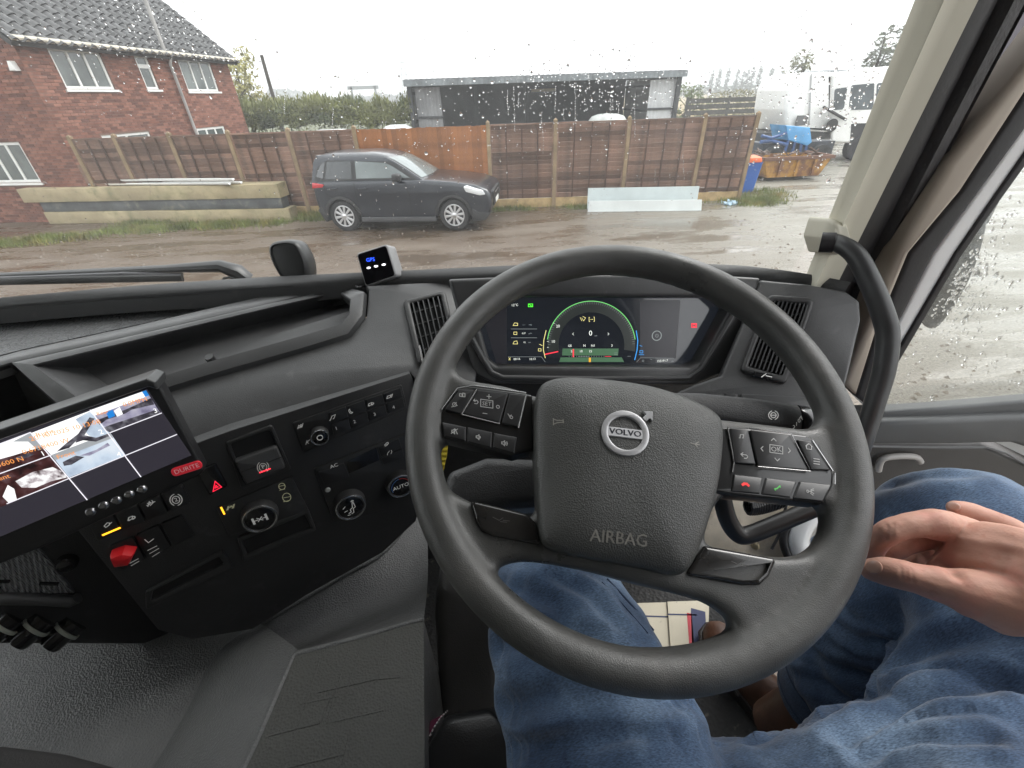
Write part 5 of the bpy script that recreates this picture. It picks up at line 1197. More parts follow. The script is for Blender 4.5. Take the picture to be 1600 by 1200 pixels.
# hazard switch and switch rows
hz_ = pad('hazard_switch', ((309, 734), (337, 722), (356, 757), (328, 772)), 0, .005, dash_b, .0015)
lettering(hz_, [('s', [[(333, 768), (336, 752), (346, 761), (333, 768)], [(336.5, 762.5), (337.5, 758.5), (340.5, 761), (336.5, 762.5)]], .0013)], mat('hazard_red', (.6, .02, .04), .4, emit=((1, .02, .06), .9)), h=.0055)
swb = mat('switch_black', (.012, .012, .0125), .4)
ws_ic = [[(-.8, -.3), (-.8, .1), (.2, .1), (.2, -.3), (-.8, -.3)], [(.2, .1), (.6, .3), (.8, .1)], [(-.5, .1), (-.2, .6), (.4, .6)]]
axl = [[(-.8, .2), (-.2, .2), (-.2, -.2), (-.8, -.2)], [(.0, .5), (.5, 0), (.0, -.5)], [(.0, 0), (.8, 0)], [(-.5, .5), (-.5, -.5)]]
rowA = [(((140, 815), (178, 800), (192, 826), (154, 842)), [[(-.7, 0), (-.2, .45), (.4, .2), (.4, -.2), (-.2, -.45), (-.7, 0)], [(.4, 0), (.8, .2)]], (168, 820)), (((180, 799), (215, 785), (229, 811), (194, 825)), truck, (206, 809)), (((217, 784), (250, 770), (264, 797), (231, 810)), axl, (236, 786)), (((252, 769), (285, 755), (298, 783), (266, 796)), None, (275, 781))]
for pts, ic, c in rowA:
    s_ = pad('rocker_switch', pts, 0, .006, swb, .002)
    if ic: lettering(s_, [('s', grp_px(c, 8, ic), .0010)], printw, h=.0066)
    else: lettering(s_, [('s', [arc_px(c[0], c[1], 6, 5.6, 0, 360, 18), arc_px(c[0], c[1], 9.5, 9, 110, 250, 10), arc_px(c[0], c[1], 9.5, 9, -70, 70, 10)], .0010), ('t', '2', c, .008)], printw, h=.0066)
lettering(dash, [('s', [[(161, 836), (187, 825)]], .0024)], mat('amber_light', (.6, .25, .02), .4, emit=((1, .42, .02), 2.0)), h=.0068, name='warning_light')
for pts in (((170, 852), (208, 836), (228, 872), (190, 889)), ((212, 834), (248, 818), (268, 852), (231, 870)), ((252, 816), (284, 803), (304, 836), (271, 851))):
    s_ = pad('switch_blank', pts, 0, .004, swb, .0012)
    if pts[0][0] == 212: lettering(s_, [('s', [[(226, 843), (232, 848), (240, 842)], [(231, 860), (245, 853)], [(234, 865), (248, 857)], [(238, 870), (249, 863)]], .0009)], printw, h=.0044)
    if pts[0][0] == 170: lettering(s_, [('s', [[(203, 880), (216, 873)], [(205, 884), (217, 877)]], .0009)], printw, h=.0044)
redk = SF_.uv(197, 862, .006); fr = Fr(SF_.P(*SF_.uv(196, 863, .004), .004), SF_.u, SF_.n)
mb = MB(); mb.dome(fr, fillet([(-.012, -.006), (-.010, .010), (.004, .010), (.013, .002), (.002, -.011)], .002), [(1.05, 0), (1, .010), (.85, .016), (.5, .018)]); mb.build('red_guard', mat('red_plastic', (.55, .010, .015), .4), dash)
# --- instrument binnacle
DN = V((0, -.91, .41)); DF = Fr(at(925, 520, .72), V((1, 0, 0)), DN); d_ = lambda *pts, h=0: [DF.uv(*p, h) for p in pts]
bez_h = .035
o_ = fillet(DF.uvs([(700, 436), (850, 430), (1000, 428), (1140, 431), (1190, 434), (1172, 500), (1128, 585), (1085, 603), (770, 600), (742, 586), (722, 520)], bez_h), .004)
i_ = fillet(DF.uvs([(752, 463), (1122, 464), (1142, 482), (1096, 566), (1078, 574), (776, 572), (764, 562), (742, 482)], bez_h), .007)
mb = MB(); mb.plate(DF, [o_, i_[::-1]], -.02, bez_h, .006, 3); mb.build('binnacle', dash_m, dash, smooth=40)
lip_o = fillet(DF.uvs([(742, 476), (777, 578), (1080, 580), (1146, 480), (1152, 486), (1092, 598), (768, 596), (733, 482)], bez_h), .004)
mb = MB(); mb.tube([DF.P(*DF.uv(x, y, bez_h+.002), bez_h+.002) for x, y in ((733, 520), (752, 556), (768, 582), (786, 590), (930, 592), (1076, 590), (1096, 576), (1120, 536), (1150, 486))], .0045, 10); mb.build('binnacle_lip', mat('satin_dark', (.07, .07, .072), .3), dash, smooth=60)
scr = MB(); scr.plate(DF, [DF.uvs([(736, 455), (1150, 455), (1150, 580), (736, 580)])], -.015, 0); disp = scr.build('instrument_display', mat('screen_black', (.008, .009, .010), .12, coat=.6, emit=((.10, .12, .16), .10)), dash, smooth=0)
mb = MB(); mb.plate(DF, [DF.uvs([(745, 463), (792, 463), (792, 569), (776, 569)])], 0, .0004); mb.build('painted_screen_glare', mat('screen_grey', (.06, .06, .068), .25, emit=((.2, .2, .25), .04)), disp, smooth=0); mb = MB(); mb.plate(DF, [DF.uvs([(1000, 469), (1063, 469), (1056, 560), (1000, 560)])], 0, .0002); mb.build('painted_screen_glare', mat('screen_grey', (.06, .06, .068), .25, emit=((.2, .2, .25), .04)), disp, smooth=0)  # pale reflections on the display put in as grey, faintly glowing patches
DH = .0006
E_ = lambda name, c, s: mat(name, (c[0]*.3, c[1]*.3, c[2]*.3), .5, emit=(c, s))
w_l = E_('lit_white', (.95, 1, .92), .9); g_l = E_('lit_green', (.25, .9, .25), .8); gd_l = E_('lit_dim_green', (.10, .22, .12), .55); y_l = E_('lit_yellow', (1, .9, .35), .8); r_l = E_('lit_red', (1, .05, .08), 1.0); b_l = E_('lit_blue', (.05, .4, 1), .8); o_l = E_('lit_orange', (1, .45, .03), .9); gr_l = E_('lit_grey', (.45, .5, .5), .5)
def dz(px, py): return (720+px/3.3333, 430+py/3.3333)
def dtext(items, m, name): 
    for s, c, size in items: mb = MB(); text_mb(mb, DF, s, DF.uv(*dz(*c), DH), size, DH); mb.build(name, m, disp, smooth=0)
def dstroke(lines, w, m, name, h=DH):
    mb = MB(); mb.strip(DF, [[DF.uv(*dz(*p), h) for p in l] for l in lines], w, h); mb.build(name, m, disp, smooth=0)
gcx, gcy, gr = 680, 365, 232
garc = lambda r, a0, a1, n=40: [(gcx+r*cos(radians(a0+(a1-a0)*k/n)), gcy-r*sin(radians(a0+(a1-a0)*k/n))) for k in range(n+1)]
# grey dial band, green rim and ticks
mb = MB(); outer = garc(228, -8, 188); inner = garc(172, 188, -8); mb.plate(DF, [[DF.uv(*dz(*p), 0) for p in outer+inner]], 0, .0003); mb.build('dial_band', mat('dial_grey', (.03, .033, .033), .4, emit=((.30, .36, .33), .05)), disp, smooth=0)
dstroke([garc(230, 8, 172, 60)], .0011, g_l, 'dial_rim')
dstroke([[garc(226, a, a, 1)[0], garc(214, a, a, 1)[0]] for a in range(2, 180, 3)], .0004, gr_l, 'dial_tick', h=.0007)
dstroke([[(440, 412), (505, 398)]], .0018, r_l, 'needle')
dstroke([[(444, 288), (432, 340), (430, 390), (440, 430)]], .0011, y_l, 'fuel_arc'); dstroke([[(914, 290), (922, 340), (918, 390), (906, 440)]], .0014, b_l, 'blue_arc')
dtext([('12°C', (281, 156), .0055), ('20', (506, 266), .0066), ('10', (481, 346), .0066), ('0', (676, 303), .0120), ('GE', (568, 368), .0052), ('N', (644, 367), .0056), ('N1', (689, 367), .0056), ('3', (787, 367), .0056), ('5', (577, 397), .0056), ('10', (626, 397), .0056), ('15', (675, 397), .0056), ('00:16', (292, 437), .0050), ('10:13', (373, 437), .0050), ('155191.7', (1050, 446), .0052), ('0.07', (328, 303), .0036), ('92', (332, 350), .0036)], w_l, 'readout')
dtext([('km', (1103, 448), .0030), ('mph', (703, 315), .0028), ('gal/h', (362, 303), .0030), ('km', (358, 350), .0030), ('mpg', (362, 257), .0030), ('--.-', (328, 258), .004)], gr_l, 'unit')
dtext([('[--]', (682, 228), .0085)], y_l, 'cruise_mark')
dstroke([[(622, 220), (630, 238)], [(630, 222), (640, 238), (650, 222), (636, 215)]], .0007, y_l, 'cruise_symbol')
dstroke([[(588, 300), (582, 306), (588, 312)], [(766, 300), (772, 306), (766, 312)], [(450, 345), (458, 345)], [(450, 376), (458, 376)], [(488, 252), (480, 248)]], .0006, w_l, 'arrow')
dstroke([[(262, 280), (396, 280)], [(262, 326), (396, 326)]], .0006, gr_l, 'divider')
dstroke([[(272, 262), (296, 262), (296, 250), (280, 248), (272, 262)], [(276, 309), (292, 309), (292, 296), (276, 296), (276, 309)], [(272, 358), (296, 358), (292, 342), (278, 345), (272, 358)], [(404, 395), (418, 395), (418, 383), (404, 383), (404, 395)], [(410, 360), (424, 366)], [(250, 430), (258, 442)], [(258, 430), (250, 442)]], .0008, y_l, 'fuel_symbol')
dstroke([[(932, 405), (948, 405), (948, 393), (932, 393), (932, 405)], [(928, 414), (954, 414)], [(932, 366), (944, 370)]], .0008, b_l, 'adblue_symbol')
dstroke([[(352, 150), (374, 150), (374, 164), (352, 164), (352, 150), (374, 164)]], .0012, E_('bright_green', (.1, 1, .05), 1.0), 'green_symbol')
mb = MB(); mb.plate(DF, [[DF.uv(*dz(*p), 0) for p in ((530, 382), (822, 382), (818, 418), (528, 418))]], 0, .0004); mb.plate(DF, [[DF.uv(*dz(*p), 0) for p in ((520, 428), (838, 428), (850, 452), (512, 452))]], 0, .0003); mb.build('green_band', gd_l, disp, smooth=0)
dstroke([[(586, 388), (586, 424)]], .0022, r_l, 'marker', h=.0008); dstroke([[(752, 423), (782, 423)]], .0009, r_l, 'red_zone', h=.0008)
dstroke([[(x, 420), (x, 426)] for x in range(564, 752, 13)]+[[(610, 424), (670, 424)]], .0005, gr_l, 'scale', h=.0008)
dstroke([[(672, 434), (672, 448)]], .0034, o_l, 'amber_symbol', h=.0009)
dstroke([[(246, 425), (420, 425), (440, 452)], [(916, 452), (936, 430), (1110, 432)], [(800, 405), (816, 405)], [(800, 414), (816, 414)], [(868, 422), (884, 422)], [(945, 442), (953, 442), (953, 450), (945, 450), (945, 442)], [(985, 437), (996, 440)]], .0005, gr_l, 'edge_line')
# start button and red warning
o = DF.uv(*dz(1020, 315)); mb = MB(); mb.plate(DF, [circ(.0085, o, 30), circ(.0072, o, 30)[::-1]], 0, .0012, .0004, 1); mb.strip(DF, [circ(.0026, o, 12, radians(120), radians(420)), [(o[0], o[1]), (o[0], o[1]+.003)]], .0006, .0008); mb.build('start_ring', gr_l, disp, smooth=0)
dstroke([[(1202, 252), (1202, 272), (1228, 272), (1228, 252), (1202, 252)], [(1209, 256), (1221, 256), (1221, 268), (1209, 268), (1209, 256)]], .0013, r_l, 'warning_symbol')
# --- right-hand dash panel with vent
P1, P2, P3 = at(1205, 468, .68), at(1263, 473, .665), at(1190, 595, .645)
RN = (P2-P1).cross(P3-P1).normalized()
if RN.y > 0: RN = -RN
RF_ = Fr(P1, V((1, 0, 0)), RN)
rp = [(1187, 436), (1262, 443), (1322, 454), (1344, 470), (1346, 500), (1325, 590), (1312, 640), (1290, 665), (1135, 650), (1060, 640), (1058, 612), (1085, 600), (1126, 586), (1160, 505)]
mb = MB(); mb.plate(RF_, [fillet(RF_.uvs(rp), .006)], -.05, 0, .005, 3); mb.build('side_panel', dash_m, dash, smooth=40)
rv, RLf = vent(RF_.sh(.001), [(1206, 473), (1258, 478), (1220, 588), (1168, 574)], 'air_vent', 8)
mb = MB(); mb.plate(RF_, [RF_.uvs([(1178, 580), (1208, 586), (1205, 594), (1176, 588)], .008)], .006, .009, .001, 1); tb = mb.build('vent_tab', dash_b, rv)
mb = MB(); mb.strip(RF_, [[RF_.uv(*p, .0095) for p in l] for l in ([(1190, 589), (1197, 584)], [(1197, 587), (1206, 589)])], .0012, .0095); mb.build('mark', printw, tb, smooth=0)
mb = MB(); mb.plate(RF_, [fillet(RF_.uvs([(1158, 616), (1272, 622), (1270, 652), (1156, 645)]), .002)], 0, .003, .001, 2); lp = mb.build('light_panel', dash_m, dash)
mb = MB()
for cx in (1192, 1205, 1220, 1236): mb.strip(RF_, [[RF_.uv(*p, .0036) for p in l] for l in ([(cx-2, 632), (cx+2, 632.5), (cx+4, 635), (cx+2, 639), (cx-2, 638.5), (cx-2, 632)], [(cx-6, 633), (cx-4, 634)], [(cx-6, 637), (cx-4, 637)])], .0008, .0036)
mb.build('light_symbol', printg, lp, smooth=0)
for k in range(4):
    x = 1066+k*22; mb = MB(); mb.plate(RF_, [RF_.uvs([(x, 616), (x+20, 617), (x+20, 628), (x, 627)])], 0, .005, .0015, 2); mb.build('button', dash_d, dash)
# --- passenger side mouldings behind the monitor
q = [gz(-150, 622, ZR), gz(15, 570, ZR), gz(58, 576, ZR-.004), Up(129, 628, .008), Up(110, 656, .004)]
low_ = [at(-150, 760, .66), at(40, 640, .72), at(90, 665, .70), at(150, 690, .66), Sp(175, 745)]
mb = MB(); rows = []
for f, dz_ in ((0, 0), (.06, -.004), (.5, -.02), (1, -.02)): rows.append([a*(1-f)+b*f+V((0, 0, dz_)) for a, b in zip(q, low_)])
rows.append([p+V((0, .05, -.5)) for p in low_]); mb.grid(rows); mb.build('passenger_face', dash_d, dash, smooth=40)
for pts in (((0, 573), (28, 592), (62, 618), (106, 646)), ((58, 575), (75, 588), (100, 606), (131, 626))):
    mb = MB(); mb.tube([at(x, y, .765-.0006*(x)) for x, y in pts], .004, 8); mb.build('highlight_crease', dash_m, dash, smooth=60)  # tubes of lighter plastic added to draw the bright edge lines
# lower left: net pocket, frame, sockets
LFp = Fr(at(60, 890, .60), SU, SN); l_ = lambda *p: LFp.uvs(p)
mb = MB(); mb.plate(LFp, [l_((-150, 800), (40, 800), (150, 800), (254, 985), (300, 1010), (110, 1010), (-150, 1010))], -.05, -.004, .003, 2); mb.build('lower_panel', dash_d, dash)
mesh_m = mat('woven_net', (.28, .285, .29), .7, bump=[('wave', 110, 1, .002, 0, 'X'), ('wave', 110, 1, .002, 0, 'Y')])
mb = MB(); mb.plate(LFp, [l_((-150, 834), (30, 832), (70, 868), (116, 926), (-150, 924))], -.004, .0015, .001, 1); mb.build('net_panel', mesh_m, dash)
mb = MB(); mb.tube([LFp.P(*LFp.uv(x, y, .006), .006) for x, y in ((-150, 934), (60, 936), (112, 940), (122, 934))], .008, 10); mb.build('net_frame', dash_m, dash, smooth=60)
for pts in (((-5, 908), (16, 908)), ((62, 911), (92, 912))): mb = MB(); mb.bar(LFp.P(*LFp.uv(*pts[0], .002), .002), LFp.P(*LFp.uv(*pts[1], .002), .002), .004, .004, LFp.n); mb.build('net_slot', mat('bay_black', (.006, .006, .006), .7), dash)
mb = MB(); fr = Fr(LFp.P(*LFp.uv(105, 879), 0), LFp.u, LFp.n); mb.lathe(fr, [(.012, -.004), (.012, .004), (.009, .009), (.003, .011)], 20); mb.build('round_stud', dash_b, dash)
for c in ((4, 982), (52, 985), (100, 990)):
    o = LFp.P(*LFp.uv(c[0]+8, c[1]-8, .0), 0); ax = (-RGT*.50-UPV*.62-FWD*.55).normalized(); fr = Fr(o, LFp.u, ax)
    mb = MB(); mb.lathe(fr, [(.0165, -.01), (.0165, .004), (.0145, .008), (.0145, .024), (.0125, .028), (.011, .028), (.010, .020)], 26); s_ = mb.build('power_socket', dash_b, dash)
    mb = MB(); mb.plate(fr, [circ(.0185, n=30), circ(.0150, n=30)[::-1]], .001, .006, .001, 2); mb.build('socket_ring', mat('pale_ring', (.38, .40, .34), .45), s_)
# ================================================================== STEERING WHEEL
WC = V((.142, .322, CAMZ-.274)); WN = V((0, -cos(radians(58.4)), sin(radians(58.4)))); WF = Fr(WC, V((1, 0, 0)), WN)
wheel = thing('steering_wheel', 'large dark grey steering wheel with button pods and padded airbag centre', 'steering wheel', tuple(WC))
wl_ = lambda pts, h=0: [WF.uv(x, y, h) for x, y in pts]
grip = mat('wheel_grip', (.066, .066, .063), .38, spec=.55, bump=[('voronoi', 1100, .32, .0006), ('noise', 90, .12, .002)], var=(26, .16), mott=(16, (.092, .088, .082), .55, .75), rvar=(14, .26, .52))
RR, RT = .2075, .0172
mb = MB(); K, J = 120, 20; vs = []
for i in range(K):
    a = 2*pi*i/K; d = WF.u*cos(a)+WF.v*sin(a)
    for j in range(J):
        b = 2*pi*j/J; vs.append(WC+d*(RR+RT*cos(b))+WN*(RT*1.02*sin(b)))
mb.add(vs, [(i*J+j, ((i+1) % K)*J+j, ((i+1) % K)*J+(j+1) % J, i*J+(j+1) % J) for i in range(K) for j in range(J)])
# spoke plate with four openings traced from the photo
a_l = WF.uv(712, 574); a_r = WF.uv(1282, 646)
tl_, tr_ = atan2(a_l[1], a_l[0]), atan2(a_r[1], a_r[0])
if tl_ < 0: tl_ += 2*pi
ri = RR-RT*.8
top = [(ri*cos(tl_+(tr_-tl_)*k/40), ri*sin(tl_+(tr_-tl_)*k/40)) for k in range(41)]
top += wl_([(1279, 660), (1264, 672), (1204, 664), (1120, 655), (1000, 640), (840, 622), (800, 605), (748, 597), (722, 592)])
hl_l = wl_([(690, 682), (800, 708), (836, 700), (842, 822), (772, 800), (738, 785), (706, 769), (692, 750), (686, 715)])
hl_r = wl_([(1124, 766), (1200, 774), (1240, 780), (1281, 785), (1291, 800), (1290, 826), (1278, 851), (1256, 868), (1210, 872), (1105, 853), (1098, 846)])
hl_b = wl_([(773, 902), (777, 888), (788, 882), (812, 877), (847, 879), (922, 893), (980, 910), (1060, 928), (1108, 942), (1140, 965), (1148, 980), (1140, 990), (1103, 1004), (1060, 1012), (1007, 1014), (953, 1009), (900, 996), (847, 976), (808, 953), (783, 927)])
mb.plate(WF, [circ(RR-.010, n=90), chaikin(top, 1), chaikin(hl_l, 2), chaikin(hl_r, 2), chaikin(hl_b, 2)], -.016, .006, .006, 3)
rim = mb.build('rim', grip, wheel); fixn(rim)
applymods(rim, [('REMESH', dict(mode='VOXEL', voxel_size=.0021)), ('SMOOTH', dict(factor=.5, iterations=45))])
rim.data.polygons.foreach_set('use_smooth', [True]*len(rim.data.polygons))
# airbag cover
pad_px = [(835, 640), (838, 612), (848, 597), (876, 589), (935, 592), (1000, 600), (1047, 612), (1088, 628), (1117, 644), (1129, 660), (1130, 690), (1123, 757), (1110, 806), (1096, 850), (1080, 886), (1064, 900), (1040, 896), (1000, 886), (922, 873), (872, 862), (850, 852), (843, 832), (838, 770), (835, 716)]
padm = mat('airbag_cover', (.060, .061, .058), .40, bump=[('voronoi', 800, .5, .0007), ('noise', 60, .1, .003)], var=(30, .1), rvar=(12, .30, .52))
pl = chaikin(wl_(pad_px, .018), 2); mb = MB()
mb.dome(WF, pl, [(.985, -.03), (1, .004), (1.0, .014), (.992, .019), (.975, .023), (.94, .0255), (.85, .029), (.7, .032), (.5, .0338), (.25, .0345)]); bag = mb.build('airbag_cover', padm, wheel, smooth=60)
def bagh(px, py):
    # height of the cover above the wheel plane at a photo point
    u, v = WF.uv(px, py, .03); n = len(pl); cx = sum(p[0] for p in pl)/n; cyy = sum(p[1] for p in pl)/n
    ang = atan2(v-cyy, u-cx); best = min(pl, key=lambda p: abs((atan2(p[1]-cyy, p[0]-cx)-ang+pi) % (2*pi)-pi)); k = math.hypot(u-cx, v-cyy)/math.hypot(best[0]-cx, best[1]-cyy)
    tb = [(.0, .0345), (.25, .0345), (.5, .0338), (.7, .032), (.85, .029), (.94, .0255), (1, .019)]
    for (a, ha), (b, hb) in zip(tb, tb[1:]):
        if a <= k <= b: return ha+(hb-ha)*(k-a)/(b-a)
    return .0345
# badge: ring with arrow and name bar
ROT = radians(-12)
h = .0345; c = WF.uv(976.5, 677, h); e = WF.uv(1013.5, 677, h); r = e[0]-c[0]; bf = Fr(WF.P(*c, 0), WF.u, WF.n)
mb = MB(); mb.plate(bf, [circ(r, n=48), circ(r*.74, n=48)[::-1]], h-.006, h+.0022, .0010, 2); badgem = mat('badge_silver', (.52, .52, .53), .32, .4); badge = mb.build('badge_ring', badgem, bag)
def rot(p, a=ROT): return (p[0]*cos(a)-p[1]*sin(a), p[0]*sin(a)+p[1]*cos(a))
mb = MB(); mb.plate(bf, [[rot((x*r, y*r)) for x, y in ((.74, 1.08), (1.16, 1.10), (1.14, .66), (1.03, .78), (.86, .62), (.72, .74), (.88, .93))]], h-.004, h+.0022, .0004, 1); mb.build('badge_arrow', badgem, bag)
mb = MB(); mb.plate(bf, [[rot((x*r, y*r)) for x, y in ((-.80, -.20), (.80, -.20), (.80, .20), (-.80, .20))]], h-.004, h+.0014, .0004, 1); mb.build('badge_bar', mat('badge_pale', (.62, .62, .63), .4, .0), bag)
mb = MB(); text_mb(mb, bf, 'VOLVO', (-r*.012, 0), r*.36, h+.0016, ROT, sx=1.12); text_mb(mb, bf, 'VOLVO', (r*.012, 0), r*.36, h+.00165, ROT, sx=1.12); mb.build('badge_lettering', mat('badge_navy', (.012, .014, .025), .4), bag, smooth=0)
bagv = bvh_of(bag); mb = MB(); text_mb(mb, WF, 'AIRBAG', WF.uv(965.5, 842, .028), .0135, .05, radians(-11)); text_mb(mb, WF, 'AIRBAG', V(WF.uv(965.5, 842, .028))+V((.0003, 0)), .0135, .05, radians(-11)); drape(mb, bagv, WN)
mb.build('airbag_lettering', mat('embossed_grey', (.26, .25, .225), .45), bag, smooth=0)
mb = MB()
for c, ln in (((873, 658), [[(-8, -5), (-8, 5)], [(-8, -4), (-2, -1.5), (6, -1)], [(-8, 4), (-2, 2), (6, 2)], [(7, -2), (7, 3)]]), ((1086, 693), [[(-7, -1), (0, 1), (7, 1.5)], [(0, 1), (6, -3)], [(0, 1), (4, 5)]])):
    hh = bagh(*c)+.0006; mb.strip(WF, [[WF.uv(c[0]+x, c[1]+y, hh) for x, y in l] for l in ln], .0009, hh)
drape(mb, bagv, WN)
mb.build('horn_symbol', mat('embossed_grey', (.20, .19, .175), .45), bag, smooth=0)
# button pods
podm = mat('pod_black', (.014, .014, .0145), .30, coat=.25); btnm = mat('pod_button', (.020, .020, .021), .36, bump=[('noise', 900, .1, .0003)], var=(60, .25))
edge = mat('pod_edge_silver', (.38, .38, .38), .25, .9)
def pod(pts, uppers, lowers, strip_pts, name):
    mb = MB(); mb.plate(WF, [fillet(wl_(pts, .010), .003)], -.012, .0085, .003, 3); p = mb.build(name, podm, wheel, smooth=50)
    outs = []
    for q in uppers: mb = MB(); mb.plate(WF, [fillet(wl_(q, .011), .0018)], .006, .0112, .0011, 2); outs.append(mb.build('button', btnm, p, smooth=50))
    for q in lowers: mb = MB(); mb.plate(WF, [fillet(wl_(q, .009), .0012)], .004, .0098, .0014, 2); outs.append(mb.build('button', btnm, p, smooth=50))
    return p, outs
printb = mat('button_print', (.45, .45, .44), .5)
def wprint(parent, lines, texts, w=.00075, h=.0116, m=None):
    mb = MB()
    if lines: mb.strip(WF, [[WF.uv(*p, h) for p in l] for l in lines], w, h)
    for s, c, sz in texts: text_mb(mb, WF, s, WF.uv(*c, h), sz, h, radians(-8))
    mb.build('symbol', m or printb, parent, smooth=0)
def ic(c, s, lines, sk=.14): return [[(c[0]+x*s, c[1]-y*s+x*s*sk) for x, y in l] for l in lines]
P_, B_ = pod([(688, 642), (714, 607), (740, 603), (832, 615), (834, 702), (800, 711), (693, 684), (688, 662)],
    [[(694, 640), (718, 608), (741, 609), (721, 647)], [(723, 647), (746, 609), (794, 614), (781, 661)], [(784, 661), (796, 615), (821, 617), (811, 668)]],
    [[(689.5, 659), (728, 667), (728, 690), (694, 682)], [(730, 667), (769, 675), (768, 700), (730, 691)], [(771, 676), (808, 683), (804, 709), (770, 700)]], None, 'button_pod')
circ_i = [circ(.7, n=10)+[(.7, 0)]]
wprint(B_[0], ic((722, 617), 5, [[(-.8, -.5), (-.8, .3), (0, .3), (0, -.5), (-.8, -.5)], [(.2, -.5), (.2, .6), (.9, .6), (.9, -.5), (.2, -.5)]])+ic((710, 632), 5, [circ(.6, n=10)+[(.6, 0)], [(0, 0), (.6, .7)], [(-.9, -.9), (.9, -.2)]]), [])
wprint(B_[1], ic((743.7, 627.7), 5, [[(-.8, .3), (-.4, .8)], [(-.8, .3), (-.2, .1)], [(-.7, .3), (.2, .5), (.7, 0), (.3, -.6), (-.4, -.6)]])+ic((764, 619.6), 4, [[(-.8, 0), (.8, 0)], [(0, -.8), (0, .8)]])+ic((757.7, 646), 4, [[(-.8, 0), (.8, 0)]])+ic((778, 635.6), 3.4, circ_i)+ic((760.6, 630.7), 9.5, [[(-1, -.6), (1, -.6), (1, .6), (-1, .6), (-1, -.6)]]), [('SET', (760.6, 630.9), .0058)])
wprint(B_[2], ic((799, 652), 6, [circ(.35, n=8)+[(.35, 0)], [(-.9, .8), (-.5, .2), (0, .6)], [(-.7, .6), (-.3, -.2)]]), [])
spk = [[(-.8, -.3), (-.8, .3), (-.4, .3), (.1, .8), (.1, -.8), (-.4, -.3), (-.8, -.3)]]
wprint(B_[3], ic((710, 674), 5, spk+[[(.3, .7), (.9, -.7)], [(-1, -.8), (1, .9)]]), [], h=.0102)
wprint(B_[4], ic((748, 683), 5, spk+[[(.4, .3), (.5, 0), (.4, -.3)]]), [], h=.0102)
wprint(B_[5], ic((788, 692.5), 5, spk+[[(.4, .3), (.5, 0), (.4, -.3)], [(.75, .6), (.95, 0), (.75, -.6)]]), [], h=.0102)
P2_, B2 = pod([(1122, 664), (1170, 667), (1262, 678), (1283, 693), (1306, 742), (1304, 760), (1289, 787), (1142, 773), (1116, 768)],
    [[(1141, 668), (1169, 671), (1181, 726), (1147, 723)], [(1172, 671), (1234, 679), (1264, 735), (1184, 728)], [(1245, 686), (1268, 689), (1299, 735), (1267, 734)]],
    [[(1146, 741), (1192, 746), (1187, 772), (1142, 768)], [(1196, 746), (1245, 752), (1235, 778), (1189, 772.5)], [(1249, 752), (1300, 757), (1285, 784), (1238, 779)]], None, 'button_pod')
wprint(B2[0], ic((1159, 682), 5.5, note)+ic((1163, 711.5), 5.5, [[(-.4, .7), (-1, .2), (-.4, -.3)], [(-1, .2), (.5, .2), (.9, -.1), (.9, -.5), (.5, -.8), (0, -.8)]]), [])
wprint(B2[1], ic((1209, 687), 4, [[(-.9, -.4), (0, .5), (.9, -.4)]])+ic((1191, 701), 4, [[(.3, .9), (-.5, 0), (.3, -.9)]])+ic((1233, 704), 4, [[(-.3, .9), (.5, 0), (-.3, -.9)]])+ic((1214.5, 718), 4, [[(-.9, .4), (0, -.5), (.9, .4)]])+ic((1213, 702), 10, [[(-1, -.6), (1, -.6), (1, .6), (-1, .6), (-1, -.6)]]), [('OK', (1213, 702.3), .0068)])
wprint(B2[2], ic((1264, 698), 5.5, [[(-.9, .1), (0, .9), (.9, .1)], [(-.7, .2), (-.7, -.7), (-.2, -.7)], [(.2, -.7), (.7, -.7), (.7, .2)]])+ic((1276, 721), 5.5, [[(-.8, .7), (.8, .7)], [(-.8, 0), (.8, 0)], [(-.8, -.7), (.8, -.7)]]), [])
wprint(B2[3], ic((1165, 757), 5, [[(-.9, -.2), (-.4, .2), (.4, .2), (.9, -.2)]]), [], .0022, .0102, mat('call_red', (.6, .02, .02), .4, emit=((1, .05, .05), .5)))
wprint(B2[4], ic((1214.5, 762), 5, [[(-.8, -.5), (-.1, -.3), (.4, .2), (.8, .7)], [(-.8, -.5), (-.6, -.8)], [(.8, .7), (.9, .3)]]), [], .0011, .0102, mat('call_green', (.05, .3, .05), .4, emit=((.2, .8, .2), .25)))
wprint(B2[5], ic((1265.5, 768), 6, [circ(.3, (-.6, 0), 8)+[(-.3, 0)], [(-.3, 0), (.2, .1)], [(.9, .8), (.3, .5), (.4, 0), (.2, -.5), (.8, -.8)], [(.6, .3), (1, .4)], [(.6, -.2), (1, -.4)]]), [], h=.0102)
mb = MB(); mb.tube([WF.P(*WF.uv(x, y, .0088), .0088) for x, y in ((690, 640), (715, 606.5), (740, 602.5), (822, 614))], .0009, 6); mb.tube([WF.P(*WF.uv(x, y, .0115), .0115) for x, y in ((721.5, 647), (745, 608.5))], .0007, 6); mb.tube([WF.P(*WF.uv(x, y, .0115), .0115) for x, y in ((722, 648), (781, 662.5))], .0007, 6); mb.tube([WF.P(*WF.uv(x, y, .0112), .0112) for x, y in ((810, 669), (822, 618))], .0007, 6); mb.build('edge_trim', edge, P_, smooth=60)
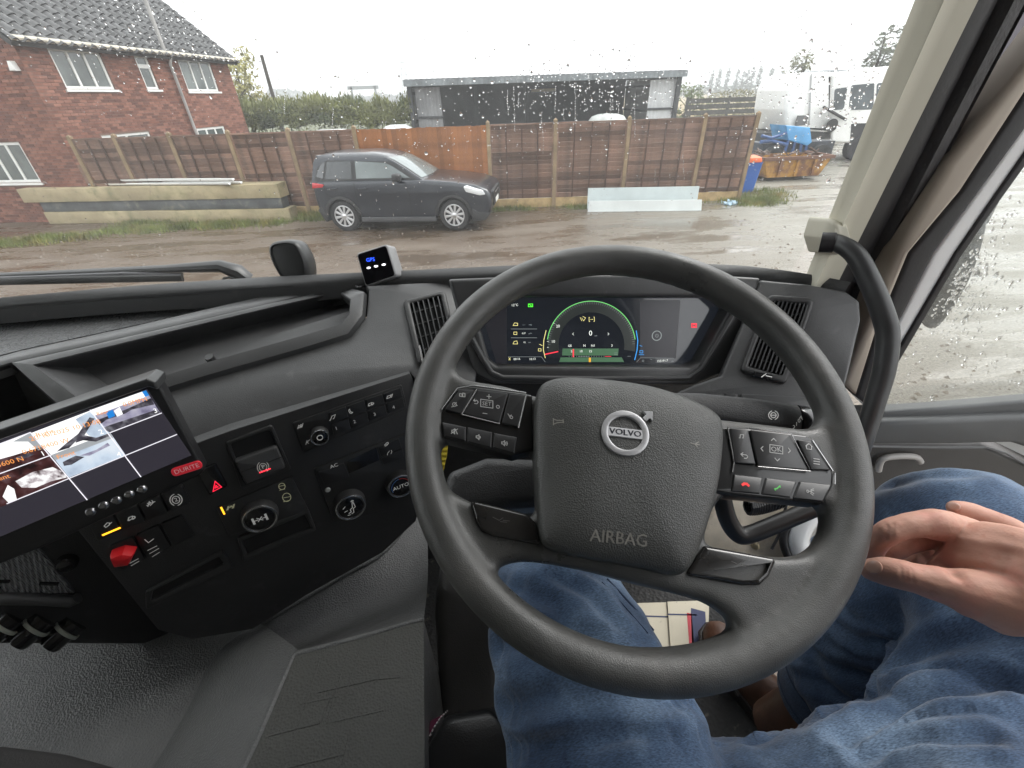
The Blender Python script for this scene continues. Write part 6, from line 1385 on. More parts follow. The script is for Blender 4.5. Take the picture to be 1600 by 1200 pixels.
mb = MB(); mb.tube([WF.P(*WF.uv(x, y, .0115), .0115) for x, y in ((1171, 669), (1236, 677.5), (1266, 736), (1184, 729))], .0007, 6); mb.tube([WF.P(*WF.uv(x, y, .0113), .0113) for x, y in ((1269, 688), (1301, 736))], .0008, 6); mb.tube([WF.P(*WF.uv(x, y, .0092), .0092) for x, y in ((1304, 739), (1304, 757))], .0009, 6); mb.tube([WF.P(*WF.uv(x, y, .0100), .0100) for x, y in ((1137, 668), (1147, 722), (1144, 738))], .0009, 6); mb.build('edge_trim', edge, P2_, smooth=60)
# gloss inserts on the lower spokes
for pts, nm in (([(734, 782), (745, 783), (823, 802), (838, 816), (846, 852), (823, 848), (771, 838), (752, 830), (742, 812)], 'l'), ([(1103, 852), (1210, 871), (1215, 877), (1205, 900), (1190, 914.5), (1163, 915), (1072, 899), (1090, 868)], 'r')):
    mb = MB(); mb.plate(WF, [fillet(wl_(pts, .010), .003)], -.004, .0098, .004, 4); ins = mb.build('spoke_insert', mat('gloss_grey', (.022, .021, .020), .22, coat=.3, var=(40, .3)), wheel, smooth=50)
    c = (784, 811) if nm == 'l' else (1157, 880); mb = MB(); mb.strip(WF, [[WF.uv(c[0]+x, c[1]+y, .0102) for x, y in l] for l in ([(-14, -3), (-4, 2), (2, -2)], [(2, 2), (12, 3)], [(-2, 4), (8, 5)])], .0005, .0102); mb.build('symbol', mat('worn_print', (.09, .088, .085), .5), ins, smooth=0)
# hub and column behind the wheel
mb = MB(); mb.tube([WC-WN*.012-WF.v*.02, WC-WN*.06-WF.v*.03, WC-WN*.10-WF.v*.035, WC-WN*.22-WF.v*.04, WC-WN*.50-WF.v*.05], [.05, .05, .05, .05, .05], 24); mb.build('column_cover', soft_m, wheel, smooth=50)
mb = MB(); sf = WF.sh(-.07); mb.plate(sf, [fillet(sf.uvs([(700, 735), (760, 712), (850, 715), (850, 790), (705, 800), (690, 770)]), .012)], -.05, 0, .012, 3); mb.build('shroud', soft_m, wheel, smooth=50)
# stalks
def stalk(name, label, pts, ws_, h0, m):
    mb = MB(); sf = WF.sh(h0); P = [sf.P(*sf.uv(x, y)) for x, y in pts]; mb.tube(P, ws_, 14, flat=(1, .55), ref=WF.n); t = thing(name, label, 'stalk', tuple(WC)); o = mb.build('lever', m, t, smooth=60); return t, o, sf
t, o, sf = stalk('stalk_lever', 'thick black stalk with brake symbol behind the right side of the wheel', [(1020, 632), (1090, 635), (1180, 646), (1245, 655)], [.014, .016, .0175, .0165], -.035, soft_m)
mb = MB(); mb.tube([sf.P(*sf.uv(x, y)) for x, y in ((1247, 655), (1262, 657), (1270, 658))], [.0165, .0165, .013], 14, flat=(1, .6), ref=WF.n); mb.build('stalk_end', dash_b, t, smooth=60)
f2 = sf.sh(.0115); mb = MB(); q = lambda x, y: f2.uv(x, y, 0); mb.strip(f2, [[q(*p) for p in arc_px(1208, 649, 4.2, 4, 0, 360, 16)], [q(*p) for p in arc_px(1208, 649, 7.5, 7, 110, 250, 8)], [q(*p) for p in arc_px(1208, 649, 7.5, 7, -70, 70, 8)], [q(1205, 649), q(1211, 649)]], .0008, .0006); mb.build('symbol', printw, t, smooth=0)
mb = MB()
for s, c in (('A', (1251, 653)), ('0', (1248, 658)), ('1', (1244, 663)), ('2', (1240, 668))): text_mb(mb, f2, s, f2.uv(*c), .0062, .0006, radians(-25))
mb.build('lettering', printw, t, smooth=0)
mb = MB(); P = [at(x, y, .52) for x, y in ((1128, 775), (1136, 808), (1150, 832), (1168, 836), (1215, 818), (1300, 782))]; mb.tube(catmull(P, 5), .0105, 12); tl2 = thing('tilt_lever', 'bent black lever seen through the right opening of the wheel', 'lever', tuple(P[0])); mb.build('bar', mat('lever_black', (.015, .014, .014), .35), tl2, smooth=60)
tg = [(686, 690), (700, 688), (698, 712), (691, 742), (684, 744)]; mb = MB(); fr = Fr(at(692, 715, .56), V((.9, .1, .1)), V((-.1, -.8, .55))); mb.plate(fr, [fr.uvs(tg)], -.002, 0); tagm = mat('yellow_tag', (.62, .48, .03), .5, bump=[('wave', 60, .6, .002, 1, 'Z')])
mb.build('yellow_tag', tagm, label='yellow plastic tag hanging behind the left side of the wheel', cat='tag')
# ================================================================== THINGS IN THE CAB
# ---- grab handle on the pillar
hand_p = [(1296, 377, .618), (1312, 381, .600), (1338, 400, .585), (1362, 446, .578), (1380, 492, .575), (1387, 525, .575), (1382, 575, .58), (1368, 625, .59), (1345, 700, .605), (1325, 760, .63)]
gh_ = thing('grab_handle', 'bent dark grey grab handle bolted to the cream pillar', 'handle', tuple(at(1284, 376, .665)))
mb = MB(); P = catmull([at(*p) for p in hand_p], 6); n = len(P); mb.tube(P, [.0104+.0028*sin(pi*k/n) for k in range(n)], 18); mb.build('grip', mat('handle_black', (.040, .041, .042), .40, bump=[('noise', 200, .08, .001)], var=(25, .25)), gh_, smooth=60)
fr = Fr(at(1292, 368, .640), V((1, 0, 0)), V((-.15, -1, .2))); mb = MB(); mb.dome(fr, fillet(fr.uvs([(1284, 340), (1306, 348), (1312, 368), (1304, 396), (1282, 394), (1275, 370)]), .006), [(1.1, -.03), (1.05, .012), (.95, .024), (.7, .03)]); mb.build('mount', cream, gh_, smooth=50)
mb = MB(); fr2 = Fr(at(1298, 379, .607), V((.3, -.6, .2)), V((.75, -.6, .1))); mb.lathe(fr2, [(.0135, -.012), (.0135, .004), (.011, .006)], 22); mb.build('collar', rubber, gh_)
# ---- GPS box
gb = thing('gps_box', 'small black box with blue letters and three white lights on the dash', 'gps unit', tuple(gz(585, 445, ZB)))
GF = Fr(at(589, 417, .735), V((cos(radians(-14)), sin(radians(-14)), .18)), V((-.22, -.90, .36)))
gp = fillet(GF.uvs([(556, 396), (604, 381), (620, 432), (571, 449)]), .006)
mb = MB(); mb.plate(GF, [gp], -.034, 0, .003, 3); mb.build('case', mat('box_case', (.26, .26, .265), .35), gb, smooth=50)  # light grey case colour stands in for sky reflected on the box
fc = fillet(GF.uvs([(559, 398), (603, 384), (617, 430), (572, 446)]), .005); mb = MB(); mb.plate(GF, [fc], -.001, .0006); mb.build('face', mat('box_face', (.004, .004, .006), .08), gb)
mb = MB(); text_mb(mb, GF, 'GPS', GF.uv(579, 406, .0007), .0085, .0011, radians(-2), sx=1.1); mb.build('lettering', E_('gps_blue', (.02, .08, 1), 3.0), gb, smooth=0)
mb = MB()
for c in ((576, 418.5), (587.5, 416), (599.5, 413.5)): mb.plate(GF, [circ(.0036, GF.uv(*c, .001), 14, ry=.0016)], .0006, .0012)
mb.build('status_light', E_('lamp_white', (1, 1, 1), 2.5), gb, smooth=0)
mb = MB(); b0 = GF.P(*GF.uv(593, 444, -.01), -.02); mb.tube([b0, b0+V((.0, .0, -.035))], .016, 14, flat=(1, .6)); mb.build('bracket', dash_d, gb)
mb = MB(); mb.tube(catmull([GF.P(*GF.uv(566, 446), -.015), at(560, 449, .745), at(556, 446, .76), at(553, 441, .80)], 5), .0022, 8); mb.build('cable', rubber, gb)
# ---- black rounded housing in front of the glass
hsg = thing('sensor_housing', 'rounded black housing standing at the foot of the windscreen near the wiper', 'housing', tuple(at(460, 430, .76)))
HF = Fr(at(452, 404, .76), V((1, -.1, -.05)), V((-.15, -.95, .25))); loop = chaikin(HF.uvs([(422, 384), (432, 376), (462, 374), (474, 386), (486, 412), (486, 446), (450, 446), (428, 410)]), 2)
mb = MB(); mb.dome(HF, loop, [(.8, -.030), (.97, -.022), (1.02, -.010), (1.0, .002), (.93, .010), (.84, .012), (.80, .009), (.4, .010)]); mb.build('shell', mat('housing_black', (.02, .021, .022), .38, var=(30, .15)), hsg, smooth=60)
mb = MB(); mb.tube([HF.P(*HF.uv(468, 436), -.01), HF.P(*HF.uv(468, 470), -.01)], .016, 12); mb.build('stem', wiper_m, hsg)
# ---- monitor
mon = thing('camera_monitor', 'black monitor tilted on the dash showing split camera pictures', 'monitor', tuple(at(150, 760, .52)))
MF = SF_.sh(.055); q0 = MF.uv(180, 720); MF = Fr(MF.P(*q0), SU+V((0, 0, .0)), SN+V((0, 0, .10)))
m_ = lambda *p, h=0: MF.uvs(p, h)
case_px = [(-160, 742), (-60, 703), (238, 590), (250, 598), (322, 734), (314, 744), (62, 852), (46, 846), (20, 838), (-160, 905)]
mb = MB(); mb.plate(MF, [fillet(m_((-170, 748), (236, 590), (247, 596), (320, 735), (312, 744), (66, 856), (-120, 930)), .004)], -.022, 0, .003, 3); ms = mb.build('case', mat('monitor_black', (.011, .011, .012), .40), mon, smooth=50)
mb = MB(); mb.plate(MF, [fillet(m_((-170, 726), (234, 587), (248, 592), (252, 606), (236, 600), (-170, 745), h=.01), .002)], -.02, .022, .003, 2); mb.build('visor', mat('visor_grey', (.030, .031, .032), .4), mon, smooth=50)
SCq = [(-160, 742), (230, 608), (299, 711), (-100, 881)]
mb = MB(); mb.plate(MF, [m_(*SCq)], -.002, .0006); scn = mb.build('screen', mat('monitor_screen', (.012, .012, .014), .2, emit=((.16, .145, .20), .16)), mon, smooth=0)
def mpoly(pts, m, name, h=.0010):
    mb = MB(); mb.plate(MF, [MF.uvs(pts, h)], h-.0002, h); mb.build(name, m, scn, smooth=0)
def img(name, c, s=.7): return mat(name, tuple(x*.2 for x in c), .4, emit=(c, s))
def imgn(name, cols, s, scale=60):
    m = img(name, cols[0], s); t = m.node_tree; N = t.nodes; L = t.links; n = N.new('ShaderNodeTexNoise'); n.inputs['Scale'].default_value = scale; n.inputs['Detail'].default_value = 4
    tc = N.new('ShaderNodeTexCoord'); L.new(tc.outputs['Object'], n.inputs['Vector']); r = N.new('ShaderNodeValToRGB'); e = r.color_ramp.elements
    while len(e) < len(cols): e.new(.5)
    for k, c in enumerate(cols): e[k].position = .30+.40*k/(len(cols)-1); e[k].color = (*c, 1)
    L.new(n.outputs['Fac'], r.inputs['Fac']); L.new(r.outputs[0], N['Principled BSDF'].inputs['Emission Color']); return m
i_w = img('picture_white', (1, 1, 1), 1.0); i_b = imgn('picture_pale_blue', [(.38, .46, .60), (.66, .78, .92), (.85, .92, 1)], .75, 45); i_d = imgn('picture_dark', [(.02, .02, .03), (.12, .11, .14), (.4, .4, .45)], .5, 160); i_l = imgn('picture_lilac', [(.22, .20, .32), (.48, .46, .62), (.7, .68, .8)], .6, 110); i_bl = img('picture_blue', (.02, .25, .75), .8); i_br = imgn('picture_maroon', [(.02, .01, .012), (.09, .03, .03), (.22, .14, .16)], .6, 90); i_lt = imgn('picture_glints', [(.05, .03, .03), (.55, .5, .52), (1, 1, 1), (1, 1, 1)], .9, 170); i_g = img('picture_grey', (.52, .55, .58), .6); i_o = img('picture_orange', (1, .38, .10), .9)
mpoly([(141, 641), (228, 610), (233, 618), (146, 650)], i_w, 'picture_sky'); mpoly([(222, 612), (228, 610), (233, 618), (227, 620)], i_bl, 'picture_sign', .0013)
mpoly([(146, 650), (233, 618), (250, 645), (172, 676)], i_l, 'picture_yard')
mpoly([(150, 657), (196, 640), (236, 622), (241, 632), (206, 640), (196, 646), (166, 656), (156, 664)], i_d, 'picture_cars', .0012); mpoly([(166, 645), (176, 640), (180, 650), (170, 654)], i_bl, 'picture_van', .0014); mpoly([(178, 642), (187, 636), (192, 647), (183, 651)], i_w, 'picture_house', .0014)
mpoly([(160, 669), (172, 664), (245, 640), (250, 645), (172, 676)], i_d, 'picture_edge', .0013)
mpoly([(48, 677), (140, 642), (172, 676), (80, 711)], i_w, 'picture_cloud'); mpoly([(118, 655), (140, 643), (172, 676), (150, 686), (138, 680)], i_b, 'picture_panel', .0011)
mpoly([(88, 706), (104, 692), (122, 678), (140, 652), (148, 654), (132, 680), (118, 690), (108, 700)], i_d, 'picture_arm', .0014); mpoly([(120, 684), (132, 680), (150, 684), (168, 678), (172, 681), (150, 690), (130, 688), (118, 692)], i_d, 'picture_arm', .00135)
mpoly([(80, 711), (172, 676), (196, 711), (108, 746)], i_b, 'picture_road'); mpoly([(80, 711), (172, 676), (177, 684), (86, 719)], i_g, 'picture_bank', .0012); mpoly([(98, 722), (118, 712), (132, 714), (112, 726), (100, 728)], i_d, 'picture_car', .0014); mpoly([(124, 712), (150, 703), (168, 692), (172, 696), (140, 712)], i_l, 'picture_wall', .0013)
mpoly([(-100, 727), (46, 677), (78, 711), (-80, 768)], i_w, 'picture_cloud'); mpoly([(20, 690), (46, 677), (70, 700), (60, 704), (44, 690)], i_g, 'picture_bar', .0012); mpoly([(-100, 745), (20, 712), (66, 698), (78, 711), (0, 744), (-80, 768)], i_br, 'picture_ground', .0012); mpoly([(22, 716), (44, 708), (54, 710), (30, 720)], i_d, 'picture_lorry', .0014)
mpoly([(-80, 770), (78, 712), (108, 748), (12, 788), (-60, 815)], i_br, 'picture_night'); mpoly([(24, 752), (50, 738), (82, 730), (100, 738), (104, 746), (80, 752), (56, 762), (34, 762)], i_lt, 'picture_lights', .0013); mpoly([(4, 776), (12, 758), (22, 764), (26, 780), (14, 786)], i_w, 'picture_glow', .0013)
gl = [[(141, 641), (220, 745)], [(47.5, 676), (136, 781)], [(252, 645.5), (172, 676)], [(276, 679), (11, 787)], [(80, 711), (-80, 769)], [(47, 676), (-60, 716)]]
mb = MB(); mb.strip(MF, [[MF.uv(*p, .0018) for p in l] for l in gl], .0010, .0018); mb.build('grid_line', img('grid_white', (.9, .88, .95), .9), scn, smooth=0)
mb = MB(); R_ = radians(0)
for s, c, sz in (('Right', (70, 677), .0066), ('20/10/2025 10:13:08', (103, 672), .0068), ('0.6718400 W', (72, 697), .0066), ('5600 N', (16, 722), .0066), ('Front', (103, 711), .0066), ('Rear', (160, 645), .0052), ('0.0MPH', (211, 628), .0066), ('ent', (6, 746), .0066)): text_mb(mb, MF, s, MF.uv(*c, .0019), sz, .0019, R_)
mb.build('screen_lettering', i_o, scn, smooth=0)
mb = MB()
for s, c in (('1', (67, 709)), ('2', (158, 675)), ('3', (243, 642)), ('4', (186, 710))): text_mb(mb, MF, s, MF.uv(*c, .0019), .0075, .0019)
mb.build('screen_number', i_w, scn, smooth=0)
lg = MF.uv(292, 732, .001); f3 = Fr(MF.P(*lg, 0), MF.u, MF.n); mb = MB(); mb.plate(f3, [fillet(rect(.0300, .0105), .0052, 6)], 0, .0016, .0004, 1); bd_ = mb.build('name_badge', mat('badge_red', (.62, .02, .035), .35, emit=((1, .05, .08), .15)), mon)
mb = MB(); text_mb(mb, f3, 'DURITE', (0, 0), .0076, .0019, sx=.95); mb.build('badge_lettering', mat('badge_white', (.85, .75, .75), .5), bd_, smooth=0)
for c in ((142.5, 799), (163, 789), (183, 781), (203, 772), (222.5, 764)):
    o = MF.uv(*c); f3 = Fr(MF.P(*o, 0), MF.u, MF.n); mb = MB(); mb.lathe(f3, [(.0052, -.001), (.0050, .002), (.0035, .0035), (.001, .004)], 16); mb.build('button', mat('button_chrome', (.35, .35, .36), .25, .9), mon, smooth=60)
mb = MB(); c = MF.P(*MF.uv(150, 720), -.02); mb.tube([c, c-SN*.05], .03, 16); mb.build('mount', dash_d, mon)
# ---- engine tunnel, raised mat, seat base
tun_m = mat('tunnel_grain', (.098, .100, .101), .42, spec=.6, rvar=(6, .30, .52), bump=[('voronoi', 380, .55, .0018), ('noise', 30, .15, .01)], var=(5, .12), mott=(9, (.118, .12, .12), .5, .75))
mat_m = mat('tunnel_mat', (.058, .059, .055), .7, bump=[('voronoi', 330, .6, .0016)], var=(6, .15))
Z1, Z2 = CAMZ-.735, CAMZ-.665
A_ = [gz(x, y, Z1) for x, y in ((405, 974), (372, 992), (346, 1014), (322, 1048), (286, 1121), (237, 1200), (170, 1310))]
B_l = [gz(x, y, Z2) for x, y in ((470, 1019), (462, 1022), (455, 1030), (440, 1066), (407, 1143), (380, 1200), (320, 1310))]
A_ = catmull(A_, 3); B_l = catmull(B_l, 3)
tun = thing('engine_tunnel', 'grained dark grey engine cover between the seats', 'engine cover', tuple(gz(200, 1080, Z1)))
mb = MB(); left = catmull([gz(x, y, Z1) for x, y in ((300, 800), (100, 800), (-200, 860), (-300, 960), (-400, 1100), (-500, 1200), (-700, 1310))], 3)
mb.grid([[a*(1-f)+b*f+V((0, 0, .008*sin(f*pi))) for f in [k/12 for k in range(13)]] for a, b in zip(left, A_)]); mb.grid([[a*(1-f)+b*f+V((0, 0, .010*sin(f*pi))) for f in (0, .15, .4, .7, .9, 1)] for a, b in zip(A_, B_l)]); mb.build('cover', tun_m, tun, smooth=60)
e2 = [gz(x, y, Z2) for x, y in ((470, 1019), (520, 1006), (580, 990), (640, 972), (662, 968))]; e1 = [gz(x, y, Z1-.01) for x, y in ((405, 974), (470, 938), (540, 897), (604, 858), (664, 780))]
mb = MB(); mb.grid([[a*(1-f)+b*f+V((0, 0, -.05*sin(f*pi))) for f in [k/8 for k in range(9)]] for a, b in zip(e2, e1)]); mb.grid([[a*(1-f)+b*f for f in (0, .5, 1)] for a, b in zip(e1, [gz(x, y, Z1) for x, y in ((300, 800), (400, 780), (500, 760), (600, 740), (700, 700))])]); mb.build('front_face', tun_m, tun, smooth=60)
mb = MB(); far = e2; near = [gz(x, y, Z2) for x, y in ((320, 1310), (430, 1310), (520, 1310), (640, 1310), (664, 1310))]
mb.grid([B_l[::-1][::1][::-1][1:7][::-1] if False else [a*(1-f)+b*f for f in [k/8 for k in range(9)]] for a, b in zip(far, near)])
lft = [far[0]*(1-k/18)+near[0]*(k/18) for k in range(19)]
mb.grid([B_l, lft]); mb.build('top', mat_m, tun, smooth=60)
lines = [[(500, 1030), (462, 1150)], [(545, 1015), (510, 1130)], [(565, 1008), (535, 1100)], [(605, 996), (585, 1070)], [(497, 1082), (585, 1062), (625, 1058)], [(470, 1100), (530, 1088)], [(520, 1128), (600, 1110)], [(420, 1150), (500, 1130), (520, 1080)], [(450, 1200), (540, 1178)], [(545, 1150), (535, 1195)], [(455, 1050), (425, 1140)]]
mb = MB()
for l in lines: mb.tube([gz(x, y, Z2-.0004) for x, y in l], .0014, 6)
mb.build('relief_line', mat_m, tun, smooth=60)
mb = MB(); mb.tube(catmull([p+V((0, 0, -.002)) for p in B_l[::-1]+e2[1:]], 4), .0045, 8); mb.build('highlight_bead', tun_m, tun, smooth=60)  # bead added along the edges so that they show a highlight
mb = MB(); mb.tube(catmull([p+V((0, 0, .000)) for p in e1], 4), .005, 8); mb.build('highlight_bead', tun_m, tun, smooth=60)  # far edge gets the same added bead for its bright line
mb = MB(); q1 = [gz(x, y, Z2) for x, y in ((662, 968), (664, 1310))]; mb.grid([q1, [p+V((.0, 0, -.5)) for p in q1]]); mb.build('side', tun_m, tun)
sb_ = thing('seat', 'black leather seat cushion with purple side panel and pale stitching', 'seat', tuple(at(700, 1190, .56)))
SXF = Fr(at(720, 1160, .56), V((1, 0, 0)), V((-.1, -.35, .93)))
cush = fillet(SXF.uvs([(690, 1118), (765, 1106), (800, 1150), (900, 1290), (1400, 1330), (1560, 1500), (620, 1500), (640, 1290), (655, 1180)]), .02)
mb = MB(); mb.dome(SXF, cush, [(.99, -.10), (1.0, -.03), (.985, -.012), (.96, -.004), (.9, 0), (.6, .004)]); mb.build('cushion', mat('black_leather', (.014, .014, .015), .33, bump=[('voronoi', 500, .25, .0008)], var=(20, .2)), sb_, smooth=60)
side = [SXF.P(*SXF.uv(x, y), -.022) for x, y in ((692, 1118), (676, 1136), (658, 1170), (640, 1215), (625, 1300))]
mb = MB(); mb.grid([[p+V((-.002, 0, .004)) for p in side], [p+V((-.020, .0, -.010)) for p in side], [p+V((-.034, 0, -.03)) for p in side], [p+V((-.036, 0, -.10)) for p in side]]); mb.build('side_panel', mat('purple_cloth', (.11, .012, .045), .8, bump=[('noise', 600, .5, .001)]), sb_, smooth=60)
mb = MB(); st_ = catmull([p+V((.003, 0, .013)) for p in side], 10)
for k in range(0, len(st_)-1, 2): mb.tube([st_[k], st_[k+1]], .0011, 5)
mb.build('stitching', mat('pale_thread', (.55, .5, .5), .8), sb_)
mb = MB(); f4 = Fr(at(715, 1000, .78), V((1, .1, 0)), V((.1, -.8, .6))); mb.dome(f4, fillet(f4.uvs([(690, 880), (748, 900), (775, 960), (790, 1130), (690, 1130), (680, 960)]), .02), [(1, -.06), (1.0, -.005), (.9, .006), (.6, .010)]); mb.build('base_cover', mat('base_grey', (.085, .082, .081), .5, bump=[('voronoi', 500, .3, .001)]), sb_, smooth=60)
mb = MB(); mb.box((.17, -.32, CAMZ-.35), .5, .12, .75); mb.build('backrest', mat('black_leather', (.014, .014, .015), .33), sb_)
# ---- papers on the floor
ZF = CAMZ-1.17
pap = mat('cream_card', (.60, .55, .43), .7, mott=(60, (.25, .22, .17), .66, .74)); navy = mat('navy_print', (.02, .03, .10), .6); redp = mat('red_print', (.5, .03, .05), .6)
def card(name, label, pts, z, stripes):
    t = thing(name, label, 'card', tuple(gz(*pts[0], z))); fr = Fr((0, 0, z), (1, 0, 0), (0, 0, 1)); mb = MB(); mb.plate(fr, [[tuple(gz(x, y, z)[:2]) for x, y in pts]], -.004, 0); mb.build('sheet', pap, t, smooth=0)
    for m, l, w in stripes: mb = MB(); mb.strip(fr, [[tuple(gz(x, y, z)[:2]) for x, y in l]], w, .0006); mb.build('stripe', m, t, smooth=0)
card('printed_card', 'cream card with a thin navy line lying left on the cab floor', [(940, 944), (1041, 941), (1050, 1020), (960, 1030)], ZF+.006, [(navy, [(985, 962), (1043, 964)], .004)])
card('printed_card', 'cream card with navy and red stripes lying beside the brown shoe', [(1043, 940), (1108, 938), (1106, 1030), (1049, 1030)], ZF+.012, [(navy, [(1044, 960), (1088, 961)], .004), (redp, [(1077, 961), (1081, 1010)], .012), (navy, [(1091, 961), (1093, 1012)], .036)])
# ---- coil cable and door-side step seen through the wheel
mb = MB(); a, b = at(1168, 792, .80), at(1222, 780, .80); d = (b-a); P = []
for k in range(130): f = k/129; an = f*2*pi*13; P.append(a+d*f+V((0, -.3, 1)).normalized()*(cos(an)*.013-.012*sin(f*pi))+V((.1, 1, .3)).normalized()*(sin(an)*.013))
mb.tube(P, .0032, 6, cap=False); mb.build('coil_cable', rubber, label='short black coiled cable seen through the right opening of the wheel', cat='cable')
# ---- edge of the passenger seat in the lower left corner
pse = thing('passenger_seat', 'dark passenger seat edge in the lower left corner', 'seat', tuple(gz(60, 1230, CAMZ-.60)))
f6 = Fr(gz(60, 1230, CAMZ-.60), V((1, 0, 0)), V((0, -.1, 1))); mb = MB(); mb.dome(f6, fillet(f6.uvs([(-500, 1160), (0, 1163), (90, 1174), (170, 1196), (240, 1260), (240, 1500), (-500, 1500)]), .03), [(1, -.1), (1.0, -.02), (.98, -.006), (.9, 0)]); mb.build('cushion', mat('seat_cloth', (.02, .019, .019), .9, bump=[('noise', 500, .5, .001)]), pse, smooth=60)
mb = MB(); mb.box((f6.o.x-.25, f6.o.y-.25, CAMZ-.85), .4, .3, .3); mb.build('base', soft_m, pse)
# ================================================================== OPEN DOOR
DO = V((.69, .575, CAMZ-.48)); DU = V((.990, -.139, 0)); DNN = V((-.139, -.990, 0)); DR = Fr(DO, DU, DNN)
door = thing('cab_door', 'open lorry door with raindrop covered window and grey trim', 'door', tuple(DO+V((.4, 0, -.6))))
dr = lambda *p, h=0: DR.uvs(p, h)
doorw = mat('cab_white', (.78, .78, .77), .3, coat=.5)
trim = mat('door_trim', (.085, .088, .089), .5, bump=[('voronoi', 800, .35, .0007)], var=(8, .1)); trim_d = mat('door_trim_brown', (.050, .046, .043), .55, bump=[('voronoi', 700, .4, .0008)], var=(8, .1))
def bandstrip(name, m, left, right, h0, h1, r=.004, hh=None):
    mb = MB(); h = hh if hh is not None else h1; mb.plate(DR, [DR.uvs(left, h)+DR.uvs(right, h)[::-1]], h0, h1, r, 3); return mb.build(name, m, door, smooth=50)
# layers of the front frame: trim, seal, painted steel, glass rubber
bandstrip('frame_trim', mat('door_frame_trim', (.40, .345, .285), .5, bump=[('noise', 700, .2, .0005)]), [(1730, -60), (1614, 88), (1484, 256), (1404, 396), (1350, 520), (1318, 600)], [(1760, -60), (1610, 140), (1505, 300), (1424, 396), (1372, 520), (1340, 620)], -.03, .014, .010)
bandstrip('frame_seal', rubber, [(1740, -60), (1604, 140), (1500, 300), (1420, 396), (1368, 520), (1336, 620)], [(1800, -60), (1612, 194), (1530, 305), (1463, 396), (1395, 530), (1362, 640)], -.03, .008, .008)
bandstrip('frame_steel', doorw, [(1790, -60), (1604, 192), (1526, 303), (1459, 396), (1390, 530), (1356, 640)], [(1860, -60), (1640, 195), (1552, 318), (1498, 396), (1400, 560), (1372, 645)], -.06, .002, .006)
bandstrip('glass_rubber', rubber, [(1850, -60), (1634, 195), (1548, 318), (1494, 396), (1397, 560), (1366, 645)], [(1870, -60), (1644, 202), (1556, 324), (1502, 402), (1405, 566), (1378, 640)], -.05, .006, .002)
mb = MB(); gp = dr((1860, -60), (1640, 198), (1552, 320), (1498, 398), (1401, 562), (1372, 646), (1700, 622), (2300, 580), (2500, -60)); mb.plate(DR, [gp], -.02, -.016); mb.build('window_glass', sglass, door, smooth=0)
# sill and panel
bandstrip('sill', trim, [(1362, 645), (1480, 637), (1600, 627), (1800, 610), (2300, 570)], [(1358, 660), (1480, 657), (1600, 652), (1800, 645), (2300, 640)], -.004, .016, .006)
bandstrip('upper_panel', trim, [(1358, 659), (1480, 656), (1600, 651), (1800, 644), (2300, 640)], [(1350, 696), (1480, 696), (1582, 694), (1640, 712), (2300, 980)], -.02, .030, .010)
bandstrip('lower_panel', trim_d, [(1348, 698), (1480, 700), (1540, 700), (1600, 726), (1800, 820), (2300, 1060)], [(1330, 1000), (1480, 1000), (1540, 1000), (1600, 1000), (1800, 1100), (2300, 1300)], -.06, .010, .006)
mb = MB(); mb.tube([DR.P(*DR.uv(x, y, .012), .012) for x, y in ((1352, 697.5), (1480, 699), (1542, 699), (1572, 708), (1602, 726), (1700, 775))], .002, 6); mb.build('trim_line', mat('line_pale', (.16, .16, .16), .4), door, smooth=60)
mb = MB(); mb.tube([DR.P(*DR.uv(x, y, .012), .012) for x, y in ((1530, 772), (1620, 772), (1800, 776))], .0035, 8); mb.build('trim_line', mat('line_pale', (.16, .16, .16), .4), door, smooth=60)
mb = MB(); mb.tube(catmull([DR.P(*DR.uv(x, y, .02), .02) for x, y in ((1372, 735), (1378, 718), (1400, 713), (1430, 714), (1438, 722))], 4), .006, 10); mb.build('door_pull', mat('pull_grey', (.35, .33, .31), .35), door, smooth=60)
mb = MB(); mb.plate(DR, [fillet(dr((1592, 650), (1640, 648), (1640, 672), (1598, 672)), .004)], .028, .034, .002); mb.build('switch', dash_b, door)
# outer skin
mb = MB(); mb.plate(DR, [dr((1366, 690), (1600, 682), (2300, 670), (2300, 1300), (1240, 1000), (1200, 860), (1330, 730), h=-.06)], -.11, -.06, .01, 2); mb.build('outer_skin', doorw, door)
# drops on the window
rnd = random.Random(23); mb = MB()
for i in range(1300):
    px, py = rnd.uniform(1390, 1640), rnd.uniform(180, 640)
    if rnd.random() < .45: px, py = rnd.gauss(1500, 28), rnd.gauss(440, 45)
    if px < 1500-(py-400)*.62+12 or py > 632-(px-1400)*.09: continue
    u, v = DR.uv(px, py, -.021); drop(mb, DR.P(u, v, -.0205), -DR.n, min(.0036, .0014*math.exp(rnd.gauss(0, .5))), rnd.choice((1, 1.1, 1.4)), rnd.uniform(0, 6))
mb.build('window_raindrops', rain_m, door, smooth=80, kind='stuff')
# mirror outside the door window
mir = thing('door_mirror', 'black oval mirror housing hanging outside the open door window', 'mirror', tuple(at(1500, 430, 1.15)))
MRF = Fr(at(1490, 430, 1.15), V((.85, -.5, 0)), V((-.5, -.85, .1))); lp_ = chaikin(MRF.uvs([(1444, 512), (1436, 492), (1446, 455), (1478, 405), (1520, 350), (1545, 330), (1535, 380), (1518, 430), (1490, 480), (1462, 516)]), 2)
mb = MB(); mb.dome(MRF, lp_, [(.7, -.10), (.95, -.05), (1, -.01), (.98, .004), (.9, .01), (.5, .012)]); mb.build('housing', mat('mirror_black', (.010, .010, .011), .35), mir, smooth=60)
mb = MB(); mb.tube([MRF.P(*MRF.uv(1535, 350), -.03), MRF.P(*MRF.uv(1590, 240), -.03)], .02, 10); mb.build('arm', rubber, mir)
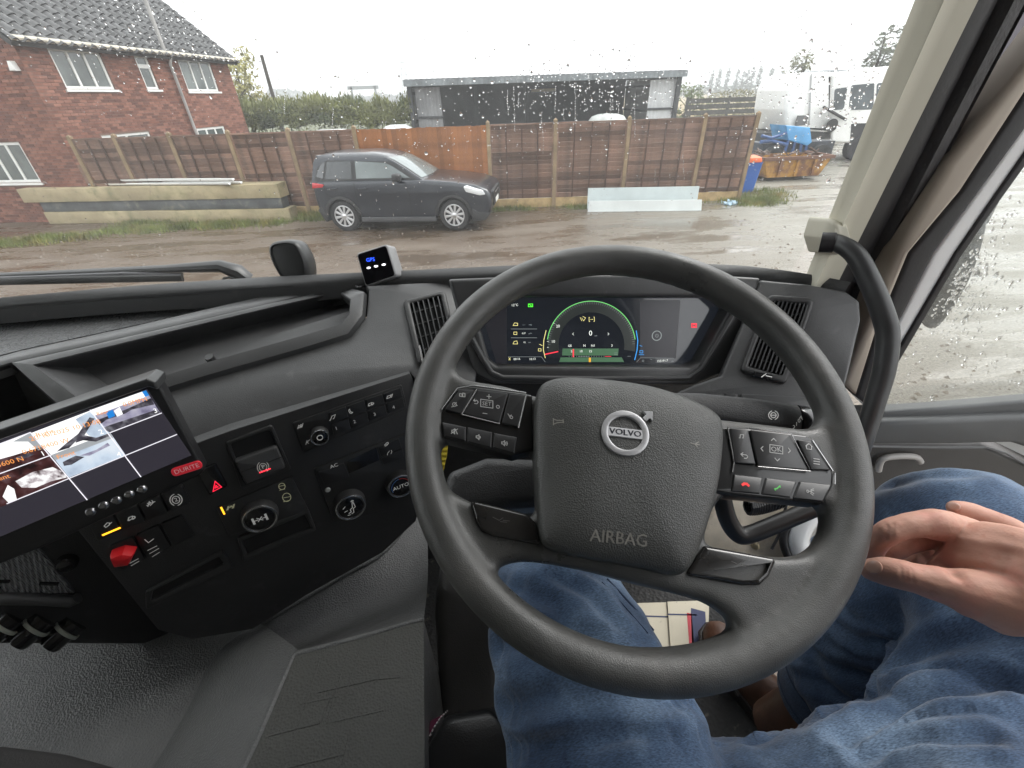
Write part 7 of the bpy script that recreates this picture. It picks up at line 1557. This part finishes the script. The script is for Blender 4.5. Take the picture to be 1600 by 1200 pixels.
# mirror arm above, beyond the gap
ma = thing('mirror_arm', 'dark purple grey mirror arm seen between pillar and open door', 'mirror arm', tuple(at(1560, 120, 1.1)))
mb = MB(); P = [at(1548, 190, 1.05), at(1556, 165, 1.05), at(1572, 120, 1.05), at(1600, 60, 1.05), at(1640, -20, 1.05)]; mb.tube(P, [.018, .03, .036, .042, .045], 16, flat=(1, .7)); mb.build('arm', mat('arm_plum', (.055, .045, .055), .42, var=(15, .15)), ma, smooth=60)
mb = MB(); mb.tube([at(1548, 195, 1.04), at(1520, 245, 1.04), at(1490, 300, 1.04), at(1440, 390, 1.04)], .008, 10); mb.build('stay', rubber, ma, smooth=60)
# step well beside the seat seen through the wheel opening
sw_ = thing('step_panel', 'pale metal step panel with white curved edge below the door', 'panel', tuple(at(1200, 830, .95)))
STF = Fr(at(1200, 830, .95), V((1, -.2, 0)), V((-.2, -.8, .55)))
mb = MB(); mb.plate(STF, [STF.uvs([(1100, 760), (1245, 760), (1240, 880), (1090, 880)])], -.02, 0, .004); mb.build('plate', mat('beige_metal', (.70, .62, .50), .5, var=(18, .2), mott=(14, (.40, .33, .24), .55, .7)), sw_)
mb = MB(); mb.tube(catmull([STF.P(*STF.uv(x, y), .02) for x, y in ((1275, 770), (1252, 800), (1236, 830), (1240, 855), (1256, 880), (1275, 900))], 5), .026, 16); mb.build('edge', doorw, sw_, smooth=60)
mb = MB(); mb.tube(catmull([STF.P(*STF.uv(x, y), .03) for x, y in ((1246, 778), (1224, 806), (1214, 832), (1220, 858), (1236, 885))], 5), .009, 10); mb.build('seal', rubber, sw_, smooth=60)
mb = MB(); mb.tube(catmull([STF.P(*STF.uv(x, y), .03) for x, y in ((1196, 850), (1208, 826), (1214, 800), (1220, 776))], 5), .003, 8); mb.build('wire', rubber, sw_, smooth=60)
for c in ((1180, 852), (1178, 838), (1196, 818)): mb = MB(); f5 = Fr(STF.P(*STF.uv(*c), 0), STF.u, STF.n); mb.lathe(f5, [(.009, 0), (.008, .006), (.004, .008)], 12); mb.build('bolt', mat('bolt_brass', (.45, .38, .25), .35, .8), sw_)
# ================================================================== THE DRIVER
person = thing('person', 'driver in blue jeans and brown shoes with one hand resting on the thigh', 'person', (.2, -.05, CAMZ-1.3))
def denim():
    m = bpy.data.materials.new('denim'); m.use_nodes = True; t = m.node_tree; N = t.nodes; L = t.links; b = N['Principled BSDF']; b.inputs['Roughness'].default_value = .85; b.inputs['Sheen Weight'].default_value = .25; b.inputs['Specular IOR Level'].default_value = .2
    tc = N.new('ShaderNodeTexCoord'); n1 = N.new('ShaderNodeTexNoise'); n1.inputs['Scale'].default_value = 9; n1.inputs['Detail'].default_value = 5; L.new(tc.outputs['Object'], n1.inputs['Vector'])
    r = N.new('ShaderNodeValToRGB'); e = r.color_ramp.elements; e[0].position = .32; e[0].color = (.024, .044, .088, 1); e[1].position = .73; e[1].color = (.19, .27, .385, 1); k = e.new(.5); k.color = (.064, .105, .178, 1)
    L.new(n1.outputs['Fac'], r.inputs['Fac'])
    n2 = N.new('ShaderNodeTexNoise'); n2.inputs['Scale'].default_value = 300; n2.inputs['Detail'].default_value = 2; mp = N.new('ShaderNodeMapping'); mp.inputs['Scale'].default_value = (1, 3, .6); mp.inputs['Rotation'].default_value = (.3, .5, .6); L.new(tc.outputs['Object'], mp.inputs[0]); L.new(mp.outputs[0], n2.inputs['Vector'])
    x = N.new('ShaderNodeMix'); x.data_type = 'RGBA'; x.blend_type = 'OVERLAY'; x.inputs['Factor'].default_value = 1.0; L.new(r.outputs[0], x.inputs['A']); L.new(n2.outputs['Fac'], x.inputs['B']); L.new(x.outputs['Result'], b.inputs['Base Color'])
    bp = N.new('ShaderNodeBump'); bp.inputs['Strength'].default_value = .5; bp.inputs['Distance'].default_value = .001; L.new(n2.outputs['Fac'], bp.inputs['Height']); L.new(bp.outputs[0], b.inputs['Normal']); return m
denim_m = denim()
skin = mat('skin', (.52, .295, .225), .6, spec=.3, bump=[('voronoi', 420, .18, .0006), ('noise', 150, .15, .001)], var=(22, .10), mott=[(28, (.58, .265, .21), .5, .75), (70, (.46, .22, .165), .58, .72)], sub=.12)
R_ = lambda x, y, z: V((x, y, CAMZ+z))
def limb(mb, pts, rad, n=8, seg=20, flat=None):
    P = catmull([V(p) for p in pts], n); k = len(pts); rs = []
    for i in range(len(P)):
        f = i/n; j = min(int(f), k-2); g = f-j; g = g*g*(3-2*g); rs.append(rad[j]*(1-g)+rad[j+1]*g)
    # rounded ends
    d0 = (P[0]-P[1]).normalized(); d1 = (P[-1]-P[-2]).normalized()
    P = [P[0]+d0*rs[0]*.8, P[0]+d0*rs[0]*.5]+P+[P[-1]+d1*rs[-1]*.5, P[-1]+d1*rs[-1]*.8]; rs = [rs[0]*.35, rs[0]*.8]+rs+[rs[-1]*.8, rs[-1]*.35]
    mb.tube(P, rs, seg, flat=flat)
kl = at(862, 915, .64); hl = at(962, 1245, .49); hipL = R_(.10, -.10, -.60)
kr = at(1492, 815, .60); hipR = R_(.36, -.06, -.56)
ankR = gz(1312, 1088, CAMZ-.93)
mb = MB()
limb(mb, [hipL, hl, (hl+kl)/2+V((0, 0, .012)), kl], [.125, .118, .104, .085])
limb(mb, [kl, kl+V((.05, .09, -.26)), kl+V((.10, .12, -.50)), kl+V((.12, .12, -.62))], [.082, .078, .070, .066])
limb(mb, [hipR, at(1606, 1225, .485), at(1590, 985, .545), kr], [.13, .130, .104, .085])
limb(mb, [kr+V((0, 0, -.01)), kr*.6+ankR*.4+V((.0, .03, .0)), kr*.2+ankR*.8, ankR+V((0, 0, .03))], [.082, .092, .092, .084])
limb(mb, [at(1000, 1350, .48), at(1230, 1352, .47), at(1500, 1325, .46)], [.115, .095, .125]); limb(mb, [R_(.2, -.12, -.62), R_(.2, -.16, -.40)], [.16, .15])
jeans = mb.build('jeans', denim_m, person); fixn(jeans)
applymods(jeans, [('REMESH', dict(mode='VOXEL', voxel_size=.0052)), ('SMOOTH', dict(factor=.5, iterations=14))])
base = wloc(jeans); me = jeans.data
from mathutils.kdtree import KDTree
b0 = bvh_of(jeans); CREASE = []
for ln, w, d in (([(1405, 1050), (1450, 1022), (1510, 1000), (1590, 985)], .010, .009), ([(1330, 1165), (1400, 1120), (1480, 1090), (1590, 1075)], .013, .010), ([(1350, 1190), (1450, 1165), (1560, 1160)], .009, .006), ([(790, 1010), (860, 992), (930, 1000)], .011, .007), ([(775, 1110), (860, 1090), (960, 1085), (1060, 1100)], .012, .008), ([(800, 1170), (900, 1150), (1010, 1150)], .010, .006), ([(870, 905), (920, 935), (960, 985)], .008, .006), ([(820, 925), (870, 950), (900, 1000)], .009, .006), ([(960, 1040), (1020, 1070), (1100, 1130)], .010, .007), ([(1250, 1000), (1300, 1040), (1380, 1060)], .009, .007), ([(1240, 1050), (1300, 1075), (1370, 1110)], .008, .006), ([(1290, 960), (1340, 1000), (1400, 1000)], .009, .007), ([(1400, 760), (1450, 745), (1520, 745)], .010, .004)):
    for k in range(len(ln)-1):
        for q in range(8):
            f = q/8; loc = b0.ray_cast(CAM, ray(ln[k][0]*(1-f)+ln[k+1][0]*f, ln[k][1]*(1-f)+ln[k+1][1]*f).normalized())[0]
            if loc: CREASE.append((loc, w, d))
kd = KDTree(len(CREASE))
for i, c in enumerate(CREASE): kd.insert(c[0], i)
kd.balance()
ax_l = (hl-kl).normalized(); ax_r = (hipR-kr).normalized(); ax_s = (ankR-kr).normalized()
NRM = [v.normal.copy() for v in me.vertices]; CO = [v.co.copy() for v in me.vertices]
for vi, (vc, n) in enumerate(zip(CO, NRM)):
    p = vc+base
    ax = ax_l if p.x < .24 else (ax_r if p.z > kr.z-.16 else ax_s)
    t = (p-kl).dot(ax); q = p-ax*t
    f = 0
    w = nz((t*9+p.x*6, p.y*5, p.z*5), 1, 3); f += .0085*(1-abs(w)*2.2)
    f += .0045*(1-abs(nz((t*20+p.y*8, p.x*13, p.z*8), 1, 5))*2.4)
    f += .0012*nz(p, 60, 7)
    if ax is ax_s: f *= 1.6; f += .004*sin(p.z*55+3*nz(p, 9, 2))
    cl, ci, cdist = kd.find(p); cw, cdp = CREASE[ci][1:]
    if cdist < .08: f += -cdp*math.exp(-(cdist/cw)**2)+cdp*.7*math.exp(-((cdist-cw*2.2)/(cw*1.1))**2)
    CO[vi] = vc+n*f
me.vertices.foreach_set('co', [c for v in CO for c in v])
me.polygons.foreach_set('use_smooth', [True]*len(me.polygons)); me.update()
# seam down the inside of the legs, cuff
seam_m = mat('denim_seam', (.035, .055, .10), .9, bump=[('wave', 300, .5, .001)])
def on_jeans(px, py, lift=.0):
    o = CAM-base; d = ray(px, py).normalized(); ok, loc, nn, i = jeans.ray_cast(o, d) if False else (False, None, None, None)
    return None
from mathutils.bvhtree import BVHTree
bvh = BVHTree.FromPolygons([v.co+base for v in me.vertices], [tuple(p.vertices) for p in me.polygons])
def hit(px, py, lift=.001):
    loc, nn, i, d = bvh.ray_cast(CAM, ray(px, py).normalized()); return (loc+nn*lift) if loc else None
def seam(pxs, name, m, r=.0018, lift=.0008):
    P = [hit(*p, lift) for p in pxs]; P = [p for p in P if p]
    if len(P) > 2: mb = MB(); mb.tube(P, r, 6); mb.build(name, m, jeans, smooth=60)
seam([(948, 905), (985, 945), (1020, 985), (1062, 1030), (1105, 1080), (1142, 1125)], 'side_seam', seam_m, .0016)
seam([(940, 910), (977, 950), (1012, 990), (1054, 1036), (1096, 1086), (1133, 1131)], 'side_seam', seam_m, .0008)
cuffp = ankR; mb = MB(); dcu = ax_s
ux = dcu.orthogonal().normalized(); uy = dcu.cross(ux); rows = []
for k, (f, r) in enumerate(((-.05, .088), (-.01, .094), (.028, .094), (.030, .088), (.0, .084))):
    rows.append([cuffp+dcu*f+(ux*cos(2*pi*j/30)+uy*sin(2*pi*j/30))*(r+.003*nz((j*.6, f*30, 0), 1, 6)) for j in range(31)])
mb.grid(rows); mb.build('cuff', denim_m, jeans, smooth=60)
for s_ in (.012, -.03):
    mb = MB(); mb.tube([cuffp+dcu*s_+(ux*cos(2*pi*j/30)+uy*sin(2*pi*j/30))*(.0955+.003*nz((j*.6, s_*30, 0), 1, 6)) for j in range(31)], .0012, 5); mb.build('stitch_line', seam_m, jeans)
# hand, wrist and forearm as one body
HD = lambda x, y, t: at(x, y, t)
mb = MB()
up_ = UPV
def hloft(secs, seg=22):
    rows = []
    for (x, y, t, rv, rt) in secs:
        c = at(x, y, t)
        rows.append((c, rv, rt))
    n = len(rows); R2 = []
    for i, (c, rv, rt) in enumerate(rows):
        T = (rows[min(i+1, n-1)][0]-rows[max(i-1, 0)][0]).normalized(); a = (UPV-T*UPV.dot(T)).normalized(); b = T.cross(a)
        R2.append([c+a*(rv*sin(2*pi*j/seg))+b*(rt*cos(2*pi*j/seg)) for j in range(seg)])
    vs = [p for r in R2 for p in r]; fs = [(i*seg+k, i*seg+(k+1) % seg, (i+1)*seg+(k+1) % seg, (i+1)*seg+k) for i in range(n-1) for k in range(seg)]+[tuple(range(seg-1, -1, -1)), tuple(range((n-1)*seg, n*seg))]
    mb.add(vs, fs)
hloft([(2050, 985, .22, .044, .042), (1800, 955, .31, .042, .038), (1690, 938, .355, .046, .032), (1640, 925, .375, .047, .028), (1590, 905, .395, .048, .026), (1540, 886, .412, .046, .025), (1500, 868, .425, .041, .022), (1474, 852, .434, .030, .017)])
# fingers: index over the top, two more curled behind, little finger spread on the far side, thumb towards us
limb(mb, [at(1520, 838, .435), at(1476, 822, .432), at(1428, 820, .428), at(1388, 832, .432), at(1366, 856, .445), at(1362, 880, .458)], [.017, .0155, .0125, .0118, .0105, .0085], 5, 14)
limb(mb, [at(1500, 830, .455), at(1452, 834, .452), at(1404, 850, .452), at(1380, 872, .460), at(1386, 888, .468)], [.017, .0150, .0135, .0120, .0095], 5, 14)
limb(mb, [at(1510, 838, .470), at(1470, 858, .468), at(1432, 872, .468), at(1408, 886, .474)], [.017, .0150, .0130, .0100], 5, 14)
limb(mb, [at(1610, 850, .440), at(1580, 828, .452), at(1545, 812, .462), at(1515, 800, .468), at(1491, 793, .470)], [.015, .0128, .0112, .0102, .0080], 5, 14)
limb(mb, [at(1575, 945, .385), at(1520, 928, .392), at(1472, 914, .400), at(1425, 902, .408), at(1388, 893, .418), at(1360, 890, .428)], [.027, .022, .0165, .0142, .0138, .0105], 5, 16)
hand = mb.build('hand', skin, person); fixn(hand)
applymods(hand, [('REMESH', dict(mode='VOXEL', voxel_size=.0014)), ('SMOOTH', dict(factor=.5, iterations=8))])
hb = wloc(hand)
creases = [(at(1412, 897, .392), .010), (at(1428, 902, .394), .008), (at(1388, 830, .418), .008), (at(1395, 826, .418), .007)]
hb0 = bvh_of(hand); KN = []
for pts, w, d in (([(1472, 812)], .013, .0042), ([(1392, 834)], .009, .0022), ([(1412, 898)], .010, .0018), ([(1520, 930)], .016, .0025), ([(1560, 862), (1600, 872)], .006, -.0012), ([(1500, 842), (1560, 850), (1610, 862)], .004, .0011), ([(1500, 872), (1560, 885), (1620, 900)], .004, .0009), ([(1408, 888), (1410, 908)], .0018, -.0012), ([(1416, 889), (1418, 910)], .0016, -.0011), ([(1424, 890), (1426, 912)], .0016, -.0009), ([(1388, 822), (1384, 844)], .0018, -.0012), ([(1396, 820), (1392, 842)], .0016, -.001), ([(1440, 870), (1480, 885), (1500, 905)], .005, -.0022)):
    for k in range(max(1, len(pts)-1)):
        for q in range(8 if len(pts) > 1 else 1):
            a_, b_2 = pts[k], pts[min(k+1, len(pts)-1)]; f = q/8; loc = hb0.ray_cast(CAM, ray(a_[0]*(1-f)+b_2[0]*f, a_[1]*(1-f)+b_2[1]*f).normalized())[0]
            if loc: KN.append((loc, w, d))
HCO = []
for vc, n in [(v.co.copy(), v.normal.copy()) for v in hand.data.vertices]:
    p = vc+hb; HCO += list(vc+n*(sum(d_*math.exp(-((p-l_).length/w_)**2)/(1 if abs(d_) > .0015 and w_ > .008 else 2.2) for l_, w_, d_ in KN if (p-l_).length < w_*2.5)+.0007*nz(p, 55, 3)+.0010*nz(p, 24, 9)+.0003*nz(p, 160, 4)))
hand.data.vertices.foreach_set('co', HCO)
hand.data.polygons.foreach_set('use_smooth', [True]*len(hand.data.polygons)); hand.data.update()
hbv = BVHTree.FromPolygons([v.co+hb for v in hand.data.vertices], [tuple(p.vertices) for p in hand.data.polygons])
def nail(cx, cy, ax, w, l, name='nail'):
    loc, nn, i, d = hbv.ray_cast(CAM, ray(cx, cy).normalized())
    if not loc: return
    a = (at(cx+ax[0], cy+ax[1], d*ray(cx, cy).normalized().dot(FWD))-loc); fr = Fr(loc, a, nn); lp = [(l*cos(t)*(1 if cos(t) > 0 else .9), w*sin(t)) for t in [2*pi*k/18 for k in range(18)]]
    mb = MB(); mb.dome(fr, lp, [(1, -.001), (.98, .0004), (.8, .0009), (.4, .0012)]); mb.build(name, mat('nail', (.50, .30, .235), .28, coat=.3), hand, smooth=60)
nail(1366, 886, (-10, -1), .0062, .0075); nail(1490, 791, (-10, -3), .0045, .006)
# shirt (outside the view) and sleeve
mb = MB(); limb(mb, [R_(.2, -.17, -.46), R_(.2, -.20, -.28), R_(.2, -.23, -.10)], [.155, .165, .175]); limb(mb, [R_(.42, -.20, -.10), R_(.50, -.16, -.30), R_(.53, -.08, -.42)], [.075, .065, .058]); mb.build('shirt', mat('dark_shirt', (.03, .032, .04), .9), person)
# shoes
leather = mat('brown_leather', (.085, .036, .019), .5, bump=[('noise', 120, .25, .002)], var=(24, .25), mott=(18, (.15, .068, .038), .5, .72)); sole_m = mat('dark_sole', (.022, .017, .015), .6)
heel = gz(1246, 1172, CAMZ-1.15); toe = gz(1119, 980, CAMZ-1.11); toe.z = CAMZ-1.15
sd_ = (toe-heel); SLn = sd_.length; sd_.normalize(); sx_ = V((sd_.y, -sd_.x, 0)).normalized()
rows = []; srows = []
for f, w, hh in ((-.02, .018, .045), (.02, .033, .075), (.14, .038, .095), (.30, .037, .092), (.45, .040, .075), (.60, .047, .058), (.76, .050, .050), (.90, .044, .044), (.98, .028, .034), (1.02, .010, .02)):
    c = heel+sd_*(SLn*1.06*f); rows.append([c+sx_*(w*cos(a))+V((0, 0, .012+hh*max(0, sin(a))**.8)) for a in [pi*k/16 for k in range(17)]]); srows.append([c+sx_*(w*1.12*s2)+V((0, 0, z)) for s2, z in ((-1, -.012), (-1.03, .004), (-.98, .016), (.98, .016), (1.03, .004), (1, -.012))])
mb = MB(); mb.grid(rows); shoe = mb.build('shoe', leather, person, smooth=60)
mb = MB(); mb.grid(srows); mb.build('sole', sole_m, shoe, smooth=50)
mb = MB(); mb.tube([p+V((0, 0, .012)) for p in [heel+sd_*(SLn*1.06*f)+sx_*w for f, w in ((.45, -.042), (.6, -.049), (.76, -.053), (.9, -.047), (.99, -.03), (1.03, 0), (.99, .03), (.9, .047), (.76, .053))]], .006, 8); mb.build('welt', sole_m, shoe, smooth=60)
mb = MB(); mb.tube([ankR+V((.0, .0, .05)), ankR*.5+gz(1225, 1135, CAMZ-1.05)*.5, gz(1212, 1138, CAMZ-1.08)], [.060, .056, .050], 18); mb.build('collar', leather, shoe, smooth=60)
